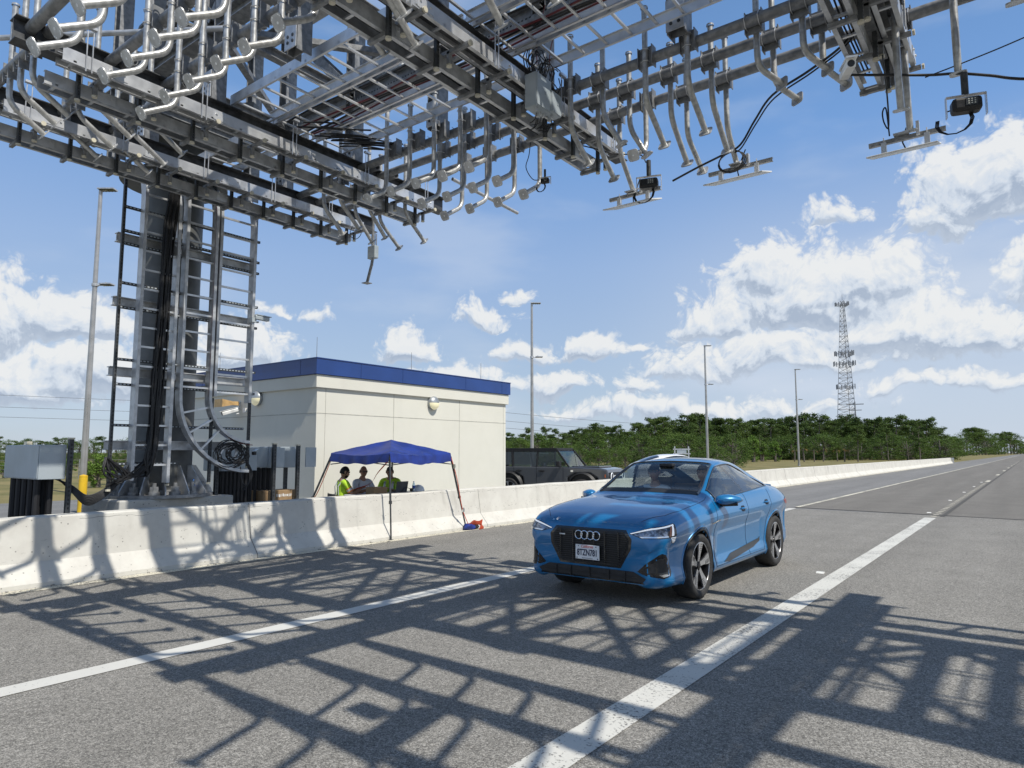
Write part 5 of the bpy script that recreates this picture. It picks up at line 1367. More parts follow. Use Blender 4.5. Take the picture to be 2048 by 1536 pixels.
def build_body(parent, paint, prefix='', axles=(.93, 3.86), RA=.415):
    ss = []
    s = 0
    seg = [(0, .13, 8), (.13, .5, 14), (.5, 1.4, 46), (1.4, 3.4, 70), (3.4, 4.35, 48), (4.35, 4.9, 22)]
    for a, b_, n in seg: ss += [a + (b_ - a) * i / n for i in range(n)]
    ss.append(4.9)
    rings = [densering(s) for s in ss]; M = len(rings[0]); N = len(ss)
    v = []
    for sd in (1, -1):
        for i, s in enumerate(ss):
            for (x, z) in rings[i]: v.append(V((x * sd, s, z)))
    def idx(sd, i, j): return (0 if sd == 0 else N * M) + i * M + j
    # snap to arches
    for k in range(2 * N * M):
        p = v[k]
        if abs(p.x) > .60 and p.z < .9:
            for ax in axles:
                d = math.hypot(p.y - ax, p.z - .375)
                if RA - .022 < d < RA + .016 and d > 1e-4:
                    f = RA / d; p.y = ax + (p.y - ax) * f; p.z = .375 + (p.z - .375) * f
    faces = {'body': [], 'ws': [], 'side': [], 'rear': [], 'under': []}
    jb, jr = IBELT * SUB, IRAIL * SUB
    for sd in (0, 1):
        for i in range(N - 1):
            sm = (ss[i] + ss[i + 1]) / 2
            for j in range(M - 1):
                q = [idx(sd, i, j), idx(sd, i + 1, j), idx(sd, i + 1, j + 1), idx(sd, i, j + 1)]
                if sd: q = q[::-1]
                c = sum((v[a] for a in q), V()) / 4
                cut = False
                if abs(c.x) > .60 and c.z < .9:
                    for ax in axles:
                        if math.hypot(c.y - ax, c.z - .375) < RA - .004: cut = True
                if cut: continue
                if 1.48 < sm < 2.27 and j >= jr + 3: faces['ws'].append(q)
                elif 1.66 < sm < 3.74 and jb <= j < jr: faces['side'].append(q)
                elif 3.62 < sm < 4.52 and j >= jr + 4: faces['rear'].append(q)
                elif j < SUB: faces['under'].append(q)
                else: faces['body'].append(q)
    def mk(name, fl, m, par, close=None, off=0):
        used_ = {}; vv = []; ff = []
        for f in fl:
            g = []
            for a in f:
                if a not in used_: used_[a] = len(vv); vv.append(v[a])
                g.append(used_[a])
            ff.append(g)
        b = MB(); b.add(vv, ff, 0, True)
        for e_ in close or []: b.add(e_, [list(range(len(e_)))], 0, True)
        o = b.build(name, m, par, ang=50, recalc=False)
        bm = bmesh.new(); bm.from_mesh(o.data); bmesh.ops.remove_doubles(bm, verts=bm.verts, dist=.0008); bmesh.ops.recalc_face_normals(bm, faces=bm.faces)
        bm.to_mesh(o.data); bm.free()
        return o
    front = [V((x, 0, z)) for x, z in rings[0]] + [V((-x, 0, z)) for x, z in rings[0][-2:0:-1]]
    back = [V((x, 4.9, z)) for x, z in rings[-1]] + [V((-x, 4.9, z)) for x, z in rings[-1][-2:0:-1]]
    body = mk('body_shell', faces['body'] , paint, parent, [front, back])
    sol = body.modifiers.new('solid', 'SOLIDIFY'); sol.thickness = .012; sol.offset = -1
    full = [f for k_ in ('body', 'ws', 'side', 'rear') for f in faces[k_]]
    bm = bmesh.new(); mp = {}
    for f in full + []:
        for a in f:
            if a not in mp: mp[a] = bm.verts.new(v[a])
    for f in full:
        try: bm.faces.new([mp[a] for a in f])
        except Exception: pass
    for e_ in (front, back): bm.faces.new([bm.verts.new(p) for p in e_])
    tree = BVHTree.FromBMesh(bm); bm.free()
    ws = mk('windscreen', faces['ws'], SCREEN, parent)
    sg = [f for f in faces['side']]
    def split(a, b_, sgn): return [f for f in sg if a <= (sum((v[k_].y + (v[k_].z - 1.17) * .8 for k_ in f)) / 4) < b_ and (v[f[0]].x > 0) == (sgn > 0)]
    for sgn in (1, -1):
        mk('front_side_window', split(1.0, 2.68, sgn), SIDEG, parent)
        mk('rear_side_window', split(2.78, 3.46, sgn), PRIVG, parent)
        mk('quarter_window', split(3.52, 5.1, sgn), PRIVG, parent)
        mk('door_pillar', split(2.68, 2.78, sgn) + split(3.46, 3.52, sgn), GLOSSB, parent)
    mk('rear_window', faces['rear'], PRIVG, parent)
    b = MB(); b.box((0, 2.45, .26), (1.5, 4.3, .1)); b.build('floor_pan', MATTB, parent)
    return body, tree, ss
def hit(tree, o, d):
    r = tree.ray_cast(V(o), V(d)); return (r[0], r[1]) if r[0] is not None else (None, None)
def drape(tree, poly, m, name, parent, view='front', off=.004, cuts=4, depth=0, sx=1, thick=0):
    """lay a flat outline, given in front view (x,z) or side view (s,z), onto the body surface"""
    bm = bmesh.new()
    vs = [bm.verts.new((p[0], p[1], 0)) for p in poly]; bm.faces.new(vs)
    bmesh.ops.triangulate(bm, faces=bm.faces)
    for _ in range(cuts):
        es = [e for e in bm.edges if e.calc_length() > .05]
        if not es: break
        bmesh.ops.subdivide_edges(bm, edges=es, cuts=1); bmesh.ops.triangulate(bm, faces=bm.faces)
    for q in bm.verts:
        a, z = q.co.x, q.co.y
        if view == 'wrap':
            sg_ = 1 if a > 0 else -1; an = max(0, abs(a) - .70) / .35 * RD(62); ox = min(abs(a), .70) * sg_; pv = V((ox, .45 if an > 0 else .45, z)); d = V((math.sin(an) * sg_, -math.cos(an), 0)); p, n = hit(tree, pv + d * 1.5, -d)
        elif view == 'front': p, n = hit(tree, (a, -1, z), (0, 1, 0)); d = V((0, -1, 0))
        elif view == 'top': p, n = hit(tree, (a, z, 3), (0, 0, -1)); d = V((0, 0, 1))
        else: p, n = hit(tree, (2 * sx, a, z), (-sx, 0, 0)); d = V((sx, 0, 0))
        if p is None: p = V((a, .2, z)) if view == 'front' else V((.9 * sx, a, z))
        if n is not None and n.dot(d) < 0: n = -n
        q.co = p + d * off * .5 + (n if n is not None else d) * off * .5
    bmesh.ops.recalc_face_normals(bm, faces=bm.faces)
    me = bpy.data.meshes.new(name); bm.to_mesh(me); bm.free()
    for f in me.polygons: f.use_smooth = True
    me.materials.append(m); o = bpy.data.objects.new(name, me); COL.objects.link(o); o.parent = parent; ORG[o.name] = V()
    if thick: q = o.modifiers.new('solid', 'SOLIDIFY'); q.thickness = thick; q.offset = 0
    return o
def strip(tree, pts, w, m, name, parent, view='side', sx=1, off=.002, r=None, n=10):
    P_ = []
    for i in range(len(pts) - 1):
        for k in range(n):
            t = k / n; P_.append((pts[i][0] * (1 - t) + pts[i + 1][0] * t, pts[i][1] * (1 - t) + pts[i + 1][1] * t))
    P_.append(pts[-1]); Q = []
    for a, z in P_:
        if view == 'side': p, nn = hit(tree, (2 * sx, a, z), (-sx, 0, 0))
        elif view == 'front': p, nn = hit(tree, (a, -1, z), (0, 1, 0))
        else: p, nn = hit(tree, (a, z, 3), (0, 0, -1))
        if p is not None: Q.append(p + (V((sx, 0, 0)) if view == 'side' else V((0, -1, 0)) if view == 'front' else V((0, 0, 1))) * off)
    if len(Q) < 2: return None
    b = MB(); b.tube(Q, w / 2, 6); return b.build(name, m, parent)
def wheel(parent, x, s, sx, style=0, R_=.375, W2=.13, zc=None):
    zc = zc or R_
    t = bpy.data.objects.new('wheel', None); COL.objects.link(t); t.parent = parent; ORG[t.name] = V()
    o = V((x, s, zc)); ax = V((sx, 0, 0)); rim = R_ * .735
    b = MB(); b.lathe([(rim, -W2), (R_ * .93, -W2 * 1.0), (R_ * .985, -W2 * .8), (R_, -W2 * .55), (R_, W2 * .55), (R_ * .985, W2 * .8), (R_ * .93, W2 * .98), (R_ * .86, W2 * 1.04), (rim + .006, W2 * .93), (rim - .004, W2 * .86)], o, ax, 56); 
    b.build('tyre', TYRE, t, recalc=False)
    b = MB(); b.lathe([(rim, -W2 * .9), (rim * .95, -W2 * .7), (rim * .93, W2 * .5), (rim * .965, W2 * .84), (rim + .004, W2 * .9)], o, ax, 48); b.build('rim', RIMB if style == 0 else SILV, t, recalc=False)
    b = MB(); b.lathe([(rim * .995, W2 * .885), (rim * .965, W2 * .90), (rim * .955, W2 * .86)], o, ax, 48); b.build('rim_edge', SILV, t, recalc=False)
    b = MB(); b.lathe([(0, -W2 * .1), (rim * .9, -W2 * .1)], o, ax, 30); b.lathe([(0, W2 * .12), (rim * .62, W2 * .12), (rim * .62, -W2 * .05)], o, ax, 30, m=1); b.build('brake_disc', [INTER, SILV if style else MATTB], t, recalc=False)
    u, w = V((0, 1, 0)), V((0, 0, 1)); dep = W2 * .86
    n = 5 if style == 0 else 6
    sp = MB(); bl = MB()
    for k in range(n):
        a = 2 * math.pi * k / n + .35; e = u * math.cos(a) + w * math.sin(a); f = -u * math.sin(a) + w * math.cos(a)
        if style == 0:
            po = [(.05, -.028), (.12, -.044), (.20, -.078), (rim * .95, -.096), (rim * .965, .034), (.19, .022), (.12, .018), (.05, .026)]
            blk = [(.05, .0), (.12, .012), (.19, .016), (rim * .93, .03), (rim * .95, .05), (.16, .03), (.06, .03)]
        else:
            po = [(.04, -.02), (rim * .6, -.02), (rim * .94, -.045), (rim * .94, .045), (rim * .6, .02), (.04, .02)]; blk = None
        P_ = [o + e * r + f * q + ax * (dep - .035 * (1 - r / rim) - .012) for r, q in po]; sp.prism(P_, ax * .02)
        if style == 0:
            P_ = [o + e * r + f * q + ax * (dep - .035 * (1 - r / rim) - .02) for r, q in blk]; sp.prism(P_, ax * .02, m=1)
            for g in range(4):
                r0 = rim * (.60 + g * .085); q0, q1 = -.066 , -.02
                pa = o + e * r0 + f * q0 + ax * (dep - .035 * (1 - r0 / rim) + .0095); pb = o + e * (r0 + .012) + f * q1 + ax * (dep - .035 * (1 - r0 / rim) + .0095)
                sp.bar(pa, pb, .006, .002, ax, m=1)
    sp.build('spoke', [SILV, RIMB], t, bevel=0)
    b = MB(); b.lathe([(.0, dep - .008), (.035, dep - .012), (.045, dep - .03), (.06, dep - .045)], o, ax, 20)
    for k in range(5):
        a = 2 * math.pi * k / 5; c = o + (u * math.cos(a) + w * math.sin(a)) * .05 + ax * (dep - .035); b.cyl(c, c + ax * .015, .009, 8)
    b.build('hub_cap', RIMB, t, recalc=False)
    return t
def liner(parent, s, R_=.43, x0=.48, x1=.93, zc=.375):
    for sx in (1, -1):
        b = MB(); n = 22; pts = []
        for i in range(n + 1):
            a = math.pi * (-.12 + 1.24 * i / n); pts.append((s + math.cos(a) * R_, zc + math.sin(a) * R_))
        vs = [V((sx * x0, a, z)) for a, z in pts] + [V((sx * x1, a, z)) for a, z in pts]
        b.add(vs, [(i, i + 1, n + 2 + i, n + 1 + i) for i in range(n)]); b.add([V((sx * x0, a, z)) for a, z in pts], [list(range(n + 1))])
        b.build('wheel_arch_liner', MATTB, parent, recalc=False)
# ---- the blue car
CARX, CARY = -4.10, 6.87
car = thing('blue_car', 'blue electric sport utility car with a sloping roof driving under the gantry toward the camera', 'car', (CARX, CARY, 0)); ORG[car.name] = V()
body, tree, ss_ = build_body(car, CARBLUE)
liner(car, .93); liner(car, 3.86)
for s in (.93, 3.86):
    for sx in (1, -1): wheel(car, sx * .825, s, sx)
# arch lips
def lip(s, R_, m, r, name, off=.004, a0=-.10, a1=1.10, par=car, tr=tree):
    for sx in (1, -1):
        P_ = []
        for i in range(44):
            a = math.pi * (a0 + (a1 - a0) * i / 43); y, z = s + math.cos(a) * R_, .375 + math.sin(a) * R_
            p, n = hit(tr, (2 * sx, y, max(z, .245)), (-sx, 0, 0))
            if p is None or abs(p.x) < .7: p, n = hit(tr, (2 * sx, y + (.02 if y > s else -.02), max(z, .26)), (-sx, 0, 0))
            if p is not None and abs(p.x) > .7: P_.append(V((p.x + sx * off, y, z)))
        if len(P_) > 2: b = MB(); b.tube(P_, r, 8); b.build(name, m, par)
for s in (.93, 3.86): lip(s, .418, MATTB, .011, 'arch_trim', 0); lip(s, .455, CARBLUE, .012, 'arch_lip', -.004)
D = lambda poly, m, name, **k: drape(tree, poly, m, name, car, **k)
# grille: gloss frame, slats, bars
GR = [(-.50, .73), (-.43, .815), (.43, .815), (.50, .73), (.49, .63), (.37, .435), (-.37, .435), (-.49, .63)]
def scalep(P_, k, kz=None): return [(x * k, .625 + (z - .625) * (kz or k)) for x, z in P_]
fr = D(scalep(GR, 1.07, 1.1), GLOSSB, 'grille_frame', off=.006)
gi = D(GR, MATTB, 'grille', off=.013)
b = MB(); z = .455
def gw(z):
    # half width of the grille at height z
    for (xa, za), (xb, zb) in (((.37, .435), (.49, .63)), ((.49, .63), (.50, .73)), ((.50, .73), (.43, .815))):
        if za <= z <= zb: return xa + (xb - xa) * (z - za) / (zb - za)
    return .4
FY = lambda x, z: (lambda p: p.y if p is not None else 0)(hit(tree, (x, -1, z), (0, 1, 0))[0])
while z < .80:
    w = gw(z) - .015; pts = [V((x * w, FY(x * w, z) - .022, z)) for x in [i / 8 - 1 for i in range(17)]]
    for i in range(16): b.bar(pts[i], pts[i + 1], .016, .008)
    z += .0235
b.build('slat', MATTB, gi)
b = MB()
for x in (-.38, -.21, -.07, .07, .21, .38):
    z1 = .80 if abs(x) < .42 else .74; z0 = .45 if abs(x) < .38 else .5
    b.bar((x, FY(x, .62) - .024, z0), (x, FY(x, .62) - .024, z1), .007, .016, (1, 0, 0))
b.build('upright', GLOSSB, gi)
# emblem of four interlaced rings
b = MB()
for i in range(4):
    c = V(((i - 1.5) * .0775, FY(0, .755) - .045 - (i % 2) * .003, .752)); b.tube([c + V((math.cos(w) * .0465, 0, math.sin(w) * .0465)) for w in [2 * math.pi * j / 32 for j in range(33)]], .0062, 8)
b.build('ring_emblem', CHROME, car)
b = MB(); x = -.385
for w in (.008, .012, .014, .012, .012): b.box((x + w / 2, FY(-.36, .74) - .034, .745), (w, .003, .013)); x += w + .004
b.build('badge', WHT, car)
# number plate
pl = MB(); py = FY(0, .565) - .05; pl.box((0, py, .563), (.312, .008, .162)); plo = pl.build('number_plate', mat('plate_white', (.74, .75, .76), .35, var=.03), car, bevel=.003)
b = MB(); b.box((0, py + .02, .563), (.27, .035, .12)); b.build('plate_holder', MATTB, car)
MY = Matrix(((1, 0, 0, 0), (0, 0, -1, 0), (0, 1, 0, 0), (0, 0, 0, 1)))
INK = mat('plate_ink', (.012, .02, .06), .4, var=0); REDI = mat('plate_red', (.55, .02, .02), .4, var=0)
text_mesh('8TZN781', .098, INK, 'plate_number', plo, Matrix.Translation((0, py - .006, .555)) @ MY, (0, 0, 0), font_scale=(.68, 1.0), bold=.0022)
text_mesh('California', .045, REDI, 'plate_state', plo, Matrix.Translation((0, py - .006, .624)) @ Matrix.Rotation(0, 4, 'X') @ MY @ Matrix(((1, .22, 0, 0), (0, 1, 0, 0), (0, 0, 1, 0), (0, 0, 0, 1))), (0, 0, 0), font_scale=(.9, 1))
b = MB()
for i in range(14): b.box((-.065 + i * .01, py - .0055, .496), (.006, .001, .006))
for x in (-.135, .135): b.box((x, py - .0055, .496), (.012, .001, .012))
for x in (-.115, .115): b.cyl((x, py - .004, .628), (x, py - .008, .628), .006, 8)
b.build('plate_small_print', INK, plo)
# headlights
for sx in (1, -1):
    WR = lambda pts, m, name, par, off: drape(tree, [(sx * x, z) for x, z in pts], m, name, par, view='wrap', off=off)
    h = WR([(.50, .80), (.74, .875), (.99, .915), (1.02, .90), (1.015, .79), (.985, .70), (.945, .70), (.91, .765), (.66, .755)], GLOSSB, 'headlight', car, .005)
    WR([(.515, .803), (.74, .868), (.985, .907), (.988, .892), (.75, .853), (.53, .797)], DRL, 'light_strip', h, .012)
    WR([(.54, .79), (.74, .848), (.88, .868), (.885, .785), (.67, .768)], mat('lamp_inner', (.12, .13, .15), .2, .7, scale=40, col2=(.42, .44, .48)), 'lamp_unit', h, .010)
    WR([(.63, .775), (.89, .79), (.895, .775), (.66, .762)], CHROME, 'lower_reflector', h, .013)
    WR([(.955, .893), (.98, .895), (.965, .79), (.93, .785)], DRL, 'light_blade', h, .013)
    WR([(.925, .885), (.95, .890), (.925, .785), (.90, .785)], mat('amber_reflector', (.45, .16, .07), .3), 'side_reflector', h, .013)
    for k in range(4):
        z = .770 - k * .0165; WR([(.92 + k * .008, z), (.995 - k * .004, z + .003), (.995 - k * .004, z - .006), (.92 + k * .008, z - .009)], DRL, 'light_blade', h, .014)
    WR([(.60, .40), (.80, .585), (.83, .60), (.865, .585), (.935, .40), (.92, .355), (.84, .335), (.66, .375)], GLOSSB, 'side_intake', car, .006)
    WR([(.66, .41), (.80, .545), (.85, .55), (.90, .41), (.80, .395)], BLK, 'intake_mesh', car, .010)
    WR([(.80, .375), (.90, .388), (.905, .365), (.84, .352)], CHROME, 'fog_reflector', car, .013)
# lower intake and splitter
D([(-.70, .33), (-.55, .395), (.55, .395), (.70, .33), (.66, .285), (-.66, .285)], MATTB, 'lower_intake', off=.006)
D([(-.66, .29), (.66, .29), (.68, .272), (-.68, .272)], GLOSSB, 'splitter', off=.014)
b = MB()
for x in (-.45, -.25, 0, .25, .45): b.bar((x, FY(x, .33) - .012, .28), (x, FY(x, .33) - .012, .39), .008, .012, (1, 0, 0))
b.bar((-.6, FY(.5, .33) - .012, .335), (.6, FY(.5, .33) - .012, .335), .008, .006); b.build('intake_bar', MATTB, car)
# hood and door shut lines, crease, chips
GAP = mat('panel_gap', (.006, .008, .014), .6, var=0)
for sx in (1, -1):
    strip(tree, [(sx * .60, .10), (sx * .78, .33), (sx * .835, .62), (sx * .835, 1.0), (sx * .82, 1.38), (sx * .80, 1.50)], .006, GAP, 'hood_gap', car, 'top', off=0)
    strip(tree, [(1.53, 1.09), (1.47, .95), (1.44, .75), (1.46, .30)], .006, GAP, 'door_gap', car, 'side', sx, off=0)
    strip(tree, [(2.64, 1.135), (2.62, .9), (2.64, .55), (2.72, .30)], .006, GAP, 'door_gap', car, 'side', sx, off=0)
    strip(tree, [(3.62, 1.15), (3.60, .95), (3.46, .72), (3.38, .5), (3.32, .31)], .006, GAP, 'door_gap', car, 'side', sx, off=0)
    strip(tree, [(1.46, .30), (3.32, .31)], .006, GAP, 'sill_gap', car, 'side', sx, off=0)
    D([(1.72, .325), (2.0, .40), (3.15, .475), (3.22, .50), (3.2, .44), (2.9, .385), (1.9, .31)], mat('sill_grey', (.045, .047, .05), .4, .3), 'sill_trim', view='side', sx=sx, off=.010)
    D([(1.28, .835), (1.56, .865), (1.60, .85), (1.33, .82)], GLOSSB, 'fender_badge', view='side', sx=sx, off=.005)
    D([(1.40, .845), (1.50, .857), (1.50, .847), (1.40, .835)], CHROME, 'fender_letters', view='side', sx=sx, off=.008)
    for s in (2.42, 3.42):
        zc_ = .945 if s < 3 else .975
        D([(s - .09, zc_), (s - .05, zc_ + .035), (s + .05, zc_ + .035), (s + .09, zc_), (s + .05, zc_ - .035), (s - .05, zc_ - .035)], GAP, 'handle_recess', view='side', sx=sx, off=.002)
        P_ = []
        for k in range(9):
            a = s - .10 + .2 * k / 8; p, n = hit(tree, (2 * sx, a, zc_ + .004), (-sx, 0, 0)); P_.append(p + V((sx * (.008 + .022 * math.sin(math.pi * k / 8)), 0, 0)))
        b = MB(); b.tube(P_, [.006] + [.0135] * 7 + [.006], 8); b.build('door_handle', CARBLUE, car)
    # window seals
    SI = [(s_, 0) for s_ in ()]
    P_ = []
    for k in range(60):
        s = 1.60 + (3.75 - 1.60) * k / 59; r = rowpts(s); P_.append(V((sx * (r[IBELT][0] + .004), s, r[IBELT][1] + .002)))
    b = MB(); b.tube(P_, .009, 6); b.build('window_seal', GLOSSB, car)
    P_ = []
    for k in range(60):
        s = 1.64 + (3.75 - 1.64) * k / 59; r = rowpts(s); P_.append(V((sx * (r[IRAIL][0] + .008), s, r[IRAIL][1] - .004)))
    b = MB(); b.tube(P_, .011, 6); b.build('window_seal', GLOSSB, car)
    for s0 in (1.66, 3.74):
        P_ = []
        for k in range(8):
            r = densering(s0); q = r[IBELT * SUB + int((IRAIL - IBELT) * SUB * k / 7)]; P_.append(V((sx * (q[0] + .002), s0, q[1])))
        b = MB(); b.tube(P_, .011, 6); b.build('window_seal', GLOSSB, car)
    b = MB(); r0 = densering(1.70); P0 = [V((sx * (r0[IBELT * SUB + k][0] + .004), 1.70, r0[IBELT * SUB + k][1])) for k in range(0, (IRAIL - IBELT) * SUB + 1)]
    # mirror
    mx_ = sx * 1.0
    b = MB(); c = V((sx * 1.02, 1.70, 1.10)); rings_ = []
    prof_m = [(-.155, .035, .03), (-.12, .075, .055), (-.04, .105, .075), (.04, .115, .082), (.09, .11, .08), (.105, .10, .072)]
    # the shell, wide across the car, rounded toward the front
    vs = []; n = 20
    sec = [(-.10, .25), (-.085, .6), (-.05, .86), (0, 1.0), (.05, 1.0), (.07, .92)]
    for (dy, k) in sec:
        for j in range(n):
            a = 2 * math.pi * j / n; ca, sa = math.cos(a), math.sin(a)
            X = math.copysign(abs(ca) ** .75, ca) * .138 * k; Z = math.copysign(abs(sa) ** .7, sa) * .066 * k * (1 - .38 * (X * sx / .138 > 0) * abs(X / .138))
            vs.append(c + V((X, dy + .08 * (X * sx / .138), Z)))
    fs = [(i * n + j, i * n + (j + 1) % n, (i + 1) * n + (j + 1) % n, (i + 1) * n + j) for i in range(len(sec) - 1) for j in range(n)]
    b.add(vs, fs, 0, True); b.add(vs[:n], [list(range(n))], 0, True); b.add(vs[-n:], [list(range(n))], 1)
    mm_ = b.build('side_mirror', [CARBLUE, CHROME], car)
    b = MB(); b.prof(c + V((-sx * .09, .0, -.07)), c + V((sx * .10, .05, -.055)), [(-.07, -.018), (.05, -.018), (.06, .018), (-.075, .018)]); b.tube([c + V((-sx * .06, .0, -.07)), V((sx * .85, 1.68, 1.055))], .024, 8); b.build('mirror_foot', GLOSSB, mm_, bevel=.006)
# windscreen frame and lower band
P_ = []
for sx in (1, -1):
    Q = []
    for k in range(20):
        s = 1.48 + .79 * k / 19; r = densering(s)[IRAIL * SUB + 3]; Q.append(V((sx * (r[0] - .004), s, r[1] + .004)))
    P_ += Q[::sx]
    if sx == 1:
        r = densering(2.27)
        P_ += [V((q[0], 2.27, q[1] + .004)) for q in r[IRAIL * SUB + 4:]] + [V((-q[0], 2.27, q[1] + .004)) for q in r[IRAIL * SUB + 4:][::-1]]
b = MB(); b.tube(P_, .014, 6); b.build('windscreen_seal', GLOSSB, car)
def band(s0, s1, m, name, x1=1.0, off=.003):
    b = MB(); n = 4; ri = [densering(s0 + (s1 - s0) * i / n)[IRAIL * SUB + 3:] for i in range(n + 1)]; M = len(ri[0])
    for sx in (1, -1):
        vs = [V((sx * q[0], s0 + (s1 - s0) * i / n - off, q[1] + off)) for i in range(n + 1) for q in ri[i]]
        b.add(vs, [(i * M + j, i * M + j + 1, (i + 1) * M + j + 1, (i + 1) * M + j) for i in range(n) for j in range(M - 1)], 0, True)
    return b.build(name, m, car, recalc=False)
band(1.46, 1.585, MATTB, 'windscreen_cowl')
# panoramic roof
D([(-.42, 2.50), (.42, 2.50), (.46, 2.60), (.46, 3.25), (-.46, 3.25), (-.46, 2.60)], GLOSSB, 'roof_glass', view='top', off=.004)
strip(tree, [(0, 3.5), (0, 3.56)], .03, CARBLUE, 'roof_antenna', car, 'top', off=.02)
# spoiler lip
b = MB(); P_ = [V((x, 4.70 - abs(x) * .08, pchip(KS, ZC, 4.68) + .012 - x * x * .06)) for x in [i / 10 * .66 for i in range(-10, 11)]]; b.tube(P_, .016, 8); b.build('spoiler', CARBLUE, car)
D([(4.30, .96), (4.62, .99), (4.70, .93), (4.66, .88), (4.40, .90)], mat('rear_lamp', (.35, .01, .01), .2, coat=.5), 'rear_light', view='side', sx=1, off=.005)
# interior
b = MB(); b.box((0, 1.78, .97), (1.5, .5, .16)); b.box((0, 2.0, .85), (1.5, .3, .3)); b.build('dashboard', INTER, car, bevel=.04)
def seat(x, s, par, name='seat'):
    t = bpy.data.objects.new(name, None); COL.objects.link(t); t.parent = par; ORG[t.name] = V()
    b = MB(); b.box((x, s, .60), (.50, .50, .16)); b.build('seat_cushion', SEATM, t, bevel=.04)
    b = MB(); b.box((x, s + .30, .88), (.50, .15, .60), Matrix.Rotation(-.22, 3, 'X')); b.build('seat_backrest', SEATM, t, bevel=.05)
    b = MB(); b.box((x, s + .40, 1.24), (.26, .10, .16)); b.build('headrest', SEATM, t, bevel=.04)
for x in (-.38, .38): seat(x, 2.45, car)
b = MB(); b.box((0, 3.45, .62), (1.3, .5, .16)); b.box((0, 3.78, .92), (1.3, .15, .55), Matrix.Rotation(-.25, 3, 'X')); b.build('rear_bench', SEATM, car, bevel=.04)
b = MB(); c = V((.38, 2.03, 1.0)); nn = V((0, .9, .42)).normalized(); a1 = V((1, 0, 0)); a2 = nn.cross(a1)
b.tube([c + (a1 * math.cos(w) + a2 * math.sin(w)) * .185 for w in [2 * math.pi * j / 28 for j in range(29)]], .015, 8); b.tube([c, c + V((0, -.25, -.08))], .03, 8); b.bar(c - a1 * .18, c + a1 * .18, .04, .02, nn); b.build('steering_wheel', INTER, car)
b = MB(); b.box((0, 2.17, 1.455), (.22, .025, .06)); b.box((0, 2.15, 1.515), (.20, .12, .04)); b.build('rear_view_mirror', MATTB, car, bevel=.015)
b = MB()
for sx in (1, -1): b.box((sx * .79, 2.7, .68), (.05, 2.4, .75))
b.build('door_lining', INTER, car)

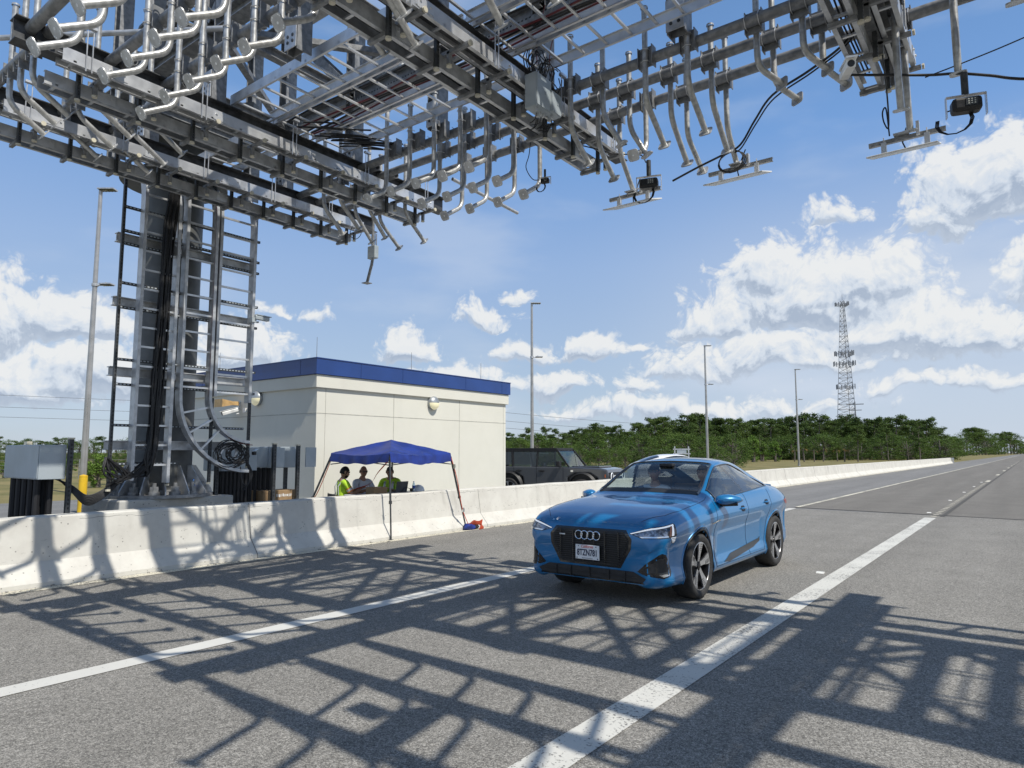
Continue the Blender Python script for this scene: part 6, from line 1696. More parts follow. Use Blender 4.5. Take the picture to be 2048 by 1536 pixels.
# ---- dark off-road car behind the barrier
def offroad():
    f = V((.797, .604, 0)); yaw = math.atan2(f.y, f.x) - RD(27)
    p = wpos(1106, 24.6); t = thing('offroad_car', 'dark grey boxy off-road car parked beside the building behind the barrier', 'car', p); ORG[t.name] = V(); t.rotation_euler.z = yaw - math.pi / 2 + math.pi
    # local: front at -y like the blue car, y from 0 front to 4.75 rear, centred below
    def L(s): return s - 2.35
    lo = [(0.02, .55), (0, .95), (.06, 1.13), (.35, 1.18), (1.35, 1.20), (4.68, 1.22), (4.72, .6), (4.6, .5), (4.25, .5), (4.2, .85), (3.95, 1.0), (3.4, 1.0), (3.15, .85), (3.1, .48), (1.5, .48), (1.45, .85), (1.2, 1.0), (.65, 1.0), (.4, .85), (.35, .5)]
    b = MB(); b.prism([V((-.86, L(s), z)) for s, z in lo], V((1.72, 0, 0))); b.build('body_shell', CARGREY, t, bevel=.05)
    b = MB(); b.box((0, L(.9), 1.21), (1.25, 1.0, .05)); b.build('hood_bulge', CARGREY, t, bevel=.02)
    up = [(1.42, 1.2), (1.85, 1.76), (1.95, 1.80), (4.55, 1.80), (4.66, 1.74), (4.70, 1.2)]
    # roof and pillars
    b = MB()
    vs = []
    for sx in (-1, 1):
        for s, z in up: vs.append(V((sx * (.82 if z < 1.5 else .74), L(s), z)))
    n = 6
    b.add(vs, [(1, 2, n + 2, n + 1), (2, 3, n + 3, n + 2), (3, 4, n + 4, n + 3), (4, 5, n + 5, n + 4)]); b.box((0, L(3.2), 1.80), (1.5, 2.6, .09)); b.build('roof', MATTB, t, bevel=.01)
    for sx in (-1, 1):
        def sp(s, z): w = .82 - (z - 1.2) / .6 * .08; return V((sx * w, L(s), z))
        b = MB()
        for (sa, za, sb, zb, w) in ((1.42, 1.2, 1.88, 1.77, .05), (2.62, 1.2, 2.62, 1.77, .05), (3.55, 1.2, 3.62, 1.77, .06), (4.62, 1.2, 4.58, 1.77, .10), (1.85, 1.76, 4.6, 1.76, .07)):
            b.bar(sp(sa, za), sp(sb, zb), w, w, (1, 0, 0))
        b.build('window_pillar', MATTB if sx < 9 else CARGREY, t)
        for (q, m, nm) in ((((1.5, 1.22), (2.6, 1.22), (2.6, 1.74), (1.93, 1.74)), SIDEG, 'front_side_window'), (((2.64, 1.22), (3.54, 1.22), (3.6, 1.74), (2.64, 1.74)), PRIVG, 'rear_side_window'), (((3.62, 1.26), (4.54, 1.26), (4.5, 1.72), (3.66, 1.72)), PRIVG, 'quarter_window')):
            b = MB(); b.add([sp(s, z) - V((sx * .01, 0, 0)) for s, z in q], [(0, 1, 2, 3)]); b.build(nm, m, t)
        for s in (.93, 3.68):
            b = MB(); P_ = []
            for k in range(20):
                a = math.pi * (-.02 + 1.04 * k / 19); P_.append(V((sx * .90, L(s) + math.cos(a) * .49, .45 + math.sin(a) * .53)))
            vs = []
            for p_ in P_: vs += [p_ + V((sx * .03, 0, 0)), p_ + V((-sx * .06, 0, 0)), p_ + V((-sx * .06, 0, .0)) + (p_ - V((sx * .9, L(s), .45))).normalized() * .07]
            b.add(vs, [(3 * k + a, 3 * k + (a + 1) % 3, 3 * k + 3 + (a + 1) % 3, 3 * k + 3 + a) for k in range(19) for a in range(3)], 0, True); b.build('wheel_flare', MATTB, t)
            b = MB(); b.box((sx * .42, L(s), .70), (.82, .96, .58)); b.build('wheel_housing', BLK, t)
            wheel(t, sx * .80, L(s), sx, 1, .405, .13)
        for s in (1.62, 2.62, 3.5): b = MB(); b.box((sx * .862, L(s), .86), (.004, .012, .68)); b.build('door_gap', GAP, t)
        for s in (2.42, 3.30): b = MB(); b.box((sx * .885, L(s), 1.06), (.03, .22, .045)); b.box((sx * .87, L(s) + .0, 1.06), (.02, .1, .08)); b.build('door_handle', MATTB, t, bevel=.01)
        b = MB(); b.box((sx * 1.0, L(1.72), 1.30), (.20, .14, .20)); b.box((sx * .9, L(1.70), 1.24), (.1, .06, .06)); b.build('side_mirror', MATTB, t, bevel=.03)
        b = MB(); b.lathe([(.125, .0), (.125, .02), (.107, .03), (.10, .01)], (sx * .60, L(-.015), .90), (0, -1, 0), 24); b.build('headlight_ring', DRL, t)
        b = MB(); b.disc((sx * .60, L(-.025), .90), (0, -1, 0), .1, 20); b.build('headlight', mat('lamp_inner_dark', (.08, .085, .09), .2, .6), t)
        b = MB(); b.box((sx * .855, L(.12), .92), (.02, .03, .10)); b.build('side_marker', mat('orange_marker', (.7, .15, .02), .4), t)
    b = MB(); b.box((0, L(-.01), .90), (1.5, .04, .27)); b.build('grille', MATTB, t, bevel=.01)
    b = MB(); b.box((0, L(-.035), .91), (.86, .01, .04)); b.build('grille_lettering_bar', WHT, t)
    b = MB(); b.box((0, L(-.05), .62), (1.6, .2, .16)); b.box((0, L(-.02), .50), (1.3, .1, .14)); b.build('bumper', MATTB, t, bevel=.03)
    b = MB(); b.add([V((-.80, L(1.44), 1.21)), V((.80, L(1.44), 1.21)), V((.72, L(1.86), 1.75)), V((-.72, L(1.86), 1.75))], [(0, 1, 2, 3)]); b.build('windscreen', SCREEN, t)
    b = MB(); b.tube([V((-.66, L(1.2), 1.2)), V((-.66, L(1.3), 1.75))], .006, 5); b.build('radio_aerial', BLK, t)
    for x in (-.4, .4): seat(x, L(2.5), t)
    b = MB(); b.box((0, L(2.9), .9), (1.5, 2.9, .5)); b.build('cabin_floor', INTER, t)
    b = MB(); b.box((.867 * -1, L(1.30), 1.07), (.006, .09, .06)); b.box((.867, L(1.30), 1.07), (.006, .09, .06)); b.build('fender_badge', CHROME, t)
offroad()
# ---- white car farther back (only its roof shows over the blue car)
wp = wpos(1352, 35)
wc = thing('white_car', 'white car mostly hidden behind the blue car, only its pale roof line showing', 'car', wp); ORG[wc.name] = V(); wc.rotation_euler.z = math.atan2(.604, .797) + math.pi / 2 + RD(8)
wb_, wtree, _ = build_body(wc, CARWHITE)
wb_.scale = (1, 1, 1); wc.scale = (1, 1, 1.0)
liner(wc, .93); liner(wc, 3.86)
for s in (.93, 3.86):
    for sx in (1, -1): wheel(wc, sx * .825, s, sx, 1)
for o in wc.children: o.location.y -= 2.45
rp = wpos(1360, 40)
rk = thing('grey_metal_frame', 'pale grey metal frame with a small panel standing behind the blue car roof', 'frame', rp); ORG[rk.name] = V(); rk.rotation_euler.z = math.atan2(.604, .797)
b = MB()
for x in (-.4, .4): b.bar((x, 0, 0), (x, 0, 2.05), .06, .06, (0, 1, 0))
b.bar((-.5, 0, 1.88), (.5, 0, 1.88), .06, .07); b.bar((-.5, 0, 1.62), (.5, 0, 1.62), .06, .07); b.build('frame_bars', GALV, rk)
b = MB(); b.box((0, 0, 1.75), (.55, .03, .2)); b.build('frame_panel', GREYBOX, rk)
# ================================================================ people
SKIN = mat('skin_tan', (.42, .235, .15), .55, 0, scale=20, var=.06)
SKIN2 = mat('skin_olive', (.38, .215, .135), .55, 0, scale=20, var=.06)
HAIR = mat('dark_hair', (.012, .009, .007), .7, 0, scale=60, var=.3, bump=.4)
GREYH = mat('short_grey_hair', (.12, .10, .085), .8, 0, scale=60, var=.3)
TEE = mat('white_cloth', (.62, .65, .70), .85, 0, scale=12, var=.06, bump=.3, bscale=14)
HIVIS = mat('yellow_green_vest', (.50, .78, .04), .7, 0, scale=12, var=.08, bump=.3, bscale=14)
ORG_ = mat('orange_trim', (.85, .22, .03), .6)
REFL = mat('silver_reflective_tape', (.62, .62, .60), .35, .3)
DTEE = mat('dark_shirt', (.03, .035, .045), .85)
JEAN = mat('denim', (.035, .05, .10), .9, scale=20)
def skin_geo(pts, edges, rad):
    me = bpy.data.meshes.new('tmp'); me.from_pydata([tuple(p) for p in pts], edges, [])
    o = bpy.data.objects.new('tmp', me); COL.objects.link(o)
    bm = bmesh.new(); bm.from_mesh(me); ly = bm.verts.layers.skin.verify()
    bm.verts.ensure_lookup_table()
    for i, v_ in enumerate(bm.verts):
        r = rad[i]; v_[ly].radius = (r, r) if not isinstance(r, tuple) else r; v_[ly].use_root = (i == 0)
    bm.to_mesh(me); bm.free()
    m1 = o.modifiers.new('s', 'SKIN'); m1.branch_smoothing = .3; m2 = o.modifiers.new('ss', 'SUBSURF'); m2.levels = 2; m2.render_levels = 2
    dg = bpy.context.evaluated_depsgraph_get(); ev = o.evaluated_get(dg); em = ev.to_mesh()
    vs = [V(q.co) for q in em.vertices]; fs = [tuple(p.vertices) for p in em.polygons]
    ev.to_mesh_clear(); bpy.data.objects.remove(o); bpy.data.meshes.remove(me)
    return vs, fs
def head_geo(c, yaw, pitch=0):
    """skull, jaw, nose, ears; looks toward +y before turning"""
    vs, fs = [], []; n, m = 22, 16
    for i in range(m + 1):
        ph = math.pi * i / m
        for j in range(n):
            th = 2 * math.pi * j / n
            x = math.sin(ph) * math.cos(th); y = math.sin(ph) * math.sin(th); z = math.cos(ph)
            X, Y, Z = x * .076, y * .096 - .004, z * .122
            if z < -.1: k = 1 - .30 * min(1, (-z - .1) / .9); X *= k; Y = Y * (.93 if y < 0 else 1.0) + (.012 if y > 0 else .012)
            if y > .55 and abs(x) < .28 and -.35 < z < .12: Y += .024 * (1 - abs(x) / .28) * (1 - abs(z + .18) / .3 if abs(z + .18) < .3 else 0)
            if y > .5 and .12 < abs(x) < .6 and 0 < z < .28: Y -= .007
            if y > .5 and z > .28 and z < .42: Y += .004
            if y > .5 and -.62 < z < -.48: Y += .005
            vs.append(V((X, Y, Z)))
    for i in range(m):
        for j in range(n): fs.append((i * n + j, i * n + (j + 1) % n, (i + 1) * n + (j + 1) % n, (i + 1) * n + j))
    for sx in (1, -1):
        k = len(vs)
        for q in range(8):
            a = 2 * math.pi * q / 8
            vs.append(V((sx * .074, -.002 + math.cos(a) * .016, .0 + math.sin(a) * .03))); 
        for q in range(8):
            a = 2 * math.pi * q / 8; vs.append(V((sx * .09, -.008 + math.cos(a) * .02, .003 + math.sin(a) * .034)))
        for q in range(8): fs.append((k + q, k + (q + 1) % 8, k + 8 + (q + 1) % 8, k + 8 + q))
        fs.append(tuple(k + 8 + q for q in range(8)))
    M_ = Matrix.Rotation(yaw, 3, 'Z') @ Matrix.Rotation(pitch, 3, 'X')
    return [c + M_ @ p for p in vs], fs, M_
def person(name_lab, loc, yaw, joints, head, hyaw, hpitch, skin, hair, top, sleeve='short', vest=False, glasses=True, beard=False, cap=False, cat='person', par=None, group=None, legs=True):
    t = thing('person', name_lab, cat, loc, group); ORG[t.name] = V(); t.rotation_euler.z = yaw
    J = {k: V(v_) for k, v_ in joints.items()}
    pts = []; rad = []; ed = []; ix = {}
    def P(k, p, r, to=None):
        ix[k] = len(pts); pts.append(V(p)); rad.append(r)
        if to is not None: ed.append((ix[to], ix[k]))
    P('pel', J['pel'], (.145, .115)); P('waist', (J['pel'] + J['chest']) / 2, (.135, .10), 'pel'); P('chest', J['chest'], (.155, .115), 'waist'); P('sh', J['neck'] + V((0, -.005, -.06)), (.10, .08), 'chest')
    P('neck', J['neck'] + V((0, 0, .03)), .058, 'sh'); P('neck2', J['neck'].lerp(V(head), .5), .056, 'neck')
    for s in 'LR':
        P('sho' + s, J['sho' + s], .062, 'sh'); P('ua' + s, J['sho' + s].lerp(J['elb' + s], .5), .05, 'sho' + s); P('elb' + s, J['elb' + s], .04, 'ua' + s); P('fa' + s, J['elb' + s].lerp(J['wri' + s], .4), .04, 'elb' + s); P('wri' + s, J['wri' + s], .026, 'fa' + s)
        d = (J['wri' + s] - J['elb' + s]).normalized(); up = V((0, 0, 1)); sd = d.cross(up).normalized(); nn = sd.cross(d).normalized()
        P('palm' + s, J['wri' + s] + d * .055, (.034, .02), 'wri' + s)
        if legs:
            P('hip' + s, J['hip' + s], .095, 'pel'); P('th' + s, J['hip' + s].lerp(J['kne' + s], .5), .08, 'hip' + s); P('kne' + s, J['kne' + s], .06, 'th' + s); P('calf' + s, J['kne' + s].lerp(J['ank' + s], .35), .055, 'kne' + s); P('ank' + s, J['ank' + s], .04, 'calf' + s)
            P('toe' + s, J['ank' + s] + V((0, .17, -.04)), .035, 'ank' + s)
    vs, fs = skin_geo(pts, ed, rad)
    b = MB(); b.add(vs, fs, 0, True)
    for s in 'LR':
        d = (J['wri' + s] - J['elb' + s]).normalized(); sd = d.cross(V((0, 0, 1))).normalized(); nn = sd.cross(d).normalized(); pc = J['wri' + s] + d * .075
        k_ = 1 if s == 'L' else -1
        for q, (o_, L) in enumerate(((-.027, .066), (-.009, .076), (.009, .071), (.026, .056))):
            r0 = pc + sd * o_ * k_; b.tube([r0, r0 + d * L * .45 - nn * .004, r0 + d * L * .8 - nn * .018, r0 + d * L - nn * .034], [.0095, .009, .008, .006], 8)
        r0 = J['wri' + s] + d * .03 - sd * .024 * k_; b.tube([r0, r0 + d * .025 - sd * .025 * k_, r0 + d * .055 - sd * .034 * k_ - nn * .012], [.012, .010, .007], 8)
    hv, hf, HM = head_geo(V(head), hyaw, hpitch); b.add(hv, hf, 0, True)
    body = b.build('body', skin, t, recalc=False)
    # top
    tp = []; te = []; tr_ = []; tix = {}
    def T(k, p, r, to=None):
        tix[k] = len(tp); tp.append(V(p)); tr_.append(r)
        if to: te.append((tix[to], tix[k]))
    T('pel', J['pel'] + V((0, 0, -.02)), (.165, .135)); T('w', (J['pel'] + J['chest']) / 2, (.155, .122), 'pel'); T('c', J['chest'], (.172, .132), 'w'); T('s', J['neck'] + V((0, -.005, -.05)), (.105, .088), 'c')
    for s in 'LR': T('sh' + s, J['sho' + s], .075, 's'); T('u' + s, J['sho' + s].lerp(J['elb' + s], .35), .068, 'sh' + s); T('v' + s, J['sho' + s].lerp(J['elb' + s], .75 if sleeve == 'short' else 1.0), .06, 'u' + s)
    vs, fs = skin_geo(tp, te, tr_); b = MB(); b.add(vs, fs, 0, True); shirt = b.build('shirt', top, t, recalc=False)
    def tape(p, axis, r1, r2, w, m, name, rx=None):
        b = MB(); p = V(p); ax = V(axis).normalized(); a = V((1, 0, 0)) if abs(ax.x) < .7 else V((0, 1, 0)); a = (a - ax * a.dot(ax)).normalized(); c_ = ax.cross(a); n = 24; vs = []
        for dz in (-w / 2, w / 2):
            for j in range(n): th = 2 * math.pi * j / n; vs.append(p + ax * dz + a * math.cos(th) * r1 + c_ * math.sin(th) * r2)
        b.add(vs, [(j, (j + 1) % n, n + (j + 1) % n, n + j) for j in range(n)], 0, True); return b.build(name, m, shirt, recalc=False)
    if vest:
        up = J['neck'] - J['pel']
        tape(J['pel'].lerp(J['chest'], .45), up, .175, .142, .055, REFL, 'reflective_band'); tape(J['pel'].lerp(J['chest'], .62), up, .178, .145, .022, ORG_, 'trim_band'); tape(J['pel'].lerp(J['chest'], .28), up, .172, .14, .022, ORG_, 'trim_band')
        for s in 'LR':
            d = J['elb' + s] - J['sho' + s]; 
            if sleeve == 'short': tape(J['sho' + s].lerp(J['elb' + s], .55), d, .068, .068, .045, REFL, 'reflective_band'); tape(J['sho' + s].lerp(J['elb' + s], .66), d, .067, .067, .018, ORG_, 'trim_band'); tape(J['sho' + s].lerp(J['elb' + s], .44), d, .07, .07, .018, ORG_, 'trim_band')
            k_ = 1 if s == 'L' else -1
            b = MB(); x = J['sho' + s].x * .5; P_ = [V((x, J['chest'].y - .12, J['chest'].z - .1)), V((x, J['chest'].y - .135, J['chest'].z + .08)), V((x, J['neck'].y - .03, J['neck'].z + .015)), V((x, J['chest'].y + .13, J['chest'].z + .1)), V((x * .9, J['chest'].y + .155, J['chest'].z - .1))]
            for i in range(4): b.bar(P_[i], P_[i + 1], .045, .012, (0, 0, 1) if i in (1, 2) else (0, 1, 0))
            b.build('reflective_strap', REFL, shirt)
    if legs:
        tp = []; te = []; tr_ = []; tix = {}
        T('p', J['pel'], (.155, .13))
        for s in 'LR': T('h' + s, J['hip' + s], .105, 'p'); T('t' + s, J['hip' + s].lerp(J['kne' + s], .5), .092, 'h' + s); T('k' + s, J['kne' + s], .075, 't' + s); T('c' + s, J['kne' + s].lerp(J['ank' + s], .5), .068, 'k' + s); T('a' + s, J['ank' + s] + V((0, 0, .02)), .056, 'c' + s)
        vs, fs = skin_geo(tp, te, tr_); b = MB(); b.add(vs, fs, 0, True); b.build('trousers', JEAN, t, recalc=False)
        b = MB()
        for s in 'LR': b.box(J['ank' + s] + V((0, .06, -.045)), (.1, .28, .09))
        b.build('shoe', MATTB, t, bevel=.03)
    # hair / cap
    if hair:
        b = MB(); n, m = 22, 9; vs = []
        for i in range(m + 1):
            ph = math.pi * (.60 if not cap else .5) * i / m
            for j in range(n):
                th = 2 * math.pi * j / n; x = math.sin(ph) * math.cos(th); y = math.sin(ph) * math.sin(th); z = math.cos(ph)
                if y > .35 and z < .42: z = .42 + (z - .42) * .12; 
                g = 1.0 + .012 * math.sin(j * 3.1 + i * 2)
                vs.append(V(head) + HM @ V((x * .083 * g, y * .103 * g - .006, z * .130 * g)))
        b.add(vs, [(i * n + j, i * n + (j + 1) % n, (i + 1) * n + (j + 1) % n, (i + 1) * n + j) for i in range(m) for j in range(n)], 0, True); b.build('cap' if cap else 'hair', hair, t, recalc=False)
        if cap:
            b = MB(); P_ = [V((math.cos(a) * .075, .07 + math.sin(a) * .09, .05 - .015 * math.sin(a))) for a in [math.pi * j / 10 for j in range(11)]]
            b.prism([V(head) + HM @ p for p in P_], HM @ V((0, 0, .006))); b.build('cap_visor', hair, t)
    if beard:
        b = MB(); vs = []; n, m = 14, 5
        for i in range(m + 1):
            z = -.055 - .06 * i / m
            for j in range(n + 1):
                th = math.pi * (.02 + .96 * j / n); k = 1 - .32 * (i / m); vs.append(V(head) + HM @ V((math.cos(th) * .078 * k, math.sin(th) * .096 * k + .006, z)))
        b.add(vs, [(i * (n + 1) + j, i * (n + 1) + j + 1, (i + 1) * (n + 1) + j + 1, (i + 1) * (n + 1) + j) for i in range(m) for j in range(n)], 0, True); b.build('beard', HAIR, t, recalc=False)
    b = MB()
    for sx in (1, -1):
        p = V(head) + HM @ V((sx * .031, .088, .018))
        if glasses:
            b.prism([p + HM @ V((math.cos(a) * .027, 0, math.sin(a) * .018)) for a in [2 * math.pi * j / 12 for j in range(12)]], HM @ V((0, .006, 0)))
            b.bar(p + HM @ V((sx * .026, 0, .004)), V(head) + HM @ V((sx * .082, .0, .012)), .004, .006)
        else: b.tube([p, p + HM @ V((0, .004, 0))], .010, 8)
    b.build('sunglasses' if glasses else 'eyes', GLOSSB, t)
    b = MB(); b.bar(V(head) + HM @ V((-.022, .096, -.062)), V(head) + HM @ V((.022, .096, -.062)), .006, .007); b.build('mouth', mat('lip', (.25, .09, .07), .5), t)
    return t
def seated(h=.47, fwd=.0, arms=None, lean=0.0):
    J = dict(pel=(0, 0, h + .08), chest=(0, .02 + lean * .5, h + .40), neck=(0, .02 + lean, h + .62), shoL=(-.19, .015 + lean, h + .56), shoR=(.19, .015 + lean, h + .56),
             hipL=(-.1, .03, h + .06), hipR=(.1, .03, h + .06), kneL=(-.13, .46, h + .04), kneR=(.13, .46, h + .04), ankL=(-.13, .44, .09), ankR=(.13, .44, .09))
    J.update(arms); return J
def chair_at(x, y, yaw, lab):
    t = thing('folding_chair', lab, 'chair', (x, y, 0), 'folding chairs under the tent'); ORG[t.name] = V(); t.rotation_euler.z = yaw
    b = MB(); b.box((0, 0, .44), (.44, .42, .035)); b.build('seat', MATTB, t, bevel=.01)
    b = MB(); b.box((0, -.22, .72), (.44, .03, .22)); b.build('backrest', MATTB, t, bevel=.01)
    for sx in (-.2, .2):
        for (a, c) in ((V((sx, -.23, .84)), V((sx, .2, 0))), (V((sx, .18, .43)), V((sx, -.22, 0)))): b = MB(); b.tube([a, c], .012, 8); b.build('leg', GALVD, t)
# men at the table; local +y is where they face
px_, py_ = -11.66, 9.33
ya = math.atan2(1, .15) - math.pi / 2
person('bearded man in a yellow-green safety vest gesturing with both hands under the tent', (px_, 9.42, -.0), RD(-20), seated(.5, arms=dict(elbL=(-.25, .12, .78), elbR=(.24, .16, .80), wriL=(-.10, .36, .90), wriR=(.10, .38, .92))), (0, .06, 1.27), RD(-8), RD(-14), SKIN2, HAIR, HIVIS, vest=True, glasses=True, beard=True)
chair_at(px_, 9.42, RD(-20), 'folding chair under the bearded man in the vest')
person('bald man in a white T-shirt and dark glasses sitting in the middle under the tent', (-11.85, 10.12, 0), RD(-95), seated(.49, arms=dict(elbL=(-.28, .14, .78), elbR=(.27, .18, .80), wriL=(-.15, .40, .90), wriR=(.12, .42, .91))), (0, .06, 1.27), RD(-12), RD(-10), SKIN, None, TEE, glasses=True)
chair_at(-11.85, 10.12, RD(-95), 'folding chair under the bald man in the white T-shirt')
person('man with dark hair and a lime vest bent over a laptop behind the tent pole', (-11.7, 10.84, 0), RD(-150), seated(.49, arms=dict(elbL=(-.24, .15, .79), elbR=(.24, .15, .79), wriL=(-.12, .38, .88), wriR=(.12, .38, .88))), (0, .08, 1.25), RD(10), RD(-12), SKIN2, HAIR, HIVIS, sleeve='none', vest=True, glasses=False)
chair_at(-11.7, 10.84, RD(-150), 'folding chair under the man with the laptop')
# table with things on it
tb = thing('folding_table', 'white folding table just behind the barrier under the tent', 'table', (-11.22, 10.4, 0)); 
b = MB(); b.box((-11.22, 10.35, .80), (.55, 2.0, .04)); b.build('table_top', WHT, tb, bevel=.008)
for x in (-11.43, -11.0):
    for y in (9.5, 11.2): b = MB(); b.tube([(x, y, 0), (x, y, .79)], .014, 8); b.build('leg', GALVD, tb)
p = V((-11.0, 9.80, .82)); b = MB(); b.box(p + V((0, 0, .075)), (.26, .36, .15)); bx = b.build('cardboard_box', CARD, org=p, bevel=.003); tag(bx, 'small plain cardboard box on the table before the bald man', 'box')
b = MB(); b.box(p + V((.0, 0, .1515)), (.262, .05, .002)); b.build('packing_tape', mat('tape_tan', (.5, .36, .2), .3), bx, org=p)
lp = V((-11.15, 10.62, .82)); t = thing('laptop', 'grey open laptop on the table beside the tent pole', 'laptop', lp)
LG = mat('laptop_grey', (.10, .105, .115), .4, .4)
b = MB(); b.box(lp + V((-.1, 0, .01)), (.24, .34, .02)); b.build('keyboard_base', LG, t, bevel=.004)
b = MB(); b.box(lp + V((.05, 0, .125)), (.012, .34, .23), Matrix.Rotation(.2, 3, 'Y')); b.build('screen_lid', LG, t, bevel=.004)
bottle((-11.02, 10.90, .82), 'small water bottle with a blue label beside the laptop')
hh = V((-11.1, 11.12, .82)); t = thing('hard_hat', 'white hard hat on the table at the right of the laptop', 'helmet', hh)
b = MB(); b.lathe([(.145, .0), (.14, .05), (.115, .10), (.07, .135), (0, .15)], hh, n=24); b.build('shell', WHT, t); b = MB(); b.lathe([(.14, .004), (.17, 0), (.17, .008), (.14, .012)], hh, n=24); b.build('brim', WHT, t)
b = MB(); b.box(hh + V((.05, -.24, .045)), (.07, .07, .07)); b.tube(spl([hh + V((.05, -.24, .05)), hh + V((.02, -.4, .1)), hh + V((0, -.5, .02)), hh + V((.03, -.35, .0))], 5), .006, 5); tag(b.build('charger', BLK, org=hh + V((.05, -.24, 0))), 'small black charger with its cord beside the white hard hat', 'charger')

# ---------------- people in the blue car
def in_car(lab, x, s, **k):
    J = dict(pel=(0, 0, .12), chest=(0, -.06, .42), neck=(0, -.05, .62), shoL=(-.19, -.05, .56), shoR=(.19, -.05, .56), hipL=(-.1, .05, .10), hipR=(.1, .05, .10), kneL=(-.12, .42, .16), kneR=(.12, .42, .16), ankL=(-.12, .62, -.2), ankR=(.12, .62, -.2))
    J.update(k.pop('arms')); p = V((CARX + x, CARY + s, .60)); return person(lab, p, math.pi, J, k.pop('head', (0, -.01, .80)), k.pop('hy', 0), 0, k.pop('skin', SKIN), k.pop('hair', GREYH), k.pop('top', TEE), **k)
in_car('front passenger in a white shirt, dark cap and sunglasses inside the blue car', -.34, 2.42, arms=dict(elbL=(-.24, .06, .32), elbR=(.24, .06, .32), wriL=(-.16, .28, .24), wriR=(.16, .28, .24)), cap=True, hair=HAIR, hy=RD(12))
in_car('driver in dark clothes behind the steering wheel of the blue car', .38, 2.48, arms=dict(elbL=(-.24, .12, .36), elbR=(.24, .12, .36), wriL=(-.15, .38, .46), wriR=(.16, .38, .46)), top=DTEE, skin=SKIN2, hair=HAIR, glasses=False)
b = MB(); b.bar((CARX - .5, CARY + 2.33, 1.20), (CARX - .22, CARY + 2.26, .86), .05, .01, (0, 1, 0)); tag(b.build('seat_belt', MATTB, org=(CARX - .4, CARY + 2.3, 1)), 'dark seat belt across the front passenger of the blue car', 'seat belt')

# ================================================================ tent
TENTB = mat('blue_tent_cloth', (.010, .026, .17), .5, 0, scale=5, col2=(.013, .038, .25), bump=.25, bscale=9)
tent = thing('canopy_tent', 'blue pop-up canopy tent with dark slanted legs straddling the barrier', 'tent', (-11.1, 10.25, 0))
C4 = [V((-10.12, 9.34, 0)), V((-10.12, 11.12, 0)), V((-12.02, 11.18, 0)), V((-12.02, 9.40, 0))]
EV = 1.675; PK = V((-11.12, 10.3, 1.965)); n = 12
b = MB(); vs = []; fs = []
# four sagging panels
for k in range(4):
    a, c = C4[k], C4[(k + 1) % 4]; k0 = len(vs)
    for i in range(n + 1):
        for j in range(n + 1):
            t = j / n; e_ = a.lerp(c, t); e_.z = EV - .05 * math.sin(math.pi * t) * (1) ; f = i / n
            p = e_.lerp(PK, f); hgt = EV + (PK.z - EV) * (f ** 1.0) ; edge = math.sin(math.pi * t)
            p.z = e_.z + (PK.z - e_.z) * (f ** .92) - .035 * edge * math.sin(math.pi * f) + .006 * math.sin(t * 23 + k) * (1 - f) * edge + .005 * math.sin(f * 19 + t * 7)
            vs.append(p)
    for i in range(n):
        for j in range(n): q = k0 + i * (n + 1) + j; fs.append((q, q + 1, q + n + 2, q + n + 1))
b.add(vs, fs, 0, True)
cn = b.build('canopy', TENTB, tent, recalc=False, ang=60)
b = MB()
for k in range(4):
    a, c = C4[k], C4[(k + 1) % 4]; N = 40; vs = []
    out = (a - c).cross(V((0, 0, 1))).normalized() * -1
    if out.dot((a + c) / 2 - PK) < 0: out = -out
    for j in range(N + 1):
        t = j / N; p = a.lerp(c, t); z1 = EV - .05 * math.sin(math.pi * t); wav = .012 * math.sin(t * 31 + k * 2) * math.sin(math.pi * t)
        top_ = V((p.x, p.y, z1 + .002)); drop = .175 + .018 * math.sin(t * 17 + k) * math.sin(math.pi * t)
        vs += [top_, top_ + V((0, 0, -drop * .5)) + out * (wav + .02), top_ + V((0, 0, -drop)) + out * (wav * 1.5 + .03)]
    b.add(vs, [(3 * j + q, 3 * j + q + 1, 3 * j + 4 + q, 3 * j + 3 + q) for j in range(N) for q in range(2)], 0, True)
b.build('valance', TENTB, cn, recalc=False, ang=60)
FEET = [V((-10.0, 9.30, 0)), V((-9.98, 11.50, 0)), V((-12.5, 11.6, 0)), V((-12.62, 9.05, 0))]
for k in range(4):
    top_ = C4[k] + V((0, 0, 1.60)); b = MB(); m_ = top_.lerp(FEET[k], .55)
    b.bar(top_, m_, .030, .030, (1, 0, 0)); b.bar(m_, FEET[k] + V((0, 0, .01)), .023, .023, (1, 0, 0)); b.box(FEET[k] + V((0, 0, .006)), (.07, .07, .012)); b.box(m_, (.045, .045, .06)); b.build('leg', BLKM, tent)
    a, c = C4[k] + V((0, 0, 1.60)), C4[(k + 1) % 4] + V((0, 0, 1.60)); b = MB(); b.bar(a, c - V((0, 0, .16)) , .016, .02); b.bar(a - V((0, 0, .16)), c, .016, .02); b.build('truss_bar', BLKM, tent)
    b = MB(); b.bar(a, PK - V((0, 0, .03)), .016, .02); b.build('roof_rib', BLKM, tent)
STRAP = mat('orange_webbing', (.42, .06, .02), .65, scale=30)
def strap(pts, lab, w=.018, m=STRAP):
    b = MB(); P_ = spl(pts, 5)
    for i in range(len(P_) - 1): b.bar(P_[i], P_[i + 1], w, .004, (1, 0, 0))
    return tag(b.build('ratchet_strap', m, org=P_[0]), lab, 'strap', 'orange ratchet straps on the tent')
a, f = C4[1] + V((.02, 0, 1.58)), FEET[1]
strap([a, a.lerp(f, .3) + V((.03, .01, 0)), a.lerp(f, .7) + V((.03, -.02, 0)), f + V((.05, .03, .08))], 'orange ratchet strap along the right front leg of the tent down to the blue bag')
b = MB()
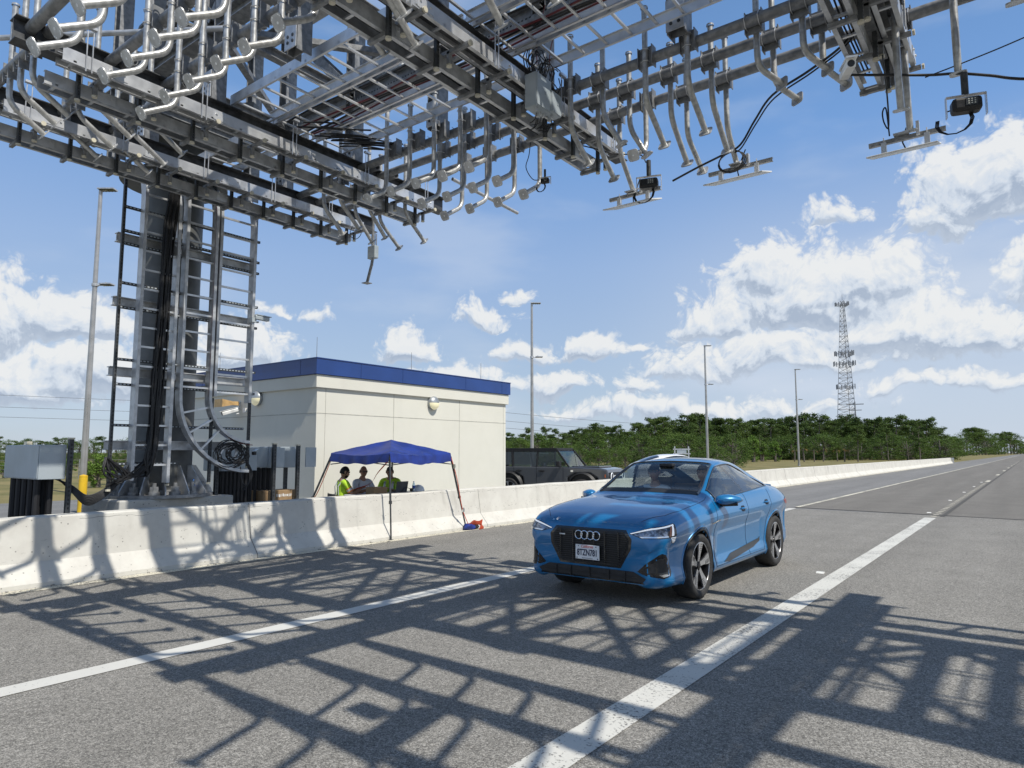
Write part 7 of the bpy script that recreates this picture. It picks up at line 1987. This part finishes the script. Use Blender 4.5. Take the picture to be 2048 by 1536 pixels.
for q in (.12, .72): c = a.lerp(f, q) + V((.03, 0, 0)); b.box(c, (.03, .05, .09)); b.tube([c + V((0, 0, .05)), c + V((.01, .03, .0)), c + V((0, 0, -.06))], .007, 6)
tag(b.build('strap_buckle', CHROME, org=a.lerp(f, .5)), 'metal buckles on the orange strap of the right tent leg', 'buckle')
strap([C4[3] + V((.02, 0, 1.55)), C4[3].lerp(FEET[3], .5) + V((.05, .02, .8)), FEET[3] + V((.12, .05, .5))], 'orange strap beside the left leg of the tent')
strap([C4[0] + V((-.03, .02, 1.55)), V((-10.55, 9.42, 1.28)), V((-11.0, 9.62, 1.05)), V((-11.5, 9.6, .9))], 'orange strap slanting from the front tent pole toward the table', .05)
# weight bag at the foot
bag = thing('weight_bag', 'blue and orange weight bag lying at the foot of the right tent leg', 'bag', FEET[1])
rng = random.Random(5)
for k, (c, r, m, nm) in enumerate(((FEET[1] + V((.03, .06, .07)), (.10, .17, .075), TENTB, 'bag_body'), (FEET[1] + V((.05, .22, .06)), (.07, .10, .055), MATTB, 'bag_pouch'))):
    b = MB(); vs = []; n, m_ = 14, 10
    for i in range(m_ + 1):
        for j in range(n):
            ph = math.pi * i / m_; th = 2 * math.pi * j / n; g = 1 + .22 * math.sin(th * 3 + i) * math.sin(ph)
            vs.append(c + V((math.sin(ph) * math.cos(th) * r[0] * g, math.sin(ph) * math.sin(th) * r[1] * g, math.cos(ph) * r[2] * g)))
    b.add(vs, [(i * n + j, i * n + (j + 1) % n, (i + 1) * n + (j + 1) % n, (i + 1) * n + j) for i in range(m_) for j in range(n)], 0, True); b.build(nm, m, bag, recalc=False)
b = MB()
for q in range(5):
    P_ = spl([FEET[1] + V((.08, .0 + q * .05, .12)), FEET[1] + V((.12, .12 + q * .05, .20 - q * .02)), FEET[1] + V((.10, .30 + q * .03, .12 + .02 * q)), FEET[1] + V((.14, .42 - q * .03, .03)), FEET[1] + V((.16, .25, .02))], 5)
    for i in range(len(P_) - 1): b.bar(P_[i], P_[i + 1], .03, .005, (1, 0, 0))
b.build('webbing', STRAP, bag)
